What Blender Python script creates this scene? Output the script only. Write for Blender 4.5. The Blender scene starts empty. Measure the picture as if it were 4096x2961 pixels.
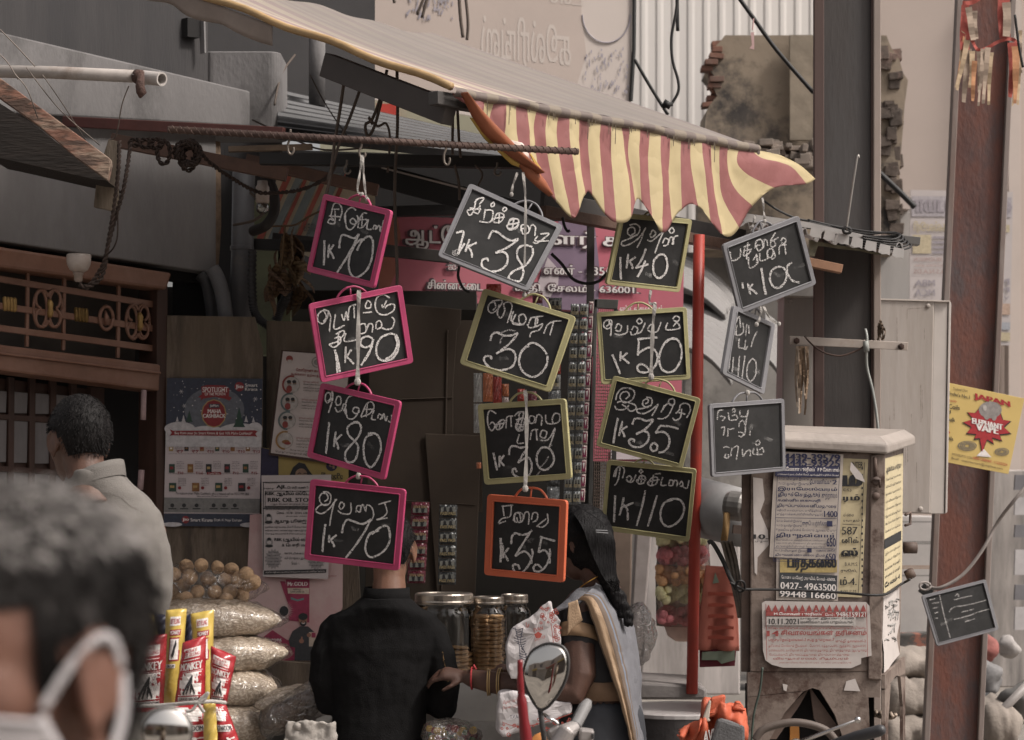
import bpy,bmesh,math,random
from mathutils import Vector as V,Matrix
from math import sin,cos,pi,radians,sqrt
random.seed(11)
SC=bpy.context.scene
COL=SC.collection

# ------------------------------------------------------------------ camera, world, sun, exposure
FPX,HU,HV,CZ=8400.0,2048.0,1950.0,1.6        # focal length and horizon in photo pixels, eye height
cam=bpy.data.cameras.new('camera'); cam_o=bpy.data.objects.new('camera',cam); COL.objects.link(cam_o)
cam.sensor_width=36; cam.lens=36*FPX/4096; cam.shift_y=(HV-1480.5)/4096
cam_o.location=(0,0,CZ); cam_o.rotation_euler=(radians(90),0,0)
cam.clip_start=0.1; cam.clip_end=500
cam.dof.use_dof=True; cam.dof.focus_distance=7.4; cam.dof.aperture_fstop=5.6; cam.dof.aperture_blades=9
SC.camera=cam_o
SUN_EL,SUN_AZ=radians(50),radians(112)             # azimuth measured from +Y towards +X
w=bpy.data.worlds.new('World'); SC.world=w; w.use_nodes=True
nt=w.node_tree; bg=nt.nodes['Background']
sky=nt.nodes.new('ShaderNodeTexSky'); sky.sky_type = 'NISHITA'; sky.sun_disc=False
sky.sun_elevation=SUN_EL; sky.sun_rotation=SUN_AZ; sky.dust_density=7; sky.air_density=1.0; sky.ozone_density=0.6
hs=nt.nodes.new('ShaderNodeHueSaturation'); hs.inputs['Saturation'].default_value=0.22   # a white hazy sky
tn=nt.nodes.new('ShaderNodeMix'); tn.data_type = 'RGBA'; tn.blend_type = 'MULTIPLY'; tn.inputs[0].default_value=1
tn.inputs[7].default_value=(1.0,0.95,0.915,1)
nt.links.new(sky.outputs[0],hs.inputs['Color']); nt.links.new(hs.outputs[0],tn.inputs[6]); nt.links.new(tn.outputs[2],bg.inputs[0])
bg.inputs[1].default_value=0.11
sun=bpy.data.lights.new('sun', 'SUN'); sun.energy=2.2; sun.angle=radians(9.0); sun.color=(1.0,0.94,0.87)
sun_o=bpy.data.objects.new('sun',sun); COL.objects.link(sun_o)
sd=V((sin(SUN_AZ)*cos(SUN_EL),cos(SUN_AZ)*cos(SUN_EL),sin(SUN_EL)))
sun_o.rotation_euler=sd.to_track_quat('Z', 'Y').to_euler(); sun_o.location=(4,6,9)
SC.view_settings.view_transform = 'Standard'; SC.view_settings.look = 'None'
SC.view_settings.exposure=0.62; SC.view_settings.gamma=1
SC.cycles.max_bounces=8; SC.cycles.transparent_max_bounces=16

# ------------------------------------------------------------------ geometry helpers
def P(u,v,Y): return V(((u-HU)*Y/FPX,Y,CZ-(v-HV)*Y/FPX))
def RR(px,Y): return px*Y/FPX
class PL:                                             # a real plane in the place, addressed by where a sight line meets it
    def __init__(s,u,v,Y,n=(0,-1,0)): s.o=P(u,v,Y); s.n=V(n).normalized()
    def p(s,u,v,off=0.0):
        d=V(((u-HU)/FPX,1,-(v-HV)/FPX)); c=V((0,0,CZ))
        return c+d*((s.o-c).dot(s.n)/d.dot(s.n))+s.n*off
    def at(s,off): return lambda u,v,e=0.0: s.p(u,v,off+e)
FN=V((0.77,-0.64,0)).normalized()                 # outward normal of the shop front
FD=V((0.64,0.77,0)).normalized()                  # along the shop front, away from the camera
FAC=PL(900,1000,9.2,FN)

class MB:
    def __init__(s): s.v=[]; s.f=[]; s.m=[]; s.uv = {}
    def add(s,vs,fs,mi=0):
        b=len(s.v); s.v+=[V(x) for x in vs]
        for f in fs: s.f.append(tuple(b+i for i in f)); s.m.append(mi)
        return s
    def poly(s,pts,mi=0): return s.add(pts,[tuple(range(len(pts)))],mi)
    def prism(s,pts,d,mi=0):                       # pts in any plane, extruded along d
        n=len(pts); d=V(d); a=[V(p) for p in pts]
        s.add(a+[p+d for p in a],[tuple(range(n)),tuple(range(2*n-1,n-1,-1))]+[(i,i+n,(i+1)%n+n,(i+1)%n) for i in range(n)],mi)
        return s
    def slab(s,pl,px,t=0.01,off=0.0,mi=0):       # outline in photo pixels on plane pl, front at off, thickness t behind
        return s.prism([pl.p(u,v,off) for u,v in px],-pl.n*t,mi)
    def ring(s,pl,outer,inner,t=0.01,off=0.0,mi=0):
        n=len(outer); o=[pl.p(u,v,off) for u,v in outer]; i_=[pl.p(u,v,off) for u,v in inner]; d=-pl.n*t
        vs=o+i_+[p+d for p in o]+[p+d for p in i_]; fs=[]
        for k in range(n):
            j=(k+1)%n
            fs+=[(k,j,n+j,n+k),(2*n+k,3*n+k,3*n+j,2*n+j),(k,2*n+k,2*n+j,j),(n+k,n+j,3*n+j,3*n+k)]
        return s.add(vs,fs,mi)
    def box(s,c,sx,sy,sz,rot=None,mi=0):
        c=V(c); pts=[V((x*sx/2,y*sy/2,z*sz/2)) for x in (-1,1) for y in (-1,1) for z in (-1,1)]
        if rot is not None: pts=[rot@p for p in pts]
        return s.add([c+p for p in pts],[(0,1,3,2),(4,6,7,5),(0,4,5,1),(2,3,7,6),(0,2,6,4),(1,5,7,3)],mi)
    def bar(s,a,b,wd,ht,up=(0,0,1),mi=0):     # square section bar a -> b
        a,b=V(a),V(b); d=(b-a).normalized(); sd_=d.cross(V(up)).normalized(); u2=sd_.cross(d).normalized()
        q=[sd_*(x*wd/2)+u2*(y*ht/2) for x,y in ((-1,-1),(1,-1),(1,1),(-1,1))]
        return s.prism([a+x for x in q],b-a,mi)
    def tube(s,pts,r,n=8,mi=0,cap=True,sq=1.0,rnd=False,up=None):
        pts=[V(p) for p in pts]; k=len(pts); rs=list(r) if hasattr(r, '__len__') else [r]*k
        if rnd:                                       # rounded ends
            d0=(pts[0]-pts[1]).normalized(); d1=(pts[-1]-pts[-2]).normalized()
            pts=[pts[0]+d0*rs[0] * .95,pts[0]+d0*rs[0] * .7]+pts+[pts[-1]+d1*rs[-1] * .7,pts[-1]+d1*rs[-1] * .95]
            rs=[rs[0] * .3,rs[0] * .72]+rs+[rs[-1] * .72,rs[-1] * .3]; k+=4
        ref=V(up) if up is not None else V((0,0,1)); rings=[]
        t0=(pts[1]-pts[0]).normalized()
        if abs(t0.dot(ref)) > .95: ref=V((0,1,0))
        nx=t0.cross(ref).normalized()
        for i in range(k):
            t=(pts[min(i+1,k-1)]-pts[max(i-1,0)]).normalized()
            nx=(nx-t*nx.dot(t)).normalized(); ny=nx.cross(t)
            rings.append([pts[i]+nx*(cos(a)*rs[i])+ny*(sin(a)*rs[i]*sq) for a in (2*pi*j/n for j in range(n))])
        return s.loft(rings,mi,cap)
    def loft(s,rings,mi=0,cap=True):
        n=len(rings[0]); vs=[p for r in rings for p in r]; fs=[]
        for i in range(len(rings)-1):
            for j in range(n):
                j2=(j+1)%n; fs.append((i*n+j,i*n+j2,(i+1)*n+j2,(i+1)*n+j))
        if cap: fs+=[tuple(range(n-1,-1,-1)),tuple((len(rings)-1)*n+j for j in range(n))]
        return s.add(vs,fs,mi)
    def ell(s,secs,n=20,mi=0,cap=True):           # sections (centre, rx, ry, yaw) stacked along z or any path, horizontal ellipses
        rings=[]
        for c,rx,ry,*yw in secs:
            a0=yw[0] if yw else 0; c=V(c)
            rings.append([c+V((rx*cos(a)*cos(a0)-ry*sin(a)*sin(a0),rx*cos(a)*sin(a0)+ry*sin(a)*cos(a0),0)) for a in (2*pi*j/n for j in range(n))])
        return s.loft(rings,mi,cap)
    def lathe(s,c,prof,n=24,ax=(0,0,1),mi=0):  # prof: (r, h) along ax from c
        c=V(c); az=V(ax).normalized(); ref=V((1,0,0)) if abs(az.x) < .9 else V((0,1,0))
        ux=az.cross(ref).normalized(); uy=az.cross(ux)
        return s.loft([[c+az*h+ux*(r*cos(a))+uy*(r*sin(a)) for a in (2*pi*j/n for j in range(n))] for r,h in prof],mi,True)
    def sphere(s,c,r,n=12,m=8,mi=0,sc=(1,1,1)):
        c=V(c); rings=[]
        for i in range(1,m):
            a=pi*i/m
            rings.append([c+V((r*sc[0]*sin(a)*cos(b),r*sc[1]*sin(a)*sin(b),r*sc[2]*cos(a))) for b in (2*pi*j/n for j in range(n))])
        return s.loft(rings[::-1],mi,True)
    def grid(s,fn,nu,nv,mi=0,uv=True):           # fn(s,t) -> point; mi may be a function of (i,j)
        b=len(s.v)
        for j in range(nv+1):
            for i in range(nu+1): s.v.append(V(fn(i/nu,j/nv)))
        for j in range(nv):
            for i in range(nu):
                a=b+j*(nu+1)+i
                s.f.append((a,a+1,a+nu+2,a+nu+1)); s.m.append(mi(i,j) if callable(mi) else mi)
                if uv: s.uv[len(s.f)-1]=[(i/nu,j/nv),((i+1)/nu,j/nv),((i+1)/nu,(j+1)/nv),(i/nu,(j+1)/nv)]
        return s
    def build(s,name,mats,parent=None,smooth=False,bevel=0,mods=(),base=None,angle=40):
        if not isinstance(mats,(list,tuple)): mats=[mats]
        if parent is not None: o0=wloc(parent)
        else:
            if base is None:
                lo=V([min(p[i] for p in s.v) for i in range(3)]); hi=V([max(p[i] for p in s.v) for i in range(3)])
                base=V(((lo.x+hi.x)/2,(lo.y+hi.y)/2,lo.z))
            o0=V(base)
        me=bpy.data.meshes.new(name); me.from_pydata([p-o0 for p in s.v],[],s.f)
        for m in mats: me.materials.append(m)
        me.polygons.foreach_set('material_index',s.m)
        if s.uv:
            ul=me.uv_layers.new(name='uv')
            for fi,q in s.uv.items():
                for li,c in zip(me.polygons[fi].loop_indices,q): ul.data[li].uv=c
        bm=bmesh.new(); bm.from_mesh(me)
        if not s.uv: bmesh.ops.recalc_face_normals(bm,faces=bm.faces)
        bm.to_mesh(me); bm.free()
        if smooth: me.polygons.foreach_set('use_smooth',[True]*len(me.polygons))
        me.update()
        o=bpy.data.objects.new(name,me); COL.objects.link(o)
        if parent is not None: o.parent=parent
        else: o.location=o0
        if bevel:
            b=o.modifiers.new('bevel', 'BEVEL'); b.width=bevel; b.segments=2; b.limit_method = 'ANGLE'; b.angle_limit=radians(angle)
        for fnm in mods: fnm(o)
        return o
def wloc(o):
    l=V(o.location)
    while o.parent: o=o.parent; l+=V(o.location)
    return l
def m_remesh(vox,it=4,fac=.5):
    def f(o):
        r=o.modifiers.new('remesh', 'REMESH'); r.mode = 'VOXEL'; r.voxel_size=vox; r.use_smooth_shade=True
        if it: q=o.modifiers.new('smooth', 'SMOOTH'); q.iterations=it; q.factor=fac
    return f
_tx = {}
def m_disp(strength,scale,depth=2,kind='CLOUDS'):
    def f(o):
        k=(scale,kind)
        if k not in _tx:
            t=bpy.data.textures.new('wrinkle',kind); t.noise_scale=scale; _tx[k]=t
            if kind == 'CLOUDS': t.noise_depth=depth
        d=o.modifiers.new('wrinkles', 'DISPLACE'); d.texture=_tx[k]; d.strength=strength; d.texture_coords = 'GLOBAL'; d.mid_level = .5
    return f
def m_sub(l=1):
    def f(o): q=o.modifiers.new('subdivision', 'SUBSURF'); q.levels=l; q.render_levels=l
    return f
def m_solid(t):
    def f(o): q=o.modifiers.new('thickness', 'SOLIDIFY'); q.thickness=t; q.offset=0
    return f
def thing(name,label,cat,loc,group=None):
    o=bpy.data.objects.new(name,None); COL.objects.link(o); o.location=loc; o.empty_display_size = .05
    return tag(o,label,cat,group)
def tag(o,label,cat,group=None,kind=None):
    if label: o['label']=label
    if cat: o['category']=cat
    if group: o['group']=group
    if kind: o['kind']=kind
    return o
def spline(pts,k=6,closed=False):
    out=[]; n=len(pts)
    for i in range(n if closed else n-1):
        p0,p1,p2,p3=[pts[(i+d)%n] if closed else pts[max(0,min(n-1,i+d))] for d in (-1,0,1,2)]
        for j in range(k):
            t=j/k
            out.append(p1*1.0+(p2-p0)*(t * .5)+(p0*2-p1*5+p2*4-p3)*(t*t * .5)+(p1*3-p0-p2*3+p3)*(t**3 * .5))
    if not closed: out.append(pts[-1])
    return out
def wire(mb,pl,r=.003,n=6,mi=0,k=6):             # list of (u,v,Y)
    return mb.tube(spline([P(*q) for q in pl],k),r,n,mi)
def twist(mb,pts,r=.004,turns=120,n=5,mi=0):     # two strand twisted cord along 3D points
    pts=spline([V(p) for p in pts],14); L=[0]
    for a,b in zip(pts,pts[1:]): L.append(L[-1]+(b-a).length)
    for ph in (0,pi):
        q=[]
        for i,p in enumerate(pts):
            t=(pts[min(i+1,len(pts)-1)]-pts[max(i-1,0)]).normalized(); x=t.cross(V((0.3,1,.2))).normalized(); y=t.cross(x)
            a=ph+L[i]*turns; q.append(p+x*(cos(a)*r)+y*(sin(a)*r))
        mb.tube(q,r,n,mi)
    return mb

# ------------------------------------------------------------------ materials
def mat(name,col,rough=.6,metal=0,var=.18,scale=8,bump=0,col2=None,thr=None,stretch=(1,1,1),spec=.4,fac2=1.0,edge=.12,trans=0,emis=0,bscale=None,col3=None,sss=0):
    m=bpy.data.materials.new(name); m.use_nodes=True; t=m.node_tree; b=t.nodes['Principled BSDF']; L=t.links.new
    b.inputs['Roughness'].default_value=rough; b.inputs['Metallic'].default_value=metal; b.inputs['Specular IOR Level'].default_value=spec
    if trans: b.inputs['Transmission Weight'].default_value=trans
    if sss: b.inputs['Subsurface Weight'].default_value=sss; b.inputs['Subsurface Radius'].default_value=(.01,.004,.002)
    tc=t.nodes.new('ShaderNodeTexCoord'); mp=t.nodes.new('ShaderNodeMapping'); mp.inputs['Scale'].default_value=stretch
    L(tc.outputs['Object'],mp.inputs[0])
    n1=t.nodes.new('ShaderNodeTexNoise'); n1.inputs['Scale'].default_value=scale; n1.inputs['Detail'].default_value=6; n1.inputs['Roughness'].default_value = .65
    L(mp.outputs[0],n1.inputs['Vector'])
    r1=t.nodes.new('ShaderNodeMapRange'); r1.inputs[1].default_value = .3; r1.inputs[2].default_value = .7; r1.inputs[3].default_value=1-var; r1.inputs[4].default_value=1+var
    L(n1.outputs[0],r1.inputs[0])
    base=t.nodes.new('ShaderNodeMix'); base.data_type = 'RGBA'; base.blend_type = 'MULTIPLY'; base.inputs[0].default_value=1
    base.inputs[6].default_value=(*col,1); L(r1.outputs[0],base.inputs[7]); out=base.outputs[2]
    for k,(c2,sc_,th) in enumerate(((col2,.55,thr),(col3,1.7,thr))):
        if c2 is None: continue
        n2=t.nodes.new('ShaderNodeTexNoise'); n2.inputs['Scale'].default_value=scale*sc_; n2.inputs['Detail'].default_value=8; n2.inputs['Roughness'].default_value = .7
        mp2=t.nodes.new('ShaderNodeMapping'); mp2.inputs['Scale'].default_value=stretch; mp2.inputs['Location'].default_value=(3.1+k,7.7,1.3)
        L(tc.outputs['Object'],mp2.inputs[0]); L(mp2.outputs[0],n2.inputs['Vector'])
        r2=t.nodes.new('ShaderNodeMapRange'); tt=th if th is not None else .5
        r2.inputs[1].default_value=tt-edge; r2.inputs[2].default_value=tt+edge; r2.inputs[4].default_value=fac2; L(n2.outputs[0],r2.inputs[0])
        mx=t.nodes.new('ShaderNodeMix'); mx.data_type = 'RGBA'; mx.inputs[7].default_value=(*c2,1)
        L(r2.outputs[0],mx.inputs[0]); L(out,mx.inputs[6]); out=mx.outputs[2]
    L(out,b.inputs['Base Color'])
    rv=t.nodes.new('ShaderNodeMapRange'); rv.inputs[3].default_value=max(.02,rough - .12); rv.inputs[4].default_value=min(1,rough + .12); L(n1.outputs[0],rv.inputs[0]); L(rv.outputs[0],b.inputs['Roughness'])
    if bump:
        n3=t.nodes.new('ShaderNodeTexNoise'); n3.inputs['Scale'].default_value=bscale or scale*6; n3.inputs['Detail'].default_value=5; L(mp.outputs[0],n3.inputs['Vector'])
        bp=t.nodes.new('ShaderNodeBump'); bp.inputs['Strength'].default_value=bump; bp.inputs['Distance'].default_value = .01; L(n3.outputs[0],bp.inputs['Height']); L(bp.outputs[0],b.inputs['Normal'])
    return m
def clear(name,tint=(1,1,1),alpha=.15,rough=.08,bump=0,bscale=30,haze=0.0,hcol=(.8,.75,.7),fres=1.0):   # thin clear plastic or glass sheet
    m=bpy.data.materials.new(name); m.use_nodes=True; t=m.node_tree; L=t.links.new
    for n in list(t.nodes):
        if n.type == 'BSDF_PRINCIPLED': t.nodes.remove(n)
    o=[n for n in t.nodes if n.type == 'OUTPUT_MATERIAL'][0]
    tr=t.nodes.new('ShaderNodeBsdfTransparent'); tr.inputs[0].default_value=(*tint,1)
    g=t.nodes.new('ShaderNodeBsdfGlossy'); g.inputs['Roughness'].default_value=rough
    fr=t.nodes.new('ShaderNodeFresnel'); fr.inputs[0].default_value=1.45
    mt=t.nodes.new('ShaderNodeMath'); mt.operation = 'MULTIPLY_ADD'; mt.inputs[1].default_value=fres; mt.inputs[2].default_value=alpha * .4; mt.use_clamp=True
    L(fr.outputs[0],mt.inputs[0]); ms=t.nodes.new('ShaderNodeMixShader'); L(mt.outputs[0],ms.inputs[0]); L(tr.outputs[0],ms.inputs[1]); L(g.outputs[0],ms.inputs[2])
    fin=ms.outputs[0]
    if haze:
        df=t.nodes.new('ShaderNodeBsdfDiffuse'); df.inputs[0].default_value=(*hcol,1); m2=t.nodes.new('ShaderNodeMixShader'); m2.inputs[0].default_value=haze
        L(fin,m2.inputs[1]); L(df.outputs[0],m2.inputs[2]); fin=m2.outputs[0]
    if bump:
        tc=t.nodes.new('ShaderNodeTexCoord'); nz=t.nodes.new('ShaderNodeTexNoise'); nz.inputs['Scale'].default_value=bscale; nz.inputs['Distortion'].default_value=1.5
        L(tc.outputs['Object'],nz.inputs['Vector']); bp=t.nodes.new('ShaderNodeBump'); bp.inputs['Strength'].default_value=bump; bp.inputs['Distance'].default_value = .02
        L(nz.outputs[0],bp.inputs['Height']); L(bp.outputs[0],g.inputs['Normal']); L(bp.outputs[0],fr.inputs['Normal'])
    L(fin,o.inputs[0]); return m
def dust(name,col,rough=.9,thr=.5,edge=.2,scale=90,amt=.9):   # chalk: grains of white over whatever lies beneath
    m=mat(name,col,rough,var=.1,scale=30); t=m.node_tree; L=t.links.new; b=t.nodes['Principled BSDF']; o=[n for n in t.nodes if n.type == 'OUTPUT_MATERIAL'][0]
    tc=t.nodes.new('ShaderNodeTexCoord'); nz=t.nodes.new('ShaderNodeTexNoise'); nz.inputs['Scale'].default_value=scale; nz.inputs['Detail'].default_value=3
    L(tc.outputs['Object'],nz.inputs['Vector']); r=t.nodes.new('ShaderNodeMapRange'); r.inputs[1].default_value=thr-edge; r.inputs[2].default_value=thr+edge; r.inputs[4].default_value=amt
    L(nz.outputs[0],r.inputs[0]); tr=t.nodes.new('ShaderNodeBsdfTransparent'); ms=t.nodes.new('ShaderNodeMixShader'); L(r.outputs[0],ms.inputs[0]); L(tr.outputs[0],ms.inputs[1]); L(b.outputs[0],ms.inputs[2]); L(ms.outputs[0],o.inputs[0])
    return m
def S(r,g,b): return tuple((x/255/12.92 if x<11 else ((x/255 + .055)/1.055)**2.4) for x in (r,g,b))
def flat(name,col,rough=.55,var=.08,scale=20): return mat(name,col,rough,var=var,scale=scale)
def uvcoord(m):                                       # drive the noise of a material by its UV map
    return m
INK = {}
def ink(name,col):
    if name not in INK: INK[name]=mat(name + '_ink',col,.6,var=.22,scale=60)
    return INK[name]
BLK,WHT,RED,NAV=ink('black',(.02,.02,.022)),ink('white',(.62,.58,.56)),ink('red',(.32,.03,.035)),ink('navy',(.02,.022,.06))
GRN,YEL,GRY,BRN,PNK=ink('green',(.03,.09,.06)),ink('yellow',(.55,.38,.07)),ink('grey',(.2,.19,.18)),ink('brown',(.2,.09,.03)),ink('pink',(.5,.12,.2))

# ------------------------------------------------------------------ lettering (outlines of Blender's own font, filled scan line by scan line)
_tc = {}
PRE = {'\u0bc6', '\u0bc7', '\u0bc8'}
def visual(s):
    s=s.replace('\u0bca', '\u0bc6\u0bbe').replace('\u0bcb', '\u0bc7\u0bbe').replace('\u0bcc', '\u0bc6\u0bb3'); o=[]
    for ch in s:
        if ch in PRE and o: o.insert(len(o)-1,ch)
        else: o.append(ch)
    return ''.join(o)
def outline(s):
    if s in _tc: return _tc[s]
    c=bpy.data.curves.new('t', 'FONT'); c.body=visual(s); c.size=1; c.resolution_u=3; c.fill_mode = 'NONE'
    o=bpy.data.objects.new('t',c); COL.objects.link(o); bpy.context.view_layer.update()
    me=bpy.data.meshes.new_from_object(o.evaluated_get(bpy.context.evaluated_depsgraph_get()))
    E=[(me.vertices[e.vertices[0]].co.copy(),me.vertices[e.vertices[1]].co.copy(),e.vertices[0],e.vertices[1]) for e in me.edges]
    ed=[]
    for a,b,i,j in E:
        if abs(i-j)==1: ed.append((a.x,a.y,b.x,b.y) if j>i else (b.x,b.y,a.x,a.y))
        else: ed.append((a.x,a.y,b.x,b.y) if i>j else (b.x,b.y,a.x,a.y))
    bpy.data.objects.remove(o); bpy.data.meshes.remove(me); bpy.data.curves.remove(c)
    if not ed: _tc[s]=None; return None
    xs=[e[0] for e in ed]; ys=[e[1] for e in ed]
    _tc[s]=(ed,min(xs),max(xs),min(ys),max(ys)); return _tc[s]
def text(mb,s,u0,v0,u1,v1,mp,mi=0,bold=0.0,sk=0.0,flip=False,slabs=None,sx=0.0):
    """letters s fill the box u0..u1, v0..v1; mp(u,v) gives the 3D point; sk slants the line, sx leans the letters"""
    r=outline(s)
    if r is None: return
    ed,x0,x1,y0,y1=r; N=slabs or max(8,min(26,int((v1-v0)/3))); kx=(u1-u0)/(x1-x0); ky=(v1-v0)/(y1-y0)
    if flip: mx=lambda x: u1-(x-x0)*kx
    else: mx=lambda x: u0+(x-x0)*kx
    h=(y1-y0)/N
    for k in range(N):
        ya,yb=y0+k*h,y0+(k+1)*h; ym=(ya+yb)/2; hit=[]
        for ax,ay,bx,by in ed:
            if (ay<=ym) != (by<=ym):
                t=(ym-ay)/(by-ay); hit.append((ax+(bx-ax)*t,1 if by>ay else -1,(bx-ax)/(by-ay)))
        hit.sort(); wd=0; st=None
        for x,d,sl in hit:
            if wd==0: st=(x,sl)
            wd+=d
            if wd==0 and st is not None:
                cl=lambda q: max(-1.2,min(1.2,q))*h/2
                q=[]
                for (xx,ss,sg,yy) in ((st[0],st[1],-1,ya),(x,sl,1,ya),(x,sl,1,yb),(st[0],st[1],-1,yb)):
                    X=xx+cl(ss)*(1 if yy==yb else -1)+sg*bold
                    uu=mx(X); vv=v1-(yy-y0)*ky
                    q.append(mp(uu+sx*(v1-vv),vv+sk*(uu-u0)))
                mb.poly(q,mi)
def strokes(mb,data,mp,wd=7.0,mi=0,k=5,seed=0):  # hand drawn strokes: list of point lists in photo pixels
    rnd=random.Random(seed)
    for si,pts in enumerate(data):
        if len(pts)==1: pts=pts+[(pts[0][0]+2,pts[0][1]+2)]
        q=spline([V((a,b)) for a,b in pts],k); n=len(q); L=[]; ph=rnd.random()*9
        for i,p in enumerate(q):
            t=q[min(i+1,n-1)]-q[max(i-1,0)]
            if t.length<1e-6: t=V((1,0))
            t.normalize(); nn=V((-t.y,t.x)); ww=wd * .5*(1 + .28*sin(i*1.3+ph)*rnd.random() - .12*(i in (0,n-1)))
            e=si*6e-5+i*4e-6; L.append((mp(*(p+nn*ww),e),mp(*(p-nn*ww),e)))
        for a,b in zip(L,L[1:]): mb.poly([a[0],b[0],b[1],a[1]],mi)
def PS(s,ox,oy,sc=2.05):                           # "x,y x,y | x,y ..." read off an enlargement whose corner is (ox, oy)
    return [[(ox+float(a)/sc,oy+float(b)/sc) for a,b in (p.split(',') for p in st.split())] for st in s.split('|') if st.strip()]
# ------------------------------------------------------------------ ground and backdrop of the street
m_ground=mat('street_dirt',(.21,.19,.17),.95,var=.25,scale=.8,col2=(.12,.11,.10),thr=.55,bump=.3,bscale=20)
g=MB().grid(lambda s,t: (-60+120*s,-30+150*t,0.0),24,30).build('ground',m_ground,base=(0,0,0)); tag(g, 'dusty grey street ground', 'ground',kind='structure')

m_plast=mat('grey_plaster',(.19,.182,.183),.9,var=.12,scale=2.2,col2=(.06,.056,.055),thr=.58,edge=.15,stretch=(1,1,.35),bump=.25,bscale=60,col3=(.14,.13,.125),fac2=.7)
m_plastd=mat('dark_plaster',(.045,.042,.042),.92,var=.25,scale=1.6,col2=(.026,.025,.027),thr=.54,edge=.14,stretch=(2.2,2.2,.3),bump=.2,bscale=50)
m_beam=mat('beam_plaster',(.150,.143,.143),.9,var=.14,scale=2.5,col2=(.045,.042,.042),thr=.58,edge=.1,stretch=(1.3,1.3,.7),bump=.25,bscale=50)
m_brownp=mat('brown_paint',(.155,.072,.045),.5,var=.2,scale=5,col2=(.22,.12,.085),thr=.55,edge=.12,bump=.1,spec=.5)
m_dkwood=mat('dark_wood',(.045,.022,.016),.6,var=.3,scale=6,stretch=(3,3,.4))
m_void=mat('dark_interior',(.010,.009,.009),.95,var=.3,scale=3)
m_grime=mat('grimy_board',(.055,.046,.04),.8,var=.25,scale=5)
m_brass=mat('dull_brass',(.30,.19,.07),.45,metal=.5,var=.2,scale=30)
m_glassd=mat('dusty_pane',(.13,.118,.12),.35,var=.25,scale=4,stretch=(2,2,.6))

bld=thing('shop_building', 'grey plastered shop building with brown door and ornamental grille on the left', 'building',FAC.p(600,2400))
def fac(name,m,px,t=.12,off=0,bevel=0,par=bld,mods=()): return MB().slab(FAC,px,t,off).build(name,m,par,bevel=bevel,mods=mods)
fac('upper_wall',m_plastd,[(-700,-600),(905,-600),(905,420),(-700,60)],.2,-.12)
fac('roof_beam',m_beam,[(-700,-22),(970,370),(970,512),(-700,420)],.30,.05,.008)
fac('wall',m_plast,[(-700,300),(878,470),(878,1093),(-700,858)],.2,-.02,.006)
m_edge=mat('broken_edge',(.16,.11,.075),.9,var=.35,scale=25,bump=.5)
fac('broken_wall_edge',m_edge,[(876,560),(903,563),(906,900),(893,1110),(877,1100)],.18,-.03,.006)
fac('lintel_shadow_gap',m_void,[(-700,855),(860,1088),(860,1125),(-700,890)],.1,-.10)
fac('lintel',m_brownp,[(-700,880),(690,1092),(668,1160),(-700,975)],.12,.0,.012)
fac('transom_back',m_grime,[(-700,930),(680,1120),(660,1470),(-700,1330)],.02,-.20)
fac('transom_sill',m_brownp,[(-700,1290),(650,1458),(645,1565),(-700,1392)],.14,-.01,.010)
fac('sill_moulding',m_brownp,[(-700,1325),(640,1488),(640,1497),(-700,1333)],.02,.008,.003)
fac('side_jamb',m_dkwood,[(648,1120),(690,1130),(690,2961),(640,2961)],.12,-.03,.004)
# ornamental transom: bars, scrolls, bosses
gr=MB(); GO=-.06
for (a,b) in (((-200,1072),(652,1215)),((-200,1185),(652,1312)),((-200,1278),(652,1392))):
    h=13
    gr.slab(FAC,[(a[0],a[1]-h),(b[0],b[1]-h),(b[0],b[1]+h),(a[0],a[1]+h)],.012,GO)
for x,y0,y1 in ((154,1075,1385),(300,1105,1400),(518,1135,1430)): gr.slab(FAC,[(x-6,y0),(x+6,y0),(x+2,y1),(x-10,y1)],.012,GO - .004)
grille=gr.build('transom_grille',m_brownp,bld,bevel=.002)
sc=MB(); bs=MB()
for (cx,cy,w_) in ((228,1232,58),(588,1285,48)):
    for sx in (-1,1):
        for sy in (-1,1):
            q=[]
            for k in range(15):
                a=k/14*1.5*pi; r=(1 - .55*k/14)
                q.append(FAC.p(cx+sx*(w_ * .52+cos(a+pi)*w_ * .50*r),cy+sy*(sin(a)*w_*1.18*r * .62+22+24*(1-k/14)),GO + .002))
            sc.tube(spline(q,2),.0065,6)
        sc.tube([FAC.p(cx+sx*w_*(.52 + .46*cos(a)),cy+w_*1.28*sin(a),GO) for a in (2*pi*j/22 for j in range(23))],.0065,6)
    bs=MB(); bs.tube([FAC.p(cx,cy-36,GO + .012),FAC.p(cx,cy-18,GO + .016),FAC.p(cx,cy,GO + .018),FAC.p(cx,cy+18,GO + .016),FAC.p(cx,cy+36,GO + .012)],[.008,.014,.010,.014,.008],8,sq=.6); bs.build('brass_boss',m_brass,grille,smooth=True)
for (x,y) in ((82,1212),(368,1255)):
    bs=MB()
    for k in range(4): bs.tube([FAC.p(x-26+k*13,y-20+k*1.5,GO + .0),FAC.p(x-26+k*13+1,y+20+k*1.5,GO + .0)],.010,8,rnd=True)
    bs.build('brass_boss',m_brass,grille,smooth=True)
ov=[FAC.p(460+27*cos(a),1270+46*sin(a),GO + .004) for a in (2*pi*j/22 for j in range(23))]
sc.tube(ov,.008,6); sc.tube([FAC.p(458,1240,GO),FAC.p(458,1270,GO + .01),FAC.p(458,1300,GO)],[.004,.012,.004],8)
sc.build('scroll_ornament',m_brownp,grille,smooth=True); bs.build('brass_boss',m_brass,grille,smooth=True)
fac('dark_entry',m_void,[(-900,1090),(1000,1130),(1000,3600),(-900,3600)],.05,-.36)
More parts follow.
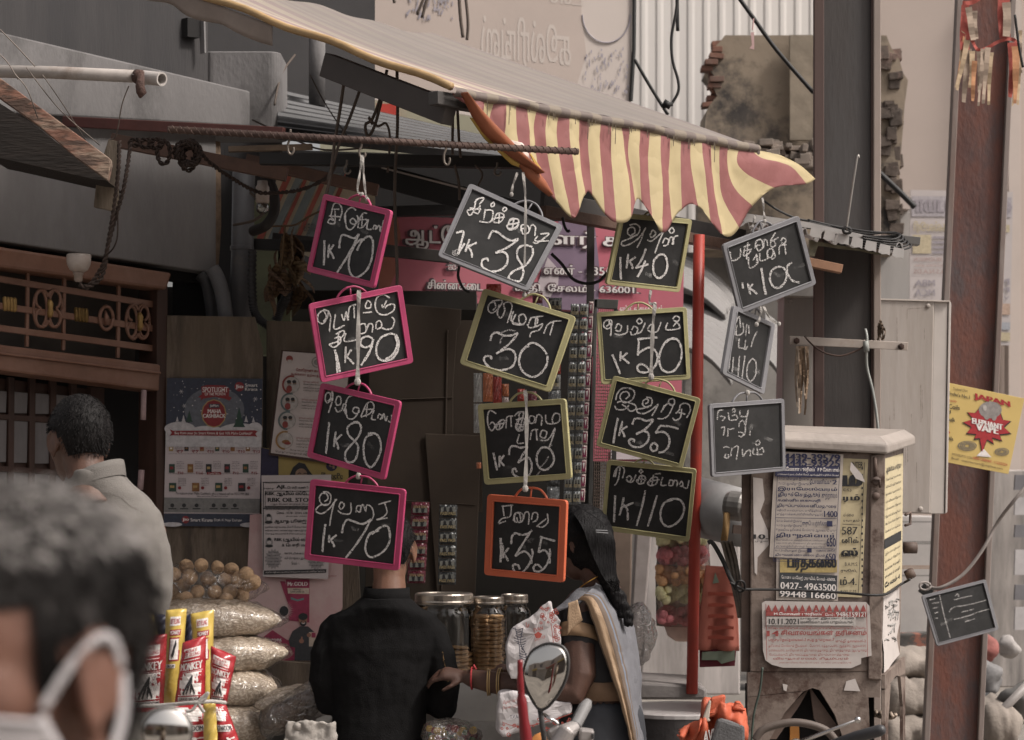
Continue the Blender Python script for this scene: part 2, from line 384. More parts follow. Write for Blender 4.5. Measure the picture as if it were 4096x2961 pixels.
# panelled door in the dark
door=MB().slab(FAC,[(-700,1400),(560,1555),(545,2961),(-700,2961)],.03,-.26).build('door',m_dkwood,bld)
mbp=MB()
for i,(x0,x1) in enumerate(((-60,12),(36,92),(122,178),(205,262),(290,350),(370,430),(452,500))):
    for (y0,y1) in ((1545,1640),(1660,1842),(1868,2080)):
        d=x0 * .09; mbp.slab(FAC,[(x0,y0+d * .8),(x1,y0+d * .8+6),(x1-4,y1+d * .4),(x0-4,y1+d * .4)],.008,-.246)
mbp.build('door_panes',m_glassd,door)
rails=MB()
for x in (24,107,192,276,360,441): rails.slab(FAC,[(x-12,1500),(x+12,1505),(x+4,2400),(x-18,2400)],.02,-.235)
for y in (1640,1852): rails.slab(FAC,[(-100,y-5),(510,y+55-22),(510,y+80-22),(-100,y+18)],.018,-.236)
rails.slab(FAC,[(505,1540),(560,1548),(545,2700),(490,2700)],.03,-.23)
rails.build('door_rail',m_dkwood,door,bevel=.003)
latch=MB().tube([FAC.p(588,1560,-.02),FAC.p(585,1680,-.02)],.012,8).tube([FAC.p(578,1880,-.02),FAC.p(573,1960,-.02)],.013,8)
latch.build('door_latch',mat('pale_pink_paint',(.34,.24,.24),.6,var=.3,scale=20),door,smooth=True)
# upper floor behind the awning frame, the round cornered column and a further pillar
UP=PL(1100,300,10.3,(.45,-.9,0))
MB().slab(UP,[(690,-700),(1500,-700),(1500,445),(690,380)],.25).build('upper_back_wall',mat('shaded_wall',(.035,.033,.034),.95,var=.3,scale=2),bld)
c0,c1=P(835,205,9.3),P(1120,226,9.3)
col=MB(); rr=[]
for z0,sh in ((P(0,205,9.3).z,0),(P(0,520,9.3).z,0)):
    ring=[]
    for (x,y,a0) in ((c1.x - .05,9.3 + .05,-90),(c1.x - .05,9.6,0),(c0.x + .02,9.6,90),(c0.x + .02,9.3 + .05,180)):
        for k in range(7): a=radians(a0+k*15); ring.append(V((x + .05*cos(a),y + .05*sin(a),z0)))
    rr.append(ring)
col.loft(rr[::-1]); col.build('column',m_beam,bld,bevel=.006)
MB().lathe(P(1268,425,10.0),[(RR(33,10),0),(RR(33,10),.45)],18).build('pillar',m_beam,bld,smooth=True)
MB().slab(FAC,[(800,60),(850,68),(850,142),(800,136)],.04,-.08).build('ventilator',m_void,bld)
MB().slab(FAC,[(852,60),(858,60),(862,205),(856,205)],.03,-.06).build('wall_seam',m_plast,bld)

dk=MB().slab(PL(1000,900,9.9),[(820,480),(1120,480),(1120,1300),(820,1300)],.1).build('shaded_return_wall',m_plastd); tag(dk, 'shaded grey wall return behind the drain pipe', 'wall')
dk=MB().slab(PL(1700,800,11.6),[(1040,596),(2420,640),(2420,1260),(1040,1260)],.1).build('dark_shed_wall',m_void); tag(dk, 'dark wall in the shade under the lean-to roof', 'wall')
# green painted wall return and the dark shop interior behind the goods
m_green=mat('green_paint',(.22,.235,.15),.85,var=.15,scale=5,col2=(.13,.13,.09),thr=.62)
gw=MB().slab(PL(1060,1000,9.75),[(985,800),(1108,800),(1092,1420),(985,1420)],.1).slab(PL(1110,1000,9.9),[(1060,830),(1180,830),(1160,1300),(1060,1300)],.08).build('green_wall',m_green)
tag(gw, 'narrow strip of pale green painted wall beside the drain pipe', 'wall')
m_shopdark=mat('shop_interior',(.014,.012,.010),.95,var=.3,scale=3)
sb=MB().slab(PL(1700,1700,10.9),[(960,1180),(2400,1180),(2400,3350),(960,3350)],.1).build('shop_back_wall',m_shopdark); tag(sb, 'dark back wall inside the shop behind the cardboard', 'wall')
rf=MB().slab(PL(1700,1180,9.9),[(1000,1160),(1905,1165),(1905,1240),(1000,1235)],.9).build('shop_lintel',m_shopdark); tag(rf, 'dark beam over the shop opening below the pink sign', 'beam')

# ------------------------------------------------------------------ far walls
m_cream=mat('cream_wall',(.46,.385,.345),.9,var=.05,scale=.7,col2=(.40,.335,.30),thr=.55,edge=.25,bump=.1)
cw=MB().slab(PL(3800,1000,17),[(3380,-900),(4900,-900),(4900,3000),(3380,3000)],.3).build('cream_wall',m_cream); tag(cw, 'tall plain cream pink wall of the building on the right', 'wall')
m_mould=mat('pale_trim',(.50,.43,.39),.9,var=.06,scale=2)
pl_=MB().slab(PL(4060,1000,16.8),[(4035,-200),(4085,-200),(4085,2700),(4035,2700)],.15).build('pilaster',m_mould); tag(pl_, 'slim pale pilaster on the cream wall at the right edge', 'pilaster')
m_corr=mat('pale_sheet_metal',(.47,.445,.425),.7,metal=0,var=.08,scale=1.5,stretch=(1,1,.2),col2=(.40,.38,.37),thr=.6)
cs=MB(); a,b=P(2440,-700,16.0),P(3480,-700,16.6); z1=P(0,1000,16).z
def corr(s,t):
    p=a.lerp(b,s); ph=(s*17)%1; d = .010*(1 if ph < .22 else (0 if ph > .4 else 1-(ph - .22) / .18) if ph < .4 else (0 if ph < .86 else (ph - .86) / .14))
    return V((p.x,p.y-d,a.z+(z1-a.z)*t))
cs.grid(corr,300,1); o=cs.build('corrugated_wall',m_corr); tag(o, 'tall pale ribbed metal sheet wall behind the ruin', 'wall')
# far grey blocks below, so no sky shows between the stalls
m_far=mat('far_grey',(.19,.178,.168),.9,var=.3,scale=1.2,col2=(.09,.085,.08),thr=.55,edge=.1)
fb=MB().slab(PL(2950,1500,16.5),[(2300,850),(3420,850),(3420,2700),(2300,2700)],.3).build('far_stall_wall',m_far); tag(fb, 'weathered grey wall far behind the red pole', 'wall')
# the ruined brick wall
m_ruin=mat('ruined_plaster',(.105,.088,.076),.95,var=.35,scale=1.2,col2=(.030,.027,.026),thr=.45,edge=.07,bump=.6,bscale=9,col3=(.23,.185,.14))
m_brick=mat('broken_brick',(.17,.085,.062),.95,var=.4,scale=6,col2=(.10,.08,.07),thr=.5,bump=.6,bscale=14)
RU=PL(3200,500,15.0)
ru=thing('ruined_wall', 'crumbling soot stained brick wall standing between the metal sheets and cream wall', 'wall',RU.p(3200,1000))
left=[(2848,142),(2862,168),(2838,190),(2850,225),(2822,250),(2812,270),(2836,300),(2858,330),(2838,352),(2850,385),(2825,412),(2808,440),(2800,520),(2798,1000)]
right=[(3700-95,1000),(3598,700),(3612,520),(3618,420),(3632,322),(3614,290),(3600,240),(3570,195),(3558,168),(3548,140)]
rb=MB(); rb.slab(RU,[(2860+40,142)]+[(x+18,y) for x,y in left[1:]]+right,.5); rb.build('plaster_face',m_ruin,ru,mods=(m_disp(.03,.4),))
bk=MB(); rnd=random.Random(3)
def bricks(edge,sgn,lo,hi,st=20):
    y=lo
    while y<hi:
        for (xa,ya),(xb,yb) in zip(edge,edge[1:]):
            if min(ya,yb)<=y<=max(ya,yb) and ya != yb:
                x=xa+(xb-xa)*(y-ya)/(yb-ya)
                for k in range(1):
                    wd=rnd.uniform(40,60); c=P(x+sgn*(18+rnd.uniform(-9,9)),y+rnd.uniform(-3,3),15.05+rnd.uniform(-.03,.05)); bk.box(c,RR(wd,15),.12,RR(rnd.uniform(17,22),15),Matrix.Rotation(rnd.uniform(-.12,.12),3, 'Y'))
                break
        y+=st
bricks(left,1,180,440,24)
rg_=MB(); rnd2=random.Random(77)
for k in range(60): rg_.box(P(rnd2.uniform(3525,3585),rnd2.uniform(200,1000),15.06+rnd2.uniform(-.06,.06)),RR(rnd2.uniform(40,60),15),.12,RR(rnd2.uniform(26,60),15),Matrix.Rotation(rnd2.uniform(-.2,.2),3, 'Y'))
rg_.build('rubble_edge',mat('rubble_dark',(.085,.066,.055),.95,var=.5,scale=5,col2=(.19,.13,.11),thr=.62,edge=.05,bump=.6),ru,bevel=.004,mods=(m_disp(.04,.12),))
bk.build('exposed_bricks',m_brick,ru,bevel=.003)
led=MB(); rnd=random.Random(8)
for k in range(90):
    led.box(P(2960+rnd.uniform(0,300),575+rnd.uniform(0,130),14.6-rnd.random() * .3),RR(rnd.uniform(20,60),15),.25,RR(rnd.uniform(14,30),15),Matrix.Rotation(rnd.uniform(-.2,.2),3, 'Y'))
led.build('rubble_ledge',mat('pale_rubble',(.26,.21,.175),.95,var=.4,scale=5,col2=(.13,.11,.095),thr=.5),ru,bevel=.005)
MB().slab(PL(3200,600,14.9),[(3160,140),(3250,140),(3250,560),(3160,560)],.05).build('buttress',mat('ruin_buttress',(.21,.175,.135),.95,var=.35,scale=2,bump=.5),ru)
MB().slab(PL(3200,700,14.8),[(2790,700),(3260,690),(3260,1000),(2790,1000)],.2).build('lower_courses',m_ruin,ru,mods=(m_disp(.05,.3),))

# faded cloth hoarding read from behind
m_hoard=mat('faded_hoarding',(.46,.405,.375),.8,var=.06,scale=1.5,col2=(.46,.405,.37),thr=.55,edge=.2)
m_hbrown=mat('hoarding_brown',(.40,.335,.30),.8,var=.06,scale=2)
HO=PL(2100,200,12.2,(.18,-1,0))
ho=thing('cloth_hoarding', 'faded pink hoarding with mirrored Tamil lettering stretched above the awning', 'hoarding',HO.p(2100,600))
MB().slab(HO,[(1380,-420),(2532,-420),(2525,420),(2100,500),(1380,380)],.01).build('cloth',m_hoard,ho)
mb=MB(); mb.slab(HO,[(1380,-300),(2330,-300),(2325,60),(2345,220),(2310,330),(2320,420),(1380,330)],.002,.004)
mb.build('printed_panel',m_hbrown,ho)
mb=MB(); text(mb, 'கூல்ரிங்ஸ்',1925,55,2282,270,HO.at(.0055),0,.02,sk=.10,flip=True); text(mb, 'டஸ்',2200,-60,2330,12,HO.at(.0055),0,.02,sk=.1,flip=True)
mb.build('lettering',mat('hoarding_cream',(.455,.40,.365),.8,var=.05),ho)
cir=MB(); cir.tube([HO.p(2425+96*cos(a),60+112*sin(a),.006) for a in (pi*j/20 for j in range(21))],.004,5)
rnd=random.Random(5); fl=[]
for k in range(70): x,y=rnd.uniform(2340,2510),rnd.uniform(190,370); fl.append([(x,y),(x+rnd.uniform(-4,4),y+rnd.uniform(8,18))])
strokes(cir,fl,HO.at(.007),4.5,0,2); fl=[]
for k in range(50): x,y=rnd.uniform(1625,1810),rnd.uniform(-20,70); fl.append([(x,y),(x+rnd.uniform(-8,8),y+rnd.uniform(10,26))])
strokes(cir,fl,HO.at(.008),5,0,2)
cir.build('faded_print',mat('faded_blue',(.27,.25,.28),.8),ho)
MB().tube([HO.p(2538,-300,.01),HO.p(2534,200,.01),HO.p(2522,405,.01)],.012,8).build('edge_pole',mat('black_pole',(.02,.02,.02),.6),ho)
# pale wall seen under the awning, with a red painted patch
m_palew=mat('pale_green_wall',(.40,.385,.29),.9,var=.08,scale=1)
pw=thing('pale_wall', 'pale greenish wall with a red patch seen under the awning edge', 'wall',P(1700,640,13))
MB().slab(PL(1700,450,13),[(1280,330),(2200,330),(2200,680),(1280,680)],.2).build('wall',m_palew,pw)
MB().slab(PL(1540,450,12.95),[(1505,415),(1585,415),(1590,480),(1505,475)],.02).build('red_patch',mat('red_paint',(.5,.06,.045),.7),pw)

# ------------------------------------------------------------------ dark corrugated shed roof and the steel bars around it
m_roof=mat('dark_roof_sheet',(.040,.040,.042),.45,metal=.5,var=.3,scale=5,col2=(.03,.03,.03),thr=.6)
q00,q10,q11,q01=P(1110,385,10.2),P(2120,610,11.2),P(2080,660,9.6),P(1110,560,8.7)
def rf_(s,t):
    p=q00.lerp(q10,s).lerp(q01.lerp(q11,s),t); ph=(t*9)%1; p.z += .035*(1 if ph < .3 else 0); return p
rs=MB().grid(rf_,4,90).build('corrugated_roof',m_roof,mods=(m_solid(.004),)); tag(rs, 'dark ribbed metal lean-to roof below the awning frame', 'roof')
m_rust=mat('rusty_steel',(.060,.036,.030),.75,metal=.2,var=.35,scale=12,col2=(.10,.065,.05),thr=.6,bump=.3)
m_maroon=mat('maroon_paint',(.085,.030,.026),.6,var=.25,scale=8,bump=.15)
m_blacks=mat('black_steel',(.014,.013,.013),.55,var=.3,scale=10)
m_dkst=mat('dark_steel',(.05,.044,.042),.6,metal=.3,var=.3,scale=10)
m_brnst=mat('brown_steel',(.10,.056,.040),.6,var=.3,scale=9,bump=.2)
def bar(name,m,a,b,h,label,cat='bar',w_=None,bev=.002,t=None):
    A_,B_=P(*a),P(*b); hh=RR(h,(a[2]+b[2])/2)
    o=MB().bar(A_,B_,w_ or hh,hh).build(name,m,bevel=bev); return tag(o,label,cat)
bar('maroon_bar',m_maroon,(255,487,7.9),(1135,532,7.4),42, 'maroon painted steel flat carrying the ribbed hanging rod',w_=.02)
rb=MB(); A_,B_=P(672,518,6.7),P(2312,607,7.2); rb.tube([A_,B_],.0112,12)
n=58
for k in range(n):
    for s_ in (0,1):
        q=[]
        for j in range(7):
            a=pi*j/6+s_*pi; c=A_.lerp(B_,(k + .5+(j/6 - .5) * .8)/n); q.append(c+V((0,cos(a) * .0120,sin(a) * .0120)))
        rb.tube(q,.0017,5)
rb=rb.build('ribbed_rod',m_rust,smooth=True); tag(rb, 'rusty ribbed steel rod jutting out that the slates hang from', 'rod')
bar('black_beam',m_blacks,(1040,636,8.0),(2090,652,8.0),46, 'black square steel beam crossing under the lean-to roof', 'beam')
bar('brown_angle',m_brnst,(985,640,8.5),(1512,762,8.5),46, 'dark brown steel angle sloping down behind the topmost pink slate', 'beam',.04)
bar('ledge_strip',mat('pale_wood_strip',(.20,.15,.11),.8,var=.3,scale=15),(915,598,8.3),(1250,588,8.3),22, 'short pale timber batten above the black beam', 'batten',.03)
bar('shed_beam',m_blacks,(1400,672,9.6),(2190,880,9.2),92, 'broad dark beam sloping behind the slate chalked 38', 'beam',.05)
bar('pale_edge',mat('pale_edging',(.38,.33,.30),.6),(1530,672,9.5),(1880,762,9.3),7, 'thin bright flashing along the sloping dark beam', 'edging',.02,0)  # pale bar laid along the top edge of the beam
bar('shed_crossbeam',m_dkst,(1090,955,9.5),(1800,1030,9.5),46, 'dark grey steel bar across the pink sign', 'beam',.04)
bar('sign_rail',m_blacks,(1480,850,9.6),(1830,840,9.6),42, 'dark wooden rail along the top of the pink sign', 'rail',.04)
bar('valance_channel',m_brnst,(2168,845,8.6),(2925,985,9.2),42, 'rusty brown steel channel under the striped valance', 'channel',.05)
bar('valance_backing',m_dkst,(2168,800,8.75),(2975,955,9.3),70, 'dark steel upstand behind the scalloped valance', 'beam',.03)
bar('door_post',m_dkst,(2363,880,8.9),(2360,1425,8.9),30, 'upright dark steel post beside the hanging sachet sheets', 'post')
# orange-red pole
m_redp=mat('red_pole_paint',(.36,.045,.030),.45,var=.15,scale=6,col2=(.26,.05,.04),thr=.62,edge=.05)
o=MB().tube([P(2796,940,8.75),P(2790,1500,8.75),P(2768,2775,8.75)],RR(23,8.75),18).build('red_pole',m_redp,smooth=True); tag(o, 'bright red round steel pole standing on the stone counter', 'pole')
# ------------------------------------------------------------------ chalk slates hanging from the shop front
m_slate=mat('slate_black',(.013,.0125,.0125),.62,var=.25,scale=14,col2=(.032,.031,.031),thr=.6,edge=.12,fac2=.7,spec=.3)
m_chalk=dust('chalk',(.58,.555,.54),thr=.42,edge=.09,scale=300,amt=.94)
m_faint=dust('chalk_faint',(.50,.48,.47),thr=.47,edge=.09,scale=330,amt=.62)
m_smear=dust('chalk_smear',(.4,.39,.38),thr=.56,edge=.2,scale=26,amt=.22)
F_PINK=mat('plastic_pink',(.33,.042,.110),.45,var=.12,scale=10,col2=(.36,.03,.10),thr=.6,fac2=.6,bump=.08)
F_GREY=mat('plastic_grey',(.155,.152,.162),.5,var=.12,scale=10,col2=(.15,.15,.15),thr=.62,fac2=.6,bump=.08)
F_YEL=mat('plastic_yellow',(.31,.285,.15),.5,var=.12,scale=10,col2=(.24,.20,.09),thr=.6,fac2=.7,bump=.08)
F_ORG=mat('plastic_orange',(.45,.10,.045),.45,var=.1,scale=10,col2=(.40,.09,.04),thr=.62,fac2=.6,bump=.08)
m_strip=mat('cloth_strip',(.33,.31,.29),.9,var=.25,scale=60,bump=.3)
def lerp2(a,b,t): return (a[0]+(b[0]-a[0])*t,a[1]+(b[1]-a[1])*t)
def bil(c,a,b): return lerp2(lerp2(c[0],c[1],a),lerp2(c[3],c[2],a),b)
def rounded(c,ia,ib,rad,k=4):
    out=[]
    for (a,b,da,db) in ((ia,ib,0,1),(1-ia,ib,-1,0),(1-ia,1-ib,0,-1),(ia,1-ib,1,0)):
        # walk the corner from the previous side to the next one
        pa=(a+(0 if da==0 else da*rad),b+(0 if db==0 else db*rad))
        nxt = {(0,1): (1,0),(-1,0): (0,1),(0,-1): (-1,0),(1,0): (0,-1)}[(da,db)]
        pb=(a+nxt[0]*rad,b+nxt[1]*rad)
        for i in range(k):
            t=i/(k-1); x=(1-t)**2*pa[0]+2*t*(1-t)*a+t*t*pb[0]; y=(1-t)**2*pa[1]+2*t*(1-t)*b+t*t*pb[1]
            out.append(bil(c,x,y))
    return out
def pose(cs,Y,sg,asp):
    eu=V(((cs[1][0]-cs[0][0]+cs[2][0]-cs[3][0])/2,(cs[1][1]-cs[0][1]+cs[2][1]-cs[3][1])/2))
    ev=V(((cs[3][0]-cs[0][0]+cs[2][0]-cs[1][0])/2,(cs[3][1]-cs[0][1]+cs[2][1]-cs[1][1])/2))
    a,b,d=eu.length_squared,ev.length_squared,eu.dot(ev); r2=asp*asp; q=a-r2*b
    t=(-q+sqrt(q*q+4*r2*d*d))/2; t=min(t,a*2.2); uz=sqrt(max(t,1e-6)); vz=-d/uz if uz>1 else 0
    vz=max(-ev.length * .6,min(ev.length * .6,vz))
    U=V((eu.x,uz*sg,-eu.y)); W=V((ev.x,vz*sg,-ev.y)); n=U.cross(W)
    if n.y>0: n=-n
    u=sum(c[0] for c in cs)/4; v=sum(c[1] for c in cs)/4
    return PL(u,v,Y,n)
def slate(cs,Y,fm,label,lines,sg=-1,asp=1.24,handle=(.36,.70,.10),inset=(.062,.075),wd=8.0,faint=None,extra=None,chalkm=None,thin=5.6,grp='chalk price slates hanging at the shop front'):
    pl=pose(cs,Y,sg,asp); c0=bil(cs,.5,.5)
    t=thing('price_slate',label, 'chalkboard',pl.p(*c0),grp)
    o_,i_=rounded(cs,0,0,.045),rounded(cs,inset[0],inset[1],.012)
    mb=MB().ring(pl,o_,i_,.013,.004)
    o2,i2=rounded(cs,inset[0] * .80,inset[1] * .80,.02),rounded(cs,inset[0],inset[1],.012)
    mb.ring(pl,o2,i2,.006,.0065); mb.build('frame',fm,t,bevel=.0022)
    MB().slab(pl,rounded(cs,inset[0] * .9,inset[1] * .9,.012),.005,-.001).build('slate',m_slate,t)
    if handle:
        f0,f1,h=handle; hp=[]
        for a,b in ((f0,.004),(f0 + .035,-h * .45),(f0 + .10,-h * .92),((f0+f1)/2,-h),(f1 - .10,-h * .92),(f1 - .035,-h * .45),(f1,.004)): hp.append(pl.p(*bil(cs,a,b),-.003))
        hb=MB().tube(spline(hp,5),.0046,8,sq=.8)
        hb.tube([pl.p(*bil(cs,(f0+f1)/2,-h + .01),-.003),pl.p(*bil(cs,(f0+f1)/2 - .01,.01),-.003)],.0028,6)
        hb.build('handle',fm,t,smooth=True)
    cb=MB(); mp=pl.at(.0012); n=0
    for k,(big,data) in enumerate(lines): strokes(cb,data,lambda u,v,e=0,q=k: mp(u,v,e+q*1e-4),wd if big else thin,0,6,k); n+=1
    # rubbed chalk left from earlier prices
    rnd=random.Random(int(c0[0])); sm=[]
    for k in range(7):
        a,b=rnd.uniform(.14,.8),rnd.uniform(.2,.85); q=[bil(cs,a+d*rnd.uniform(.02,.05),b+rnd.uniform(-.03,.03)) for d in range(4)]; sm.append(q)
    mats=[chalkm or m_chalk,m_smear,m_faint]; strokes(cb,sm[:3],pl.at(.0006),13,1,4,5)
    if faint: strokes(cb,faint,pl.at(.0009),thin,2,5,9)
    cb.build('chalk_writing',mats,t)
    return t,pl
def C(q,o,sc=2.05): return [(o[0]+a/sc,o[1]+b/sc) for a,b in q]
B2,B3,C2,C3,D2,D3,B4,C4=(1000,750),(1000,1450),(2000,750),(2000,1450),(2996,750),(2996,1450),(1000,2161),(2000,2161)
def W(big,o,s): return (big,PS(s,*o))

slate(C([(608,52),(1163,188),(1018,828),(468,690)],B2),6.90,F_PINK, 'pink framed slate chalked 1K 70, topmost of the leftmost string',[
    W(0,B2, "640,290 655,260 690,270 668,240 675,190 690,140 715,128 745,150 757,200 735,275 | 688,180 735,180 | 650,235 740,242 | 700,190 698,290 660,297 640,285 | 790,305 778,240 800,190 840,165 872,190 | 785,225 792,320 820,348 850,330 872,290 850,255 825,272 835,298 870,300 890,255 878,230 | 888,335 892,300 905,250 935,212 966,216 | 905,268 962,268 935,322 900,335 | 925,230 920,320 | 975,262 962,338 1000,345 | 1012,345 1022,312 1040,322 1030,348 | 1040,345 1060,312 1076,350 | 1078,320 1068,352 1085,356 1098,270"),
    W(1,B2, "612,435 612,520 608,640 | 652,465 642,580 | 690,470 655,520 | 657,520 678,555 690,588 | 735,500 740,440 760,392 800,398 860,418 895,385 860,460 800,570 755,640 718,700 | 880,520 920,440 975,402 1005,425 1012,480 1000,590 960,680 890,735 845,730 815,670 820,570 860,480 905,432 945,430")],
    handle=(.35,.68,.085))
slate(C([(478,955),(1243,797),(1340,1440),(583,1605)],B2),6.92,F_PINK, 'pink framed slate chalked 1K 90, tilted up to the right under the topmost pink one',[
    W(0,B2, "600,1100 625,1060 600,1010 560,1040 555,1090 590,1118 625,1085 640,1020 600,1000 | 640,1010 660,1060 655,1120 650,1185 | 700,1040 690,1160 775,1130 | 750,1040 770,1090 790,1020 800,1090 | 805,1090 815,985 870,960 | 850,975 855,1075 | 925,1030 1000,1020 | 945,965 965,930 990,950 985,985 950,988 945,960 | 1080,960 1090,985 1120,925 | 1145,905 1090,880 1040,905 1025,970 1050,1030 1110,1045 1175,1010 1180,960 1130,965 1105,990 | 700,1205 760,1175 770,1200 720,1260 670,1280 650,1290 690,1310 740,1270 735,1225 690,1240 | 725,1190 720,1290 | 785,1195 775,1262 868,1250 | 885,1190 900,1130 940,1120 950,1180 910,1200 890,1180 | 950,1180 975,1120 1005,1130 1000,1190 | 1030,1160 1035,1110 1065,1095 1078,1140 1040,1165 | 1078,1150 1120,1165 1165,1150 1182,1090 1160,1062"),
    W(1,B2, "695,1330 710,1420 715,1520 | 702,1350 722,1430 737,1515 | 785,1305 778,1440 | 830,1330 790,1390 | 792,1390 825,1420 850,1450 | 1005,1240 960,1220 912,1245 908,1290 945,1312 995,1290 1008,1245 985,1330 945,1400 910,1460 | 1000,1300 965,1380 930,1430 | 1130,1205 1070,1235 1035,1310 1045,1390 1100,1422 1170,1400 1215,1320 1210,1230 1160,1200 1100,1215 | 1190,1215 1205,1290 1170,1370 1110,1410")],
    sg=1,handle=(.31,.62,.10))
slate(C([(585,165),(1240,318),(1106,968),(468,775)],B3),6.94,F_PINK, 'pink framed slate chalked 1K 80, tilted down to the right in the leftmost string',[
    W(0,B3, "640,320 665,290 655,250 625,260 620,310 640,330 680,290 675,230 650,215 | 672,240 680,300 660,370 645,415 | 700,330 720,280 745,290 745,340 715,350 705,320 | 700,370 720,405 755,390 768,345 790,350 770,400 | 800,440 780,400 800,300 850,270 900,285 | 790,380 800,450 840,465 880,430 895,380 860,370 845,400 870,420 905,400 | 910,450 930,400 960,340 1000,325 1020,370 985,420 950,435 915,450 | 940,385 1010,385 | 965,340 955,450 | 1020,390 1000,462 1035,470 | 1050,460 1060,425 1085,440 1070,470 | 1085,465 1100,420 1115,480 1130,440 | 1135,480 1160,490 1165,430"),
    W(1,B3, "652,490 640,600 625,750 | 705,565 690,695 | 755,590 705,640 | 705,640 722,680 725,715 | 895,495 840,500 800,540 815,600 865,650 890,700 870,790 830,820 790,805 785,740 830,680 890,610 915,540 890,492 850,490 | 1010,590 960,610 935,680 940,780 965,840 1000,858 1045,800 1075,720 1070,640 1040,590 1000,580 970,585")],
    sg=-1,handle=(.30,.62,.10))
slate(C([(497,955),(1280,1040),(1222,1710),(445,1617)],B3),6.98,F_PINK, 'pink framed slate chalked 1K 70 before the boy in black, lowest of the leftmost string',[
    W(0,B3, "610,1140 640,1120 630,1080 590,1075 570,1120 600,1170 650,1160 665,1100 640,1065 600,1062 | 640,1165 580,1170 540,1215 590,1240 650,1200 690,1150 715,1120 | 700,1120 670,1240 655,1340 | 730,1180 750,1145 775,1170 750,1205 730,1180 | 720,1215 760,1240 825,1235 828,1150 | 870,1230 880,1180 910,1180 905,1225 875,1215 | 905,1220 925,1165 950,1220 | 950,1225 960,1170 1000,1190 1015,1250 995,1300 | 1050,1165 1160,1135 | 1105,1150 1125,1230 1080,1275 1040,1290 1130,1275"),
    W(1,B3, "620,1325 605,1430 595,1555 | 652,1415 648,1480 | 712,1415 660,1455 | 660,1455 685,1485 692,1515 | 755,1400 770,1330 800,1290 840,1300 920,1325 975,1300 995,1285 | 990,1290 940,1390 860,1510 785,1605 | 1060,1380 990,1400 955,1470 950,1545 985,1595 1040,1585 1105,1540 1145,1470 1145,1380 1120,1340 1060,1360 1000,1410")],
    sg=-1,handle=(.36,.70,.10))
slate([(1878,733),(2253,905),(2112,1168),(1749,1026)],7.0,F_GREY, 'grey framed slate chalked 1K 38, tilted, topmost of the second string',[
    W(0,B2, "1840,130 1870,95 1920,90 1880,140 | 1855,100 1830,200 1800,230 1785,190 1860,180 1890,150 | 1830,200 1870,215 1890,170 | 1800,170 1895,185 | 1930,180 1915,270 | 1925,190 1990,195 1970,285 1880,280 | 1975,140 1998,125 2003,150 1980,160 1975,140 | 2000,270 2030,215 2080,225 2060,280 2010,290 1990,260 2090,245 | 2045,210 2040,300 | 2070,190 2085,165 2105,180 2085,200 2070,185 | 2110,320 2140,270 2200,265 2190,320 2130,340 2110,310 2210,300 | 2165,260 2150,345"),
    W(0,C2, "60,320 90,260 150,270 140,330 80,350 60,310 160,290 | 115,250 100,350 | 170,360 180,310 230,320 235,370 190,385 180,340 215,345 | 235,370 260,310 290,330 285,400 | 270,450 300,460 360,420 400,380 330,385 | 310,400 290,440 400,440"),
    W(1,B2, "1690,375 1750,365 1735,440 1705,545 | 1760,460 1705,550 | 1800,425 1765,530 | 1860,455 1780,490 | 1790,490 1815,530 1820,578 | 1955,425 1985,365 2030,370 2090,415 2145,440 2200,425 2120,490 2015,538 2070,530 2110,560 2105,630 2050,680 1970,690 1905,650 1905,600 1945,585 1950,610"),
    W(1,C2, "265,490 200,475 145,510 145,580 180,640 190,710 160,770 90,760 70,740 110,690 210,640 265,560 268,500")],
    sg=-1,handle=(.48,.78,.12),inset=(.05,.062),faint=PS("1660,520 1700,560 1660,540 1720,500",*B2))
slate([(1934,1153),(2305,1267),(2201,1571),(1838,1456)],7.02,F_YEL, 'pale yellow framed slate chalked 30, second in the string with the orange slate',[
    W(0,B2, "1990,1010 2015,980 2000,940 1960,960 1955,1010 1990,1030 2040,990 2070,935 2040,925 1985,935 | 2045,960 2030,1040 2060,1070 2090,1010 2080,960 2120,940 2150,980 2110,1115 | 2180,1040 2155,1115 2230,1130"),
    W(0,C2, "110,1015 95,1100 190,1125 | 150,1060 190,1040 215,1080 190,1125 160,1110 155,1060 | 230,1130 260,1070 310,1080 290,1140 240,1150 225,1120 | 250,1070 355,1055 | 300,1060 290,1140 350,1120 320,1170 260,1190 245,1230 | 360,1200 390,1130 440,1100 505,1095 | 440,1105 410,1215"),
    W(1,B2, "1972,1260 1985,1210 2025,1190 2080,1215 2140,1215 2195,1200 2120,1290 2020,1365 | 2020,1365 2090,1330 2150,1335 2180,1390 2150,1470 2060,1500 1970,1480 1920,1420 1935,1385 1980,1390 1975,1410"),
    W(1,C2, "385,1370 340,1310 270,1275 210,1310 160,1390 165,1470 210,1530 275,1555 340,1520 385,1450 390,1380 | 240,1300 180,1340 155,1420")],
    sg=-1,handle=(.40,.72,.12),inset=(.062,.068),faint=PS("2080,1210 2060,1245 2050,1285 | 2060,1195 2120,1170 2180,1180",*B2))
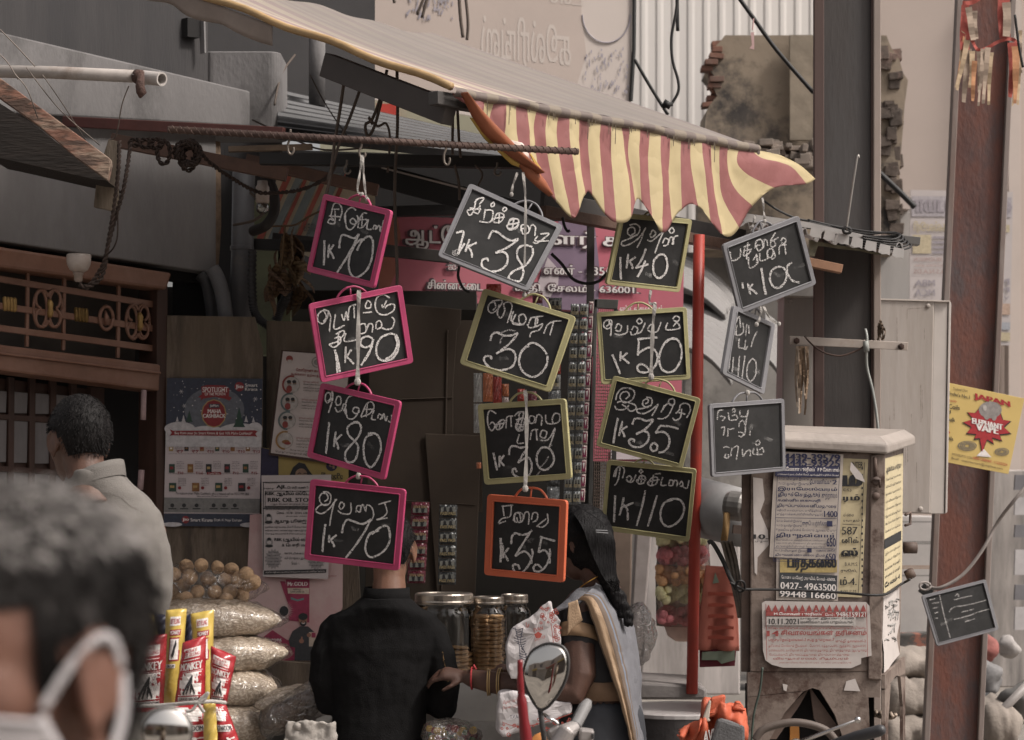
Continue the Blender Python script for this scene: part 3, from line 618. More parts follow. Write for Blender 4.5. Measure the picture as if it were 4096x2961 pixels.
slate([(1911,1617),(2263,1594),(2288,1916),(1939,1940)],7.04,F_YEL, 'pale yellow framed slate chalked 1K 30 with two lines of writing, above the orange slate',[
    W(0,B3, "2020,420 1970,395 1950,440 1955,520 1985,560 2010,520 1990,490 1965,510 | 2020,540 2040,490 2085,470 2070,530 2030,550 2015,510 2090,500 | 2055,470 2045,555 | 2100,540 2110,450 2160,440 | 2140,445 2145,530 | 2185,540 2200,470 2250,460 2240,520 2190,530 2180,500 | 2220,410 2200,440 | 2250,400 2210,550 2180,540"),
    W(0,C3, "120,440 150,410 190,405 | 130,470 190,465 | 160,410 150,500 130,510 | 130,540 190,550 180,510 130,520 150,560 190,555 | 240,480 250,440 285,450 280,490 250,500 240,470 | 290,500 310,430 345,450 340,520 | 375,430 390,500 480,490 490,430 450,420 430,470 440,500 | 160,590 145,660 200,660 | 250,635 265,560 315,550 | 300,555 305,640 | 330,610 345,560 385,570 370,620 335,610 | 335,640 400,630 455,535 | 455,545 430,630 405,700"),
    W(1,B3, "1998,740 2010,800 2028,885 | 2050,765 2045,860 | 2085,760 2052,810 | 2052,808 2070,830 2088,850"),
    W(1,C3, "75,760 85,700 120,685 170,700 225,695 180,770 150,825 | 150,822 220,780 250,800 262,860 235,930 170,945 115,920 105,885 125,870 140,900 | 340,700 305,760 310,840 350,880 400,870 440,820 440,760 410,710 365,695 335,705")],
    sg=-1,handle=(.36,.72,.105),inset=(.058,.072),faint=PS("400,770 370,820 330,860 | 300,930 330,890 | 390,690 430,680",*C3))
slate([(1951,1977),(2269,2001),(2256,2331),(1938,2300)],7.06,F_ORG, 'orange framed slate chalked 1K 35 in front of the woman, lowest of its string',[
    W(0,B3, "2065,1180 2160,1170 | 2075,1180 2085,1260 | 2145,1175 2135,1260 2070,1280 2040,1320 2100,1300 | 2160,1300 2175,1240 2210,1240 2220,1300 2180,1310"),
    W(0,C3, "125,1310 120,1260 150,1230 190,1250 185,1300 150,1310 140,1270 | 190,1295 210,1230 240,1240 235,1330 | 260,1290 275,1235 310,1240 305,1290 270,1310 | 300,1340 350,1350 395,1310 390,1240 | 385,1280 300,1345"),
    W(1,B3, "2055,1440 2060,1540 2055,1640 | 2075,1500 2080,1605 | 2125,1520 2085,1570 | 2085,1570 2105,1600 2120,1630 | 2070,1480 2065,1560"),
    W(1,C3, "10,1440 12,1540 8,1640 | 95,1490 100,1430 130,1400 180,1415 240,1400 265,1375 | 260,1380 200,1470 125,1590 | 125,1590 200,1550 250,1590 262,1650 | 330,1430 455,1465 | 345,1430 318,1560 | 318,1560 370,1540 405,1590 412,1650"),
    W(1,C4, "262,70 270,120 240,200 190,260 140,270 110,230 115,200 150,205 165,240 | 410,70 412,130 380,210 330,255 285,250 280,215 310,200 345,230")],
    sg=-1,handle=(.34,.74,.115),inset=(.085,.085))
slate(C([(988,208),(1574,262),(1470,862),(865,795)],C2),8.0,F_YEL, 'olive yellow framed slate chalked 1K 40, its top under the awning valance',[
    W(0,C2, "1075,390 1105,370 1095,330 1055,335 1045,375 1080,400 1130,380 1145,330 1110,300 1060,310 | 1130,385 1060,420 1000,445 1000,475 1050,470 1130,420 1195,330 | 1180,350 1150,440 1120,495 | 1230,390 1250,350 1275,380 1240,410 1225,380 | 1205,430 1240,440 1290,400 1325,370 | 1335,370 1300,450 1268,540 | 1330,460 1350,420 1380,430 1370,470 1335,480 | 1375,470 1395,410 1415,420 1410,470 | 1420,470 1425,410 1460,395 | 1385,350 1410,330 1425,360 1400,375 1380,350"),
    W(1,C2, "985,570 985,650 990,755 | 1050,545 1035,665 | 1110,570 1060,605 | 1060,605 1080,640 1085,670 | 1195,500 1160,590 1110,665 | 1110,660 1215,630 | 1190,600 1160,670 1125,735 | 1300,555 1260,600 1255,680 1275,730 1310,742 1355,700 1370,630 1350,560 1310,550 1275,580")],
    sg=1,handle=(.34,.50,.07),inset=(.055,.068))
slate(C([(790,1025),(1530,980),(1563,1575),(830,1618)],C2),8.02,F_YEL, 'pale yellow framed slate chalked 1K 50, below the olive slate chalked 40',[
    W(0,C2, "870,1140 895,1120 890,1090 860,1100 850,1140 880,1160 910,1140 915,1095 880,1085 | 905,1110 912,1170 905,1220 | 945,1160 965,1120 995,1140 980,1180 945,1170 | 940,1200 980,1210 1040,1190 1045,1130 | 1080,1170 1100,1140 1130,1160 1115,1200 1080,1210 1070,1180 | 1125,1200 1160,1180 1190,1110 | 1120,1095 1145,1075 1165,1100 1140,1120 1120,1095 | 1210,1165 1235,1125 1260,1150 1240,1185 1210,1170 | 1245,1190 1290,1180 1320,1105 | 1375,1110 1360,1165 1440,1165 | 1420,1140 1450,1110 1475,1150 1440,1165 | 1415,1080 1440,1055 1470,1070 1455,1100 1420,1090"),
    W(1,C2, "920,1370 950,1440 985,1530 | 990,1345 985,1425 | 1045,1355 1000,1395 | 1000,1395 1030,1420 1060,1445 | 1125,1245 1290,1230 | 1140,1245 1130,1380 | 1125,1370 1180,1330 1235,1315 1285,1360 1280,1450 1220,1510 1150,1515 1125,1480 1150,1450 1200,1470 1240,1530 | 1440,1245 1380,1250 1330,1310 1305,1400 1320,1480 1370,1515 1430,1500 1480,1420 1488,1330 1460,1255 1410,1240 1350,1275")],
    sg=1,handle=(.32,.62,.10),inset=(.047,.066))
slate(C([(930,105),(1648,295),(1495,875),(787,685)],C3),7.98,F_YEL, 'pale yellow framed slate chalked 1K 35, tilted down to the right in the third string',[
    W(0,C3, "1030,300 1060,270 1040,240 1000,250 985,290 1020,330 1080,310 1105,250 1070,215 1000,215 960,260 950,310 | 960,330 1000,320 1100,345 1115,380 1070,400 1040,370 1000,345 | 940,350 960,385 1020,385 1060,350 | 1190,340 1215,325 1210,300 1180,310 1170,345 1205,370 1245,340 1240,295 1200,285 | 1245,350 1180,375 1125,385 1130,410 1180,420 1240,390 1300,340 | 1295,350 1270,400 1245,440 | 1330,395 1370,340 1410,350 | 1380,330 1390,305 1425,300 1430,340 1400,350 1380,330 | 1350,350 1320,410 | 1420,350 1385,430 1340,460 1290,460 | 1440,420 1470,390 1480,350 1520,335 1555,355 1560,400 1530,455 | 1465,410 1520,425 | 1490,380 1480,450 1440,475 1415,455"),
    W(1,C3, "968,455 945,560 930,665 | 1005,480 975,605 | 1045,525 990,555 | 992,555 1015,585 1020,615 | 1085,510 1105,465 1150,460 1200,480 1255,470 1200,540 1115,590 | 1115,590 1170,565 1215,580 1215,640 1160,690 1090,690 1058,655 1070,630 1100,635 1095,655 | 1310,520 1390,525 1465,545 | 1310,525 1275,580 | 1275,578 1340,570 1385,610 1385,680 1345,730 1300,740 | 1290,680 1260,660 1235,690 1250,725 1285,715 1290,675")],
    sg=-1,handle=(.36,.70,.105),inset=(.052,.065))
slate(C([(880,797),(1613,872),(1553,1473),(828,1372)],C3),8.04,F_YEL, 'pale yellow framed slate chalked 1K 110, lowest of the third string beside the woman',[
    W(0,C3, "930,940 950,880 985,850 1010,860 1020,890 1005,950 | 960,870 945,940 | 985,860 970,960 940,1010 | 1035,950 1060,930 1080,950 1060,980 1035,960 | 1065,985 1095,970 1115,920 | 1130,980 1150,930 1190,940 1180,985 1140,995 1125,960 1200,960 | 1165,920 1155,1000 | 1140,900 1155,878 1170,895 1150,910 | 1215,1000 1240,950 1290,945 1280,995 1230,1010 1215,980 1310,960 | 1260,920 1245,1010 | 1270,915 1320,910 | 1335,940 1320,1005 1365,1005 | 1385,1000 1395,965 1420,975 1410,1010 1380,1005 | 1415,1010 1435,965 1455,980 1450,1020 | 1470,1000 1490,975 1500,1010 1475,1015 | 1500,1020 1535,1030 1550,965"),
    W(1,C3, "945,1090 940,1200 935,1310 | 1015,1105 1000,1180 980,1255 | 1095,1150 1010,1185 | 1015,1165 1045,1210 1048,1295 | 1192,1050 1165,1180 1120,1340 | 1288,1090 1250,1220 1212,1345 | 1420,1125 1350,1150 1318,1220 1325,1300 1370,1345 1430,1330 1490,1270 1510,1190 1480,1130 1420,1118 1370,1135")],
    sg=-1,handle=(.31,.52,.07),inset=(.045,.068))
slate([(2888,979),(3194,862),(3264,1138),(2956,1257)],7.42,F_GREY, 'grey framed slate chalked 1K 100, tilted, topmost of the rightmost string',[
    W(0,C2, "1885,525 1900,600 1965,570 1970,500 | 1995,490 2050,470 | 2010,480 1995,560 2040,540 2060,500 | 2000,520 2050,510 | 2030,450 2020,590 | 2035,570 2045,660 2110,620 2100,545"),
    W(0,D2, "45,500 60,440 100,430 110,490 75,520 60,480 90,470 | 115,500 125,430 145,440 150,480 | 175,480 180,430 215,370 | 185,440 240,410 | 200,430 215,470 190,490 175,470 | 260,440 275,415 298,430 290,460 265,455 | 30,600 60,560 60,620 | 85,540 90,600 140,590 | 150,590 150,520 190,505 190,560 160,575 150,545 | 200,520 210,570 180,590 | 245,550 250,480 305,470 | 290,475 300,550"),
    W(1,C2, "1985,780 1990,830 | 2030,785 2050,880 | 2070,790 2045,830 | 2045,830 2080,850 2105,875 | 2140,660 2155,760 2180,880"),
    W(1,D2, "100,665 115,760 130,880 | 220,655 180,690 170,760 200,815 250,820 295,770 305,700 270,655 215,655 | 350,615 310,650 315,710 355,765 415,780 ")],
    sg=1,handle=(.40,.66,.11),inset=(.055,.07),chalkm=dust('chalk_dusty',(.5,.48,.47),thr=.45,edge=.1,scale=260,amt=.85))
slate([(2933,1221),(3098,1296),(3054,1579),(2887,1496)],7.44,F_GREY, 'grey framed slate with faint writing turned nearly edge on, second in the rightmost string',[
    W(0,C2, "1930,1110 1960,1060 1970,1150 | 1905,1150 1900,1210 1930,1200 | 1940,1130 1935,1210 1990,1190 1990,1110 | 2020,1120 2010,1220 | 2035,1130 2040,1200 | 1960,1240 1955,1310 2000,1320 | 2010,1250 2005,1330 2030,1300 | 2105,1180 2075,1240 2055,1310 | 1885,1350 1875,1490 | 1910,1390 1900,1520 | 1960,1380 1945,1590 | 2005,1380 1975,1600 | 2070,1400 2030,1450 2020,1540 2050,1590 2090,1540 2095,1440 2070,1405")],
    sg=1,handle=(.40,.70,.10),inset=(.10,.065),chalkm=m_faint)
slate([(2835,1616),(3135,1594),(3141,1884),(2846,1910)],7.44,F_GREY, 'grey framed slate with three faint words and no price, lowest of the rightmost string',[
    W(0,C3, "1780,470 1790,400 1830,390 | 1800,440 1840,450 1820,480 | 1870,410 1880,470 1930,470 | 1900,440 1930,430 1945,460 1920,475 | 1900,395 1915,375 1925,400 1905,410 | 1965,395 1970,440 2020,440 2035,390 | 2030,400 2010,520 | 1955,530 1965,490 1995,480 2010,540 2000,600 | 1950,570 1990,580 1980,610 1950,600"),
    W(0,C3, "1900,700 1890,770 | 1910,700 1950,690 1935,800 | 1985,710 1990,770 2020,730 2050,720 2050,770 | 2095,650 2115,640 2130,660 2105,680 2090,660 | 2080,700 2075,750 2150,755 | 2105,700 2110,755 | 2120,720 2150,700 2160,740")],
    sg=1,handle=(.32,.72,.115),inset=(.048,.06),chalkm=m_faint,faint=PS("1810,540 1840,530 1830,600 | 1870,540 1865,610 | 1880,550 1920,540 | 1830,700 1850,690 1880,700 | 1850,750 1840,780 1870,780 1870,750 | 2050,560 2045,600",*C3))
slate([(3685,2383),(3942,2317),(3995,2520),(3747,2586)],9.75,F_GREY, 'grey framed slate with small writing hung on the rusty red pole',[
    W(0,(2996,2161), "1560,440 1600,620 1650,805 | 1680,490 1760,470 1830,455 | 1640,590 1680,550 1800,530 1950,490 | 1740,590 1790,580 1840,565 | 1680,650 1800,620 1880,590 1970,565 | 1770,670 1850,645 | 1690,460 1710,440 1720,465 | 1480,490 1530,480 | 1500,520 1560,510 | 1505,560 1550,550 | 1520,600 1550,590 | 1520,640 1550,640")],
    sg=1,handle=None,inset=(.05,.06),wd=4,thin=4.5,chalkm=m_faint,grp='slates elsewhere in the street')

# cloth strips and string that carry the slates
def strip(pts,Y,label,wd=10,taut=True):
    pl=PL(pts[0][0],pts[0][1],Y); mb=MB()
    q=spline([V((a,b)) for a,b in pts],6); L=[]
    for i,p in enumerate(q):
        t=(q[min(i+1,len(q)-1)]-q[max(i-1,0)]).normalized(); nn=V((-t.y,t.x)); ww=wd * .5*(1 + .3*sin(i * .9))
        L.append((pl.p(*(p+nn*ww),.002*sin(i)),pl.p(*(p-nn*ww),-.002*sin(i*1.3))))
    for a,b in zip(L,L[1:]): mb.poly([a[0],b[0],b[1],a[1]])
    k=pts[-1]; mb.sphere(P(k[0],k[1],Y),RR(wd * .9,Y),8,6,0,(1,.8,1.2))
    o=mb.build('cloth_strip',m_strip,mods=(m_solid(.002),)); return tag(o,label, 'string', 'cloth strips tying the slates')
strip([(1447,620),(1440,690),(1430,760),(1447,778)],6.89, 'pale cloth strip looped from the hook to the topmost pink slate',8)
strip([(1450,620),(1455,700),(1462,770),(1470,800)],6.87, 'right strand of the loop tied to the topmost pink slate',8)
strip([(1436,1160),(1434,1260),(1432,1440),(1430,1528)],6.89, 'pale cloth strip hanging over the middle of the slate chalked 90',14)
strip([(1430,1700),(1432,1800),(1434,1905)],6.97, 'short strip behind the slate chalked 80 holding the lowest pink slate',12)
strip([(2070,690),(2052,740),(2046,778)],6.98, 'pale strip from above to the handle of the slate chalked 38',8)
strip([(2092,690),(2102,800),(2100,980),(2097,1180)],6.97, 'long pale strip hanging over the slate chalked 38',9)
strip([(2100,1560),(2106,1640),(2106,1800),(2101,1955)],7.0, 'pale strip down the front of the slate chalked 30 with two lines',13)
strip([(2604,1160),(2598,1210),(2618,1218)],7.99, 'grey strip between the slates chalked 40 and 50',9)
strip([(2620,1215),(2612,1300),(2606,1440),(2604,1508)],7.96, 'grey strip down the front of the slate chalked 50',13)
strip([(3020,860),(3012,900),(3008,925)],7.41, 'string left of the pair holding the topmost right slate',7)
strip([(3050,790),(3056,850),(3058,885)],7.39, 'string right of the pair holding the topmost right slate',7)
strip([(3046,1225),(3040,1270),(3026,1298)],7.39, 'short loose tail of white strip under the tilted right slate',9)
strip([(3054,1225),(3080,1275),(3116,1296)],7.39, 'longer loose tail of white strip under the tilted right slate',8)
strip([(2990,1560),(2990,1572)],7.42, 'knot above the handle of the lowest right slate',10)
# ------------------------------------------------------------------ the striped awning
def stripe_mat(name,n,c1,c2,duststr=0,dcol=(.20,.165,.145)):
    m=mat(name,c1,.75,var=.12,scale=6,bump=.15,bscale=120); t=m.node_tree; L=t.links.new; b=t.nodes['Principled BSDF']
    uv=t.nodes.new('ShaderNodeUVMap'); sx=t.nodes.new('ShaderNodeSeparateXYZ'); L(uv.outputs[0],sx.inputs[0])
    mu=t.nodes.new('ShaderNodeMath'); mu.operation = 'MULTIPLY'; mu.inputs[1].default_value=n; L(sx.outputs[0],mu.inputs[0])
    fr=t.nodes.new('ShaderNodeMath'); fr.operation = 'FRACT'; L(mu.outputs[0],fr.inputs[0])
    rg=t.nodes.new('ShaderNodeMapRange'); rg.inputs[1].default_value = .49; rg.inputs[2].default_value = .51; L(fr.outputs[0],rg.inputs[0])
    mx=t.nodes.new('ShaderNodeMix'); mx.data_type = 'RGBA'; mx.inputs[6].default_value=(*c1,1); mx.inputs[7].default_value=(*c2,1); L(rg.outputs[0],mx.inputs[0])
    tc=t.nodes.new('ShaderNodeTexCoord'); nz=t.nodes.new('ShaderNodeTexNoise'); nz.inputs['Scale'].default_value=2.5; nz.inputs['Detail'].default_value=7; L(tc.outputs['Object'],nz.inputs['Vector'])
    out=mx.outputs[2]
    if duststr:                                       # road dust lies thickest away from the washed left hem
        ad=t.nodes.new('ShaderNodeMapRange'); ad.inputs[1].default_value = .06; ad.inputs[2].default_value = .42; ad.inputs[3].default_value = .02; ad.inputs[4].default_value=duststr; L(sx.outputs[0],ad.inputs[0])
        m2=t.nodes.new('ShaderNodeMath'); m2.operation = 'MULTIPLY_ADD'; m2.inputs[1].default_value = .25; L(nz.outputs[0],m2.inputs[0]); L(ad.outputs[0],m2.inputs[2]); m2.use_clamp=True
        m3=t.nodes.new('ShaderNodeMix'); m3.data_type = 'RGBA'; m3.inputs[7].default_value=(*dcol,1); L(m2.outputs[0],m3.inputs[0]); L(out,m3.inputs[6]); out=m3.outputs[2]
    L(out,b.inputs['Base Color']); return m
AWA,AWB=P(1805,352,7.0),P(3018,582,8.4)
UPV=P(623,-87,7.96)-P(1805,350,7.0)
aw=thing('awning', 'dusty striped red and yellow awning with scalloped valance over the shop front', 'awning',V((AWA.x,AWA.y,AWA.z)))
def canopy(s,t):
    p=AWA.lerp(AWB,s)+UPV*(t*1.15); n=V((0,0,1))
    p+=n*(-.035*sin(pi*min(1,s*1.02))*sin(pi*min(1,t)) + .012*sin(s*9+t*3)*t + .006*sin(s*31+2*t)); return p
MB().grid(canopy,90,40).build('canopy',stripe_mat('canopy_cloth',19.5,(.30,.20,.195),(.46,.385,.29),.78,(.150,.134,.123)),aw,smooth=True)
hemc=stripe_mat('dusty_hem',14.6,(.125,.10,.09),(.175,.145,.115))
VAL=PL(1805,380,7.0,FN)
def hemf(s,t):
    u=1800+s*1222; v=352+s*232; h=38+7*sin(s*23)*sin(s*7); a=t*pi
    return VAL.p(u,v+h*(.5 - .5*cos(a))-4,.022*sin(a) + .006 + .004*sin(s*60))
MB().grid(hemf,120,8).build('rolled_hem',hemc,aw,smooth=True)
MB().sphere(VAL.p(3016,606,.004),.022,10,8,0,(1,.8,1.1)).build('hem_end',hemc,aw,smooth=True)
# scalloped valance blown a little to the right
m_vr=mat('valance_red',(.20,.072,.068),.62,var=.12,scale=5,col2=(.25,.10,.10),thr=.6,edge=.2,bump=.25,bscale=14)
m_vy=mat('valance_yellow',(.40,.325,.185),.62,var=.10,scale=5,col2=(.37,.30,.17),thr=.54,edge=.1,bump=.25,bscale=14)
m_drip=mat('black_drips',(.06,.045,.03),.9)
Z1=lambda st: [(1750+float(a)/1.463,330+float(b)/1.463) for a,b in (q.split(',') for q in st.split())]
BD=[Z1(q) for q in ("78,64 80,68 84,74 88,78|130,74 145,100 155,120 168,142|210,92 200,120 195,140 192,166|262,102 255,140 248,180 244,216|322,112 310,170 304,220 303,276|388,126 382,200 380,280 378,343|447,141 445,230 450,320 464,424|510,156 512,260 518,380 528,488|565,166 558,280 578,440 602,592|630,181 616,300 640,460 692,697|695,191 686,310 712,520 766,794|757,201 755,350 778,520 806,742|817,211 817,350 830,510 852,658|878,221 872,350 888,500 905,660|940,231 935,370 950,540 968,772|1002,241 1000,400 1008,580 1020,820|1062,251 1078,420 1100,600 1112,790|1115,258 1110,400 1135,550 1156,705|1175,264 1165,400 1174,550 1190,702|1230,276 1222,410 1225,590 1236,792|1290,288 1283,430 1292,640 1287,873|1350,296 1347,450 1350,620 1364,815|1415,308 1408,450 1416,600 1427,746|1470,316 1468,450 1488,590 1513,731|1530,326 1535,460 1550,630 1572,816|1588,341 1590,490 1608,660 1652,891|1640,348 1640,490 1662,670 1764,850|1692,358 1684,470 1722,610 1834,722|1758,374 1734,470 1800,545 1952,622|1815,386 1868,445 2030,492 2135,596|1835,394 1985,430 2105,485 2205,566".split('|'))]
TIP = {10: 4,11: -10,12: -7,15: 6,17: -8,20: 8,22: -12,25: 12}     # the hem swings past the stripe edges
def val(s,t):
    x=s*(len(BD)-1); k=min(int(x),len(BD)-2); q=x-k; pt=[]
    for j in (max(k-1,0),k,k+1,min(k+2,len(BD)-1)):
        b=[V(c) for c in BD[j]]; y=min(t*3,2.9999); i=int(y); r=y-i; p0,p1,p2,p3=b[max(i-1,0)],b[i],b[i+1],b[min(i+2,3)]
        pt.append(p1+(p2-p0)*(r * .5)+(p0*2-p1*5+p2*4-p3)*(r*r * .5)+(p1*3-p0-p2*3+p3)*(r**3 * .5))
    p0,p1,p2,p3=pt; c=p1+(p2-p0)*(q * .5)+(p0*2-p1*5+p2*4-p3)*(q*q * .5)+(p1*3-p0-p2*3+p3)*(q**3 * .5)
    if k in TIP: c.y+=TIP[k]*sin(pi*q)*t**4
    wv = .011*t*sin(x*1.42-1.2) + .005*sin(x*2.9)*sin(pi*t) + .012*max(0,x-27.5)/2.5*sin(pi*t)
    return VAL.p(c.x,c.y,.010+wv)
NS=(len(BD)-1)*6
vl=MB().grid(val,NS,20,lambda i,j: (i//6)%2)
vl.build('valance',[m_vr,m_vy],aw,smooth=True,mods=(m_solid(.0012),m_disp(.012,.12)))
dr=MB(); rnd=random.Random(4); fl=[]
for k in range(16):
    for j in range(rnd.randint(1,4)):
        u=1862+k*80+rnd.uniform(-20,20)
        if 1840<u<2980: v=388+(u-1816) * .182; h=rnd.choice([14,22,30,46,80]); fl.append([(u,v),(u-1,v+h * .5),(u - .03*h,v+h)])
strokes(dr,fl,VAL.at(.030),3.0,0,3); dr.build('drip_stains',m_drip,aw)
m_flapo=mat('flap_orange',(.22,.066,.028),.6,var=.15,scale=6); m_flapy=mat('flap_yellow',(.42,.27,.06),.6,var=.12,scale=6); m_flapw=mat('flap_pale',(.52,.44,.40),.6)
def flap(lo,hi,off,bulge):
    def f(s,t):
        i=s*(len(lo)-1); k=min(int(i),len(lo)-2); q=i-k; a=lerp2(lo[k],lo[k+1],q); b=lerp2(hi[k],hi[k+1],q); c=lerp2(a,b,t); return VAL.p(c[0],c[1],off+bulge*sin(pi*t))
    return f
def flp(nm,lo,hi,m_,off,bul): MB().grid(flap(Z1(lo),Z1(hi),off,bul),26,6,uv=False).build(nm,m_,aw,smooth=True,mods=(m_solid(.003),))
flp('folded_corner', "84,76 150,210 212,302 300,388 400,462 530,542", "86,70 190,166 300,272 370,345 455,440 546,534",m_flapo,.040,.03)
flp('folded_tail', "430,482 480,560 545,620 612,672", "478,430 545,520 600,592 622,652",m_flapo,.030,.015)
flp('folded_lining', "158,212 238,330 318,405 400,484 470,508", "175,225 260,340 335,385 420,455 480,490",m_flapy,.024,.01)
flp('folded_lining', "480,428 500,470 530,520", "484,424 515,468 548,516",m_flapy,.046,.0)
flp('folded_inner_face', "368,344 420,395 470,450 490,472", "372,342 448,360 478,398 494,468",m_flapw,.036,.0)
# side hem and its drop
SIDE=lambda t,dz,dx=0: AWA+UPV*(t*1.15)+V((dx,0,dz))
hm=MB().tube([SIDE(k/24,.004 + .006*sin(k)) for k in range(25)],[.014]*25,8); hm.build('side_hem',mat('hem_ochre',(.34,.225,.11),.6,var=.2,scale=7),aw,smooth=True)
def drop(s,t): return AWA+UPV*(1.15*(.50 + .5*s))+V((.0,.0,-.012-t*(.075 + .05*(1-s)*0 + .008*sin(s*17))))+V((.01*sin(s*21)*t,0,0))
MB().grid(drop,40,4).build('side_drop',mat('drop_cloth',(.23,.19,.165),.85,var=.15,scale=5),aw,smooth=True,mods=(m_solid(.003),))
m_tube=mat('awning_frame',(.058,.050,.047),.6,metal=.2,var=.2,scale=6)
fr=MB()
fr.bar(P(1310,262,7.45),P(1800,452,7.06),.055,.085)
fr.build('frame_tube',m_tube,aw,bevel=.003)
fr=MB(); a_,b_=AWA+V((.01,.0,-.034))-FN * .05-(AWB-AWA).normalized() * .05,AWA.lerp(AWB,.93)+V((0,0,-.03))-FN * .03
fr.bar(a_,b_,.045,.045); fr.build('front_tube',mat('galvanised_tube',(.07,.065,.062),.5,metal=.4,var=.2),aw,bevel=.003)

# ------------------------------------------------------------------ pink shop sign
SG=PL(2100,1000,10.2,(.12,-1,0))
m_sgp=mat('sign_pink',(.42,.095,.135),.6,var=.10,scale=2,col2=(.44,.16,.19),thr=.55,edge=.2)
sg=thing('shop_sign', 'pink and violet shop sign with white Tamil lettering behind the slates', 'sign',SG.p(2150,1840))
MB().slab(SG,[(1515,862),(2738,905),(2722,1845),(2330,1845),(2330,1250),(1515,1180)],.03).build('board',m_sgp,sg)
MB().slab(SG,[(2235,885),(2378,892),(2398,1080),(2392,1250),(2130,1230),(2170,1060)],.002,.004).build('violet_panel',mat('sign_violet',(.19,.135,.19),.6,var=.1),sg)
MB().slab(SG,[(1515,862),(1590,866),(1605,960),(1570,1010),(1590,1080),(1545,1175),(1515,1175)],.002,.005).build('printed_hand',mat('sign_skin',(.32,.12,.085),.6,var=.2),sg)
MB().slab(SG,[(2190,1030),(2235,1080),(2232,1140),(2200,1190),(2130,1180),(2165,1100)],.002,.006).slab(SG,[(2440,1800),(2722,1800),(2722,1838),(2440,1838)],.002,.006).build('pale_motif',mat('sign_pale',(.46,.40,.42),.6),sg)
lt=MB()
def double(s,u0,v0,u1,v1,b=.03,sk=0.03,o=.016):
    text(lt,s,u0-7,v0-6,u1+7,v1+6,SG.at(.010),1,b + .07,sk); text(lt,s,u0,v0,u1,v1,SG.at(.014),0,b,sk)
double('ஆட்டோ',1622,898,1905,998); double('ளர் ச',2205,925,2480,992); double('ஓட்டுந',1930,905,2180,992)
double('எண் - 535/S',2175,1060,2455,1098,.02,.02); double('சின்னகடை',1710,1119,1930,1156,.02); double('வீதி. சேலம் - 636001.',2060,1134,2552,1176,.02,.02)
double('ஐ.',1792,1060,1830,1080,.02)
text(lt, 'ஸ்ரீ ணணன்',2478,1222,2650,1252,SG.at(.012),0,.02)
lt.build('lettering',[mat('sign_white',(.62,.58,.57),.6),mat('sign_outline',(.10,.06,.07),.6)],sg)

# ------------------------------------------------------------------ printed posters and plywood
m_ply=mat('weathered_ply',(.105,.080,.058),.85,var=.3,scale=3,stretch=(3,3,.5),col2=(.055,.042,.033),thr=.56,edge=.06,bump=.3,bscale=40,col3=(.135,.105,.08))
PB=PL(860,1700,9.0,(.10,-1,0))
o=MB().slab(PB,[(668,1262),(1020,1268),(1052,1400),(1050,2500),(650,2500)],.02,.0).build('plywood_sheet',m_ply,bevel=.002); tag(o, 'weathered plywood sheet behind the christmas themed poster', 'board')
PB2=PL(1160,1700,9.1,(.10,-1,0))
o=MB().slab(PB2,[(1066,1283),(1275,1288),(1330,1500),(1330,2800),(1066,2800)],.02).build('plywood_sheet',m_ply,bevel=.002); tag(o, 'second plywood sheet behind the masked people poster', 'board')
o=MB().slab(PL(1400,2300,9.15),[(1355,2240),(1432,2240),(1445,2480),(1360,2480)],.03).build('splintered_post',m_ply); tag(o, 'splintered wooden post left of the boy\'s neck', 'post')
o=MB().slab(PL(1150,2700,8.75),[(1060,2640),(1330,2660),(1330,2780),(1060,2790)],.04).build('timber_plank',m_ply,bevel=.003); tag(o, 'brown timber plank below the oil poster', 'plank')
m_paper=mat('aged_paper',(.43,.375,.36),.8,var=.08,scale=6,col2=(.33,.28,.255),thr=.63,edge=.1,bump=.12,bscale=12)
m_paper2=mat('newsprint',(.40,.355,.35),.85,var=.06,scale=8,bump=.12,bscale=14)
m_paperw=mat('white_paper',(.46,.40,.405),.7,var=.06,scale=5,bump=.1,bscale=9)
m_papery=mat('yellowed_paper',(.44,.375,.24),.85,var=.12,scale=7,col2=(.30,.25,.16),thr=.63,bump=.15,bscale=14)
def lines(mb,rows,mp,mi,u0,u1,sk=0,bold=.01):
    for v0,v1,s in rows: text(mb,s,u0,v0,u1,v1,mp,mi,bold,sk)
def tri(mb,pl,pts,off,mi): mb.poly([pl.p(u,v,off) for u,v in pts],mi)
def rect(mb,pl,u0,v0,u1,v1,off,mi,sk=0): tri(mb,pl,[(u0,v0),(u1,v0+sk*(u1-u0)),(u1,v1+sk*(u1-u0)),(u0,v1)],off,mi)
def disc(mb,pl,u,v,r,off,mi,n=20,ry=None): tri(mb,pl,[(u+r*cos(2*pi*k/n),v+(ry or r)*sin(2*pi*k/n)) for k in range(n)],off,mi)
def arc(mb,pl,u,v,r,w_,a0,a1,off,mi,n=24):
    for k in range(n):
        x,y=a0+(a1-a0)*k/n,a0+(a1-a0)*(k+1)/n
        mb.poly([pl.p(u+rr*cos(a),v+rr*sin(a),off) for rr,a in ((r,x),(r,y),(r-w_,y),(r-w_,x))],mi)
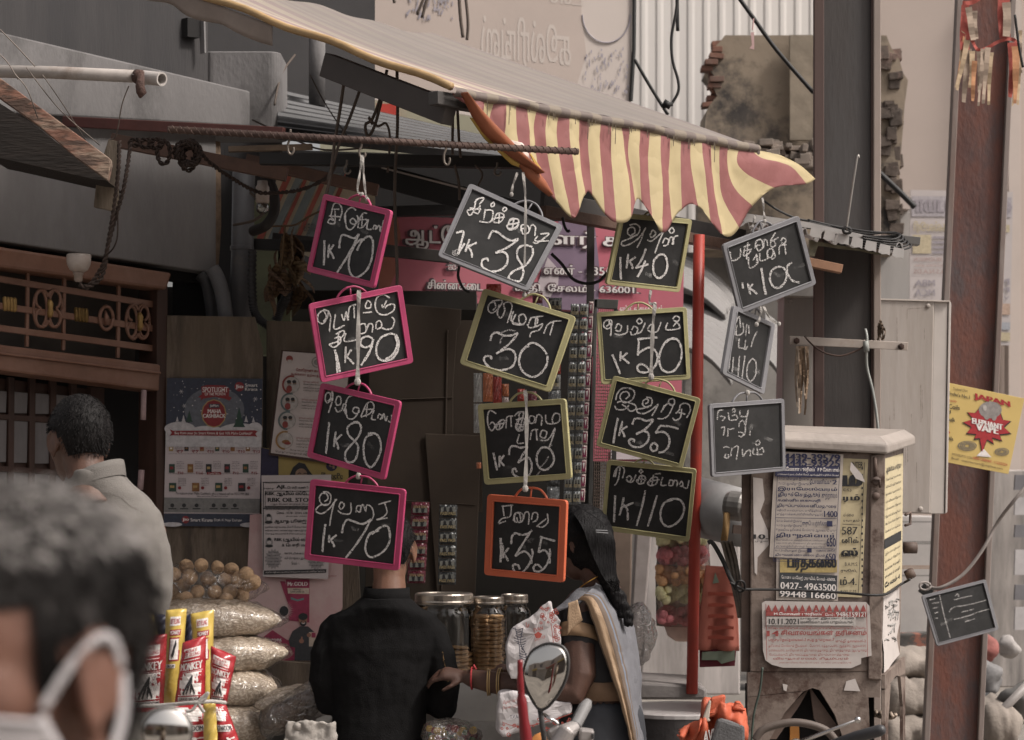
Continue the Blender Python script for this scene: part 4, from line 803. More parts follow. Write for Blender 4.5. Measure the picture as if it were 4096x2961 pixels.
# christmas themed offer poster
A3=lambda x,y: (x/2.05,1450+y/2.05)
po=thing('offer_poster', 'dark blue and white winter offer poster pinned on plywood', 'poster',PB.p(850,2110))
MB().slab(PB,[(669,1513),(1051,1516),(1037,2108),(655,2104)],.002,.012).build('sheet',m_paperw,po)
pr=MB(); M_=[ink('winter_blue',(.030,.035,.055)),ink('winter_snow',(.42,.40,.41)),ink('ribbon_red',(.19,.018,.022)),WHT,NAV,ink('fir_green',(.022,.05,.035)),ink('foot_grey',(.17,.165,.16)),BLK,BRN,ink('gold',(.32,.22,.09)),ink('mid_winter',(.10,.105,.125))]
o1 = .0145
tri(pr,PB,[(669,1513),(1051,1516),(1047,1740),(664,1738)],o1,0)
disc(pr,PB,858,1640,120,o1 + .0006,10,24,90)
for (x,y,rx,ry) in ((720,1716,62,28),(830,1730,75,26),(960,1728,88,34),(1020,1716,30,26)): disc(pr,PB,x,y,rx,o1 + .0014+x*1e-7,1,20,ry)
tri(pr,PB,[(664,1718),(1047,1724),(1046,1790),(663,1788)],o1 + .0016,1)
for (x,y,h,mi) in ((758,1690,48,5),(957,1712,82,5),(710,1688,22,1),(735,1690,30,1),(985,1690,28,1),(1014,1690,22,1)):
    for k in range(3): tri(pr,PB,[(x,y-h+k*h * .22),(x+h*(.12 + .09*k),y-h * .55+k*h * .26),(x-h*(.12 + .09*k),y-h * .55+k*h * .26)],o1 + .0020+k*1e-4+x*1e-7,mi)
rnd=random.Random(2)
for k in range(60): disc(pr,PB,rnd.uniform(675,1045),rnd.uniform(1520,1690),rnd.choice([.8,1.2,1.8,2.4]),o1 + .0024+k*1e-6,3,6)
for (x,y) in ((726,1568),(1022,1597),(738,1625),(716,1702)):
    for k in range(3): a=k*pi/3; strokes(pr,[[(x-9*cos(a),y-9*sin(a)),(x+9*cos(a),y+9*sin(a))]],lambda u,v,e=0,q=k: PB.p(u,v,o1 + .0026+q*1e-4),1.6,1,2)
tri(pr,PB,[(806,1548),(830,1541),(900,1543),(918,1555),(916,1586),(928,1592),(918,1604),(904,1597),(862,1588),(815,1595),(803,1604),(806,1592),(793,1590),(808,1578)],o1 + .0030,2)
text(pr, 'SPOTLIGHT',811,1550,912,1570,PB.at(o1 + .0036),3,.02); text(pr, 'OF THE MONTH',820,1572,902,1583,PB.at(o1 + .0036),3,.005)
disc(pr,PB,856,1655,50,o1 + .0032,9,12,57); disc(pr,PB,856,1655,46,o1 + .0036,2,12,53)
rect(pr,PB,836,1617,879,1632,o1 + .0040,0); text(pr, 'JioMart',841,1619,875,1631,PB.at(o1 + .0046),3,.01); text(pr, 'MAHA',832,1638,885,1654,PB.at(o1 + .0044),3,.03); text(pr, 'CASHBACK',813,1657,902,1672,PB.at(o1 + .0044),3,.03)
disc(pr,PB,958,1548,19,o1 + .0030,2); text(pr, 'Jio',943,1540,973,1558,PB.at(o1 + .0036),3,.03); text(pr, 'Smart',981,1535,1030,1548,PB.at(o1 + .003),3,.01); text(pr, 'Kirana',981,1551,1030,1564,PB.at(o1 + .003),3,.01)
tri(pr,PB,[(680,1718),(694,1724),(1020,1722),(1031,1726),(1022,1736),(1030,1749),(1018,1746),(692,1742),(680,1744),(688,1732)],o1 + .0034,2)
text(pr, 'Buy from your Jio Smart Kirana & Get 10% Maha Cashback*',700,1727,1010,1741,PB.at(o1 + .0042),3,.004,.006)
rnd=random.Random(9)
for row,(v,n,pr_) in enumerate(((1785,6,('₹7', '₹7', '₹10', '₹10', '₹10', '₹12')),(1857,5,('₹10', '₹13.65', '₹12', '₹12', '₹15')),(1932,4,('', '', '', '')))):
    for k in range(n):
        x=677+k*368/n; hh=20 if row==0 else 34
        rect(pr,PB,x,v,x+17+6*row,v+hh,o1 + .001,rnd.choice([8,5,2,9,7,8])); rect(pr,PB,x+4,v+hh * .3,x+13+4*row,v+hh * .6,o1 + .0016,rnd.choice([2,9,3,8]))
        for j in range(5): text(pr,rnd.choice(['MRP ₹ 94.00', 'Jio Smart Kirana', 'Price ₹ 80.10', 'Max Coupons - 2', 'You Save']),x+24+6*row,v-12+j*7-(8 if row==2 else 0),x+52+8*row,v-8+j*7-(8 if row==2 else 0),PB.at(o1 + .001),7,0,0)
        if pr_[k]: text(pr,pr_[k],x+30+4*row,v+hh-4,x+54+(8 if '.' in pr_[k] else 3),v+hh+7,PB.at(o1 + .0012),2,.015)
        else: disc(pr,PB,x+42,v+20,7,o1 + .0018,2,10)
for v in (1815,1894):
    for k in range(60): rect(pr,PB,676+k*6,v,679+k*6,v+1.6,o1 + .001,7)
rect(pr,PB,828,1889,885,1899,o1 + .002,2); text(pr, 'Combo Offers',834,1891,879,1898,PB.at(o1 + .0026),3)
text(pr, 'To redeem your Maha Cashback, give a missed call on 9212 999 888',703,1968,996,1981,PB.at(o1 + .001),7,.002,.012); text(pr, 'Offers valid in select Jio Smart Kiranas in Salem',788,1983,912,1990,PB.at(o1 + .001),7)
tri(pr,PB,[(658,1990),(1040,1996),(1038,2052),(657,2048)],o1 + .0006,6)
for x in (690,737,787,855,897,940): disc(pr,PB,x,2022,8,o1 + .0016,7,14); rect(pr,PB,x-16,2033,x+16,2037,o1 + .0016,7)
tri(pr,PB,[(657,2054),(1038,2057),(1037,2108),(655,2104)],o1 + .0006,0)
disc(pr,PB,743,2079,15,o1 + .0014,2); text(pr, 'Jio',731,2072,756,2086,PB.at(o1 + .002),3,.03); text(pr, 'Smart Kirana',763,2073,851,2086,PB.at(o1 + .002),3,.015,.01); text(pr, 'Desh Ki Nayi Dukaan',857,2075,967,2088,PB.at(o1 + .002),3,.0,.01)
for (x,y,rx,ry) in ((690,2104,40,15),(1000,2106,40,16)): disc(pr,PB,x,y-6,rx,o1 + .0012,1,16,ry * .6)
pr.build('printing',M_,po)
# health notice with masked people
HN=PL(1200,1600,9.02,(.10,-1,0)); MP=HN
po=thing('health_notice', 'stained cream notice with round pictures of masked people', 'poster',HN.p(1180,1830))
MB().slab(HN,[(1132,1406),(1400,1425),(1360,1850),(1083,1812)],.002,.008).build('sheet',m_paper,po)
MB().slab(HN,[(1125,1400),(1405,1420),(1362,1862),(1074,1820)],.006,.004).build('frame_board',m_dkwood,po)
pr=MB(); o1 = .0105; M_=[ink('notice_red',(.19,.035,.03)),ink('notice_teal',(.10,.125,.125)),BRN,BLK,ink('notice_pale',(.36,.33,.31)),ink('ochre',(.25,.14,.05)),GRY]
text(pr, 'கொரோனா வைரஸ்',1185,1473,1300,1490,HN.at(o1),0,.02,.06); text(pr, 'உங்களை தற்காத்துக்',1165,1488,1300,1504,HN.at(o1),0,.0,.08)
disc(pr,HN,1158,1436,14,o1,0,16,13); rect(pr,HN,1150,1440,1167,1452,o1 + .0008,4); arc(pr,HN,1268,1450,22,4,0,2*pi,o1,6); disc(pr,HN,1268,1450,12,o1 + .0004,6)
for k,(x,y,mi) in enumerate(((1166,1540,0),(1160,1610,1),(1150,1683,1),(1140,1762,5))):
    disc(pr,HN,x+2,y,29,o1,4,22,32); arc(pr,HN,x,y,38,7,.5*pi,1.6*pi,o1 + .0006,mi); arc(pr,HN,x,y,33,2,-.4*pi,.5*pi,o1 + .0005,6)
    if k<3:
        for dx,s in ((-9,1),(12,.9)): disc(pr,HN,x+dx,y+16,12*s,o1 + .001+dx*1e-5,0 if dx<0 else 4,12,14); disc(pr,HN,x+dx,y-6,8*s,o1 + .0014+dx*1e-5,2,12); disc(pr,HN,x+dx-1,y-12,9*s,o1 + .0018+dx*1e-5,3,12,7); rect(pr,HN,x+dx-6,y-4,x+dx+6,y+2,o1 + .0022+dx*1e-5,6)
    else: disc(pr,HN,x+3,y+6,16,o1 + .001,2,10,8); disc(pr,HN,x+10,y+12,14,o1 + .0013,0,10,6)
    for j,s in enumerate(('முகக் கவசம்', 'வெளியில் செல்லும் போது', 'கண்டிப்பாக முகக் கவசம்', 'எப்போதும் அணிய வேண்டும்')): text(pr,s,x+48-k*1,y-18+j*12+k,x+(108 if j==0 else 158),y-10+j*12+k,HN.at(o1),0 if j==0 else 3,.004,.06)
text(pr, 'பொதுமக்கள் நலன் கருதி வெளியிடுவது',1160,1795,1340,1804,HN.at(o1),3,0,.1); text(pr, 'பொது சுகாதாரம் மற்றும் நோய் தடுப்பு',1102,1800,1340,1812,HN.at(o1),3,0,.1)
pr.build('printing',M_,po)
# payment poster, violet and yellow with a smiling woman
PP=PL(1200,1900,9.04,(.10,-1,0))
po=thing('payment_poster', 'violet and yellow payment poster with a dark haired woman', 'poster',PP.p(1200,2010))
MB().slab(PP,[(1040,1790),(1395,1840),(1392,2010),(1036,2010)],.002,.006).build('sheet',mat('poster_yellow',(.30,.225,.075),.6,var=.15,scale=6),po)
pr=MB(); M_=[ink('poster_violet',(.022,.018,.045)),ink('woman_skin',(.24,.15,.10)),BLK]
tri(pr,PP,[(1040,1790),(1114,1806),(1114,2010),(1036,2010)],.0085,0); disc(pr,PP,1326,1865,22,.0085,0,18,20); text(pr, 'q',1318,1855,1336,1876,PP.at(.0092),1,.05)
tri(pr,PP,[(1157,1905),(1172,1870),(1196,1850),(1220,1856),(1238,1885),(1255,1905)],.0085,2); disc(pr,PP,1205,1898,24,.0090,1,16,24)
strokes(pr,[[(1190,1897),(1198,1892),(1205,1896)],[(1214,1896),(1221,1893),(1228,1897)]],lambda u,v,e=0: PP.p(u,v,.0096+e),3,2)
text(pr, 'PhonePe',1286,1890,1371,1912,PP.at(.0085),2,.02,.04); text(pr, 'BADHTE JA',1324,1912,1370,1921,PP.at(.0085),2,.02,.02)
pr.build('printing',M_,po)
# black and white handbill of an oil store
HB=PL(1180,2100,8.96,(.10,-1,0))
po=thing('handbill', 'white paper handbill of an oil store printed in black', 'poster',HB.p(1180,2320))
MB().slab(HB,[(1046,1902),(1325,1899),(1312,2316),(1052,2306),(1048,2150)],.0015,.02).build('sheet',m_paper2,po)
pr=MB(); o1 = .0225; M_=[BLK,ink('newsprint_white',(.42,.38,.37)),ink('notice_grey',(.22,.2,.2))]
for a,b,c,d in ((1052,1928,1322,1931),(1052,1928,1055,2280),(1052,2033,1320,2036),(1058,2027,1320,2031)): rect(pr,HB,a,b,c,d,o1,0)
text(pr, 'ஸ்ரீ விக்னேஸ்வரர் துணை',1060,1931,1112,1936,HB.at(o1),0); text(pr, 'எங்களது',1057,1949,1098,1960,HB.at(o1),0,.01); text(pr, 'AJL',1106,1941,1145,1958,HB.at(o1),0,.04); text(pr, 'பொரி மண்டி',1150,1945,1232,1959,HB.at(o1),0,.02)
text(pr, 'RBK ஆயில் ஸ்டோர்',1063,1966,1262,1986,HB.at(o1),0,.035); text(pr, 'RBK OIL STORE',1072,1992,1265,2008,HB.at(o1),0,.035); text(pr, '(ஆக பெயர் மாற்றம் செய்யப்',1084,2012,1255,2022,HB.at(o1),0,.01)
for a,b,c,d in ((1060,1964,1300,1966),(1060,1964,1062,2026),(1060,2024,1300,2026)): rect(pr,HB,a,b,c,d,o1,0)
lines(pr,[(2032,2043, '456/276, சின்னகடை வீதி, ஸ்ரீ கிருஷ்ணா ஹால்')],HB.at(o1),0,1060,1262); text(pr, 'செல் : 95781 23244, 63819 4',1107,2046,1250,2058,HB.at(o1),0,.01); text(pr, 'அனைத்து மக்களுக்கும்',1144,2061,1262,2069,HB.at(o1),0); text(pr, 'ஆயுத பூஜை',1098,2076,1225,2096,HB.at(o1),0,.03)
lines(pr,[(2103,2114, 'தரமிக்க வறுகடலை, பொரி, பொட்டுக்கடலை'),(2117,2127, 'கல்ல உருண்டை வகைகள் மற்றும் அனைத்து தரமான'),(2131,2140, 'மொத்தமாகவும் & சில்லரையாகவும்')],HB.at(o1),0,1062,1245)
text(pr, 'RBK (ஆயில் ஸ்டோர்)',1098,2150,1275,2169,HB.at(o1),0,.03); text(pr, '& பொரி மண்டி',1128,2173,1260,2190,HB.at(o1),0,.03)
text(pr, '456/276, சின்னகடை வீதி',1137,2208,1255,2220,HB.at(o1),0,.01); text(pr, 'ஸ்ரீ கிருஷ்ணா ஹால் எதிரில்',1138,2227,1258,2240,HB.at(o1),0,.01); text(pr, 'சேலம் - 1.',1166,2246,1198,2258,HB.at(o1),0,.01)
for cx,cy in ((1094,2236),(1265,2240)):
    st=[]
    for k in range(32): r=(1.0 if k%2 else .78); a=k*pi/16; st.append((cx+36*r*cos(a),cy+42*r*sin(a)))
    tri(pr,HB,st,o1,2)
    for j,s in enumerate(('பொரி மொத்த', 'ஆர்டர்கள்', 'வரவேற்கப்படுகிறது', 'முன்பதிவு', 'அவசியம்')): text(pr,s,cx-22,cy-30+j*12,cx+22,cy-23+j*12,HB.at(o1 + .0008),0)
for x,y in ((1075,2075),(1077,2170)): disc(pr,HB,x,y,15,o1,2,14,20); disc(pr,HB,x,y-12,8,o1 + .0006,0,12); disc(pr,HB,x,y+14,16,o1 + .0008,0,12,6); disc(pr,HB,x,y,8,o1 + .0010,1,12,8)
tri(pr,HB,[(1056,2282),(1305,2276),(1305,2290),(1056,2298)],o1,0); text(pr, 'அரசின் வழி காட்டுதலின்படி முககவசம் கட்டாயம் அணிந்து வரவும்.',1062,2285,1300,2294,HB.at(o1 + .0008),1,.01,-.02)
pr.build('printing',M_,po)
# sunflower oil poster
OP=PL(1200,2450,8.98,(.10,-1,0))
po=thing('oil_poster', 'pink sunflower oil poster with a man giving a thumbs up', 'poster',OP.p(1200,2645))
MB().slab(OP,[(1000,2060),(1040,2055),(1372,2180),(1370,2430),(1262,2645),(1098,2640),(1000,2500),(985,2400)],.002,.008).build('sheet',mat('poster_pink',(.42,.30,.29),.65,var=.12,scale=4,col2=(.36,.16,.17),thr=.62,edge=.15),po)
pr=MB(); o1 = .0105; M_=[ink('packet_crimson',(.22,.025,.06)),WHT,ink('petal',(.45,.38,.36)),ink('shirt_charcoal',(.035,.035,.038)),ink('man_skin',(.22,.11,.075)),BLK,ink('packet_cream',(.40,.33,.27)),ink('teal',(.10,.17,.17))]
tri(pr,OP,[(1143,2318),(1238,2318),(1237,2490),(1155,2482)],o1,0); tri(pr,OP,[(1120,2325),(1140,2325),(1158,2390),(1150,2410)],o1,0)
text(pr, 'Mr.GOLD',1151,2328,1230,2343,OP.at(o1 + .0008),1,.03); tri(pr,OP,[(1150,2352),(1236,2352),(1236,2376),(1152,2374)],o1 + .0006,6); text(pr, 'REFINED',1174,2355,1204,2361,OP.at(o1 + .0012),5,.01); text(pr, 'SUNFLOWER OIL',1161,2364,1218,2371,OP.at(o1 + .0012),5,.01)
tri(pr,OP,[(1163,2388),(1190,2398),(1215,2391),(1216,2399),(1190,2405),(1164,2397)],o1 + .0006,7)
for k in range(26): a=k*2*pi/26; tri(pr,OP,[(1140+14*cos(a - .1),2442+16*sin(a - .1)),(1140+36*cos(a),2442+40*sin(a)),(1140+14*cos(a + .1),2442+16*sin(a + .1))],o1 + .001+k*1e-5,2)
disc(pr,OP,1136,2444,18,o1 + .0016,5,16,20)
tri(pr,OP,[(1050,2550),(1090,2520),(1150,2560),(1262,2575),(1262,2640),(1110,2642),(1060,2600)],o1 + .0002,0); text(pr, 'வுறதை',1078,2555,1126,2571,OP.at(o1 + .0008),1,.01)
tri(pr,OP,[(1155,2560),(1170,2525),(1200,2505),(1232,2505),(1260,2530),(1262,2642),(1178,2642),(1180,2590),(1160,2585)],o1 + .0018,3)
disc(pr,OP,1212,2480,17,o1 + .0024,4,16,24); disc(pr,OP,1212,2466,19,o1 + .0028,5,16,14); disc(pr,OP,1213,2493,13,o1 + .0026,5,12,12); disc(pr,OP,1213,2487,7,o1 + .0030,4,10,5); strokes(pr,[[(1206,2491),(1213,2494),(1220,2491)]],OP.at(o1 + .0034),2.5,1)
strokes(pr,[[(1203,2477),(1208,2476)],[(1216,2476),(1221,2477)]],OP.at(o1 + .0034),2,5)
disc(pr,OP,1206,2564,10,o1 + .0028,4,10,9); tri(pr,OP,[(1203,2560),(1205,2546),(1210,2546),(1211,2562)],o1 + .003,4); rect(pr,OP,1236,2528,1262,2585,o1 + .0028,6); rect(pr,OP,1246,2530,1262,2550,o1 + .0032,0); disc(pr,OP,1236,2540,9,o1 + .0034,4,10)
text(pr, '800-10 28-207 | www.sunraja.com',1262,2300,1346,2308,OP.at(o1),0)
pr.build('printing',M_,po)
# ------------------------------------------------------------------ pipes, timbers, lamp holder and cords on the left building
m_pvc=mat('dirty_white_pvc',(.30,.27,.25),.6,var=.25,scale=8,col2=(.15,.11,.085),thr=.62,edge=.1)
m_pvcg=mat('grey_pvc',(.115,.115,.122),.55,var=.2,scale=5,col2=(.19,.16,.13),thr=.66,edge=.08)
m_pvcd=mat('dark_pvc',(.035,.034,.036),.6,var=.3,scale=5)
m_ragb=mat('brown_rag',(.075,.042,.034),.95,var=.4,scale=25,bump=.5)
m_cord=mat('brown_cord',(.036,.023,.018),.85,var=.4,scale=60,bump=.3)
m_wire=mat('brown_cable',(.075,.056,.045),.7,var=.3,scale=30)
m_black=mat('black_cable',(.012,.011,.011),.6,var=.2,scale=30)
pp=thing('drain_spout', 'dirty white plastic pipe end jutting out above the wooden rafter', 'pipe',P(300,330,7.5))
r_=RR(25,7.5)
pe=MB().tube([P(-160,284,7.5),P(200,290,7.45),P(560,307,7.3)],r_,20); pe.build('pipe',m_pvc,pp,smooth=True,mods=())
a_,b_=P(575,310,7.28),P(648,317,7.22); ax=(b_-a_).normalized(); L_=(b_-a_).length
MB().lathe(a_,[(r_*1.02,0),(r_*1.08,.004),(r_*1.08,L_),(r_ * .82,L_),(r_ * .80,L_ - .05)],24,ax).build('socket',mat('clean_pvc',(.38,.35,.33),.55,var=.12),pp,smooth=False)
MB().tube([P(545,306,7.3),P(580,311,7.28)],r_*1.12,16).tube([P(566,285,7.22),P(560,345,7.22),P(566,372,7.22),P(560,392,7.22)],[.010,.016,.018,.004],8).build('rag_binding',m_ragb,pp,smooth=True)
m_raft=mat('worn_red_timber',(.19,.095,.068),.85,var=.35,scale=7,stretch=(.6,2.5,2.5),col2=(.25,.19,.145),thr=.52,edge=.06,bump=.5,bscale=40,col3=(.07,.045,.035))
RP=PL(200,500,7.6,(.05,-1,0))
o=MB().slab(RP,[(-60,268),(0,312),(440,634),(441,660),(428,720),(300,628),(150,500),(0,395),(-60,350)],.06).build('wooden_rafter',m_raft,bevel=.003,mods=()); tag(o, 'worn reddish timber rafter end slanting down at the left edge', 'timber')
m_dplank=mat('dark_planks',(.018,.014,.012),.9,var=.4,scale=6,stretch=(.5,3,3),bump=.4)
o=MB().slab(PL(200,600,7.75),[(-60,375),(150,510),(425,722),(372,716),(0,632),(-60,620)],.35).build('eave_boards',m_dplank); tag(o, 'dark broken eave boards under the slanting rafter', 'boards')
m_strut=mat('pale_strut',(.185,.15,.115),.85,var=.3,scale=10,stretch=(3,3,.5),col2=(.08,.06,.045),thr=.57,edge=.06,bump=.4)
o=MB().slab(PL(420,700,7.95),[(434,556),(473,566),(470,848),(374,828),(388,700)],.03).build('timber_strut',m_strut,bevel=.002); tag(o, 'pale splintered timber strut fixed to the wall under the rafter', 'timber')
bar('eave_angle',m_brnst,(445,560,8.3),(1148,700,8.3),52, 'dark brown steel angle running along the wall above the cords', 'beam',.04)
tc_=MB(); twist(tc_,[P(478,565,7.85),P(474,680,7.83),P(460,800,7.84),P(440,930,7.86),P(422,1030,7.88),P(395,1090,7.9),P(352,1146,7.9),P(318,1138,7.9)],.0048,150)
twist(tc_,[P(523,575,7.9),P(505,700,7.84),P(488,780,7.84),P(462,870,7.86),P(426,1010,7.88),P(418,1070,7.9),P(398,1120,7.9),P(345,1152,7.9)],.0048,150)
wire(tc_,[(470,830,7.85),(470,940,7.86),(455,990,7.87),(428,1020,7.9)],.003)
tc_=tc_.build('twisted_flex',m_cord,smooth=True); tag(tc_, 'pair of brown twisted lamp cords hanging down to the white lamp holder', 'cord')
lh=thing('lamp_holder', 'white ceramic bowl shaped lamp holder under the wall edge', 'lamp holder',P(315,1130,8.0))
k=RR(1,8.0); m_cer=mat('old_ceramic',(.36,.31,.28),.35,var=.15,scale=12,col2=(.24,.18,.14),thr=.64)
MB().lathe(P(315,1018,8.0),[(k*46,0),(k*49,k*-6),(k*48,k*-16),(k*49,k*-24),(k*46,k*-42),(k*36,k*-62),(k*22,k*-71),(0.001,k*-71)],28).build('bowl',m_cer,lh,smooth=True)
MB().lathe(P(313,1088,8.0),[(k*21,0),(k*21,k*-10),(k*17,k*-14),(k*17,k*-34),(k*12,k*-40),(.001,k*-40)],20).build('neck',mat('stained_collar',(.24,.19,.16),.5,var=.3,scale=30),lh,smooth=True)
rp=MB(); rnd=random.Random(6)
for k_ in range(11):
    cx,cy,rx,ry=755+rnd.uniform(-14,14),618+rnd.uniform(-14,14),rnd.uniform(26,46),rnd.uniform(30,52); a0=rnd.random()*6
    twist(rp,[P(cx+rx*cos(a0+a),cy+ry*sin(a0+a),8.05+rnd.uniform(-.03,.03)) for a in (2*pi*j/10 for j in range(10))],.005,150,4)
for cx,cy,rx,ry in ((655,610,26,46),(625,575,26,18),(540,570,20,12),(585,574,26,16)): twist(rp,[P(cx+rx*cos(a),cy+ry*sin(a),8.06) for a in (2*pi*j/9 for j in range(10))],.005,150,4)
twist(rp,[P(800,610,8.05),P(850,660,8.1),P(930,715,8.2),P(1020,765,8.3),P(1080,772,8.3),P(1200,760,8.2),P(1300,715,8.0),P(1340,660,7.9)],.005,150,4)
rp=rp.build('cord_coil',m_cord,smooth=True); tag(rp, 'tangled coil of brown twisted cord hung on the steel angle', 'cord')
dp=thing('drain_pipe', 'upright grey plastic drain pipe with a collar at the wall corner', 'pipe',P(962,1270,9.25))
rr_=RR(45,9.25)
MB().tube([P(975,690,9.25),P(970,1000,9.25),P(955,1420,9.25)],rr_,20).build('pipe',m_pvcg,dp,smooth=True)
MB().tube([P(968,985,9.25),P(968,1002,9.25)],rr_*1.07,20).build('collar',m_pvcg,dp,bevel=.003)
o=MB().tube(spline([P(848,1075,9.1),P(868,1110,9.1),P(890,1180,9.1),P(905,1290,9.1)],6),RR(30,9.1),16).build('pipe_bend',m_pvcg,smooth=True); tag(o, 'grey curved pipe leaning beside the upright drain pipe', 'pipe')
o=MB().tube(spline([P(800,1098,9.15),P(825,1130,9.15),P(840,1200,9.15),P(850,1290,9.15)],6),RR(24,9.15),16).build('pipe_bend',m_pvcd,smooth=True); tag(o, 'dark curved pipe in the shade behind the grey pipe bend', 'pipe')
o=MB().slab(PL(750,1180,9.3),[(690,1085),(860,1085),(860,1300),(690,1290)],.1).build('wall_recess',m_void); tag(o, 'black recess above the plywood sheets', 'recess')
def conduit(pts,r,label):
    q=spline([P(*p) for p in pts],14); L=0; rs=[]; pr_=None
    for p in q:
        if pr_ is not None: L+=(p-pr_).length
        pr_=p; rs.append(r)
    qq=[]; rs=[]
    for i in range(len(q)-1):
        for j in range(2): qq.append(q[i].lerp(q[i+1],j/2)); rs.append(r*(1.1 if (len(qq)%4)<2 else .88))
    o=MB().tube(qq,rs,14).build('corrugated_conduit',m_pvcd,smooth=True); return tag(o,label, 'conduit')
conduit([(1010,1000,9.15),(1008,1120,9.15),(1014,1230,9.15),(1035,1275,9.15),(1075,1305,9.15)],RR(17,9.15), 'dark corrugated conduit curving beside the drain pipe')
conduit([(1160,1135,9.2),(1145,1190,9.2),(1120,1240,9.2),(1105,1285,9.2)],RR(20,9.2), 'short corrugated conduit end leaning on the second plywood sheet')
o=MB().tube(spline([P(1058,700,8.7),P(1092,760,8.7),P(1098,840,8.7),P(1066,900,8.7),P(1012,925,8.8)],8),RR(21,8.7),14).build('black_hose',mat('black_rubber',(.022,.019,.018),.7,var=.2),smooth=True); tag(o, 'thick black rubber hose curling round the white socket', 'hose')
bs=thing('bulb_socket', 'white lamp socket with clear bulb hanging beside the black hose', 'lamp',P(1050,850,8.6)); k=RR(1,8.6)
MB().lathe(P(1050,724,8.6),[(k*20,0),(k*22,-k*18),(k*27,-k*24),(k*28,-k*40),(k*27,-k*84),(k*22,-k*90),(.001,-k*90)],20).build('socket',m_cer,bs,smooth=True)
MB().lathe(P(1050,812,8.6),[(k*20,0),(k*27,-k*16),(k*24,-k*34),(k*12,-k*44),(.001,-k*46)],20).build('bulb',clear('bulb_glass',(.8,.8,.8),.5),bs,smooth=True)
# striped painted tarpaulin behind the socket
TP=PL(1190,820,9.7)
tp=thing('painted_tarpaulin', 'faded cream, red and blue striped tarpaulin behind the topmost pink slate', 'tarpaulin',TP.p(1190,960))
MB().slab(TP,[(1110,690),(1500,720),(1500,1130),(1060,960)],.005).build('sheet',mat('tarp_cream',(.62,.53,.40),.85,var=.2,scale=4),tp)
mb=MB()
for k,(x,w_,mi) in enumerate(((1085,26,0),(1130,30,1),(1165,14,0),(1195,34,1),(1238,18,0),(1275,34,1),(1320,18,0))):
    mb.poly([TP.p(x+62,692,.004),TP.p(x+62+w_,694,.004),TP.p(x-58+w_,958,.004),TP.p(x-58,955,.004)],mi)
text(mb, 'தொட',1215,880,1265,945,TP.at(.008),2,.0); mb.build('stripes',[mat('tarp_red',(.45,.13,.10),.8,var=.3),mat('tarp_blue',(.27,.30,.30),.8,var=.25),GRY],tp)
# dried mango leaves on a string
m_leaf=mat('dried_leaf',(.085,.046,.026),.75,var=.4,scale=12,col2=(.13,.085,.04),thr=.55)
lf=MB(); rnd=random.Random(12)
def leaf(mb,c,L,w_,ang,tw):
    R_=Matrix.Rotation(ang,3, 'Y')@Matrix.Rotation(tw,3, 'Z'); rows=[]
    for i in range(8):
        t=i/7; hw=w_*sin(pi*min(.98,t * .93 + .05)); y = .03*sin(t*4+tw)
        rows.append((c+R_@V((-hw,y+hw * .3,-L*t)),c+R_@V((0,y,-L*t)),c+R_@V((hw,y+hw * .3,-L*t))))
    for a,b in zip(rows,rows[1:]): mb.poly([a[0],b[0],b[1],a[1]]); mb.poly([a[1],b[1],b[2],a[2]])
for k in range(22):
    x=1085+rnd.random()*130; leaf(lf,P(x,rnd.uniform(880,1130),9.05+rnd.random() * .2),rnd.uniform(.10,.19),rnd.uniform(.022,.04),rnd.uniform(-.5,.5),rnd.uniform(0,3))
wire(lf,[(1075,905,9.1),(1110,905,9.1),(1180,900,9.1),(1230,870,9.1),(1290,840,9.1)],.004); wire(lf,[(1140,900,9.1),(1132,1000,9.1),(1120,1120,9.1)],.004)
lf=lf.build('leaf_garland',m_leaf,smooth=True,mods=(m_solid(.001),)); tag(lf, 'string of dried brown leaves hanging by the green wall', 'garland')
bar('wall_bracket',m_blacks,(1008,978,9.3),(1262,985,9.3),44, 'short black steel bar in front of the dried leaves', 'bar',.04)
wb_=MB()
for q in ([(0,118,7.4),(70,190,7.4),(140,266,7.4)],[(-10,210,7.4),(30,250,7.4),(72,318,7.4)],[(105,270,7.4),(240,440,7.5),(398,580,7.8)],[(170,300,7.4),(260,430,7.5),(340,560,7.8)],[(62,300,7.4),(110,360,7.4),(150,470,7.5)],[(515,345,7.3),(488,420,7.5),(465,540,7.8),(440,560,7.9)]): wire(wb_,q,.0022,4)
wb_=wb_.build('loose_threads',mat('grey_thread',(.16,.135,.12),.9),smooth=True); tag(wb_, 'loose grey threads and wires trailing over the rafter and white pipe', 'threads')
if 1:
    k=RR(1,7.2)
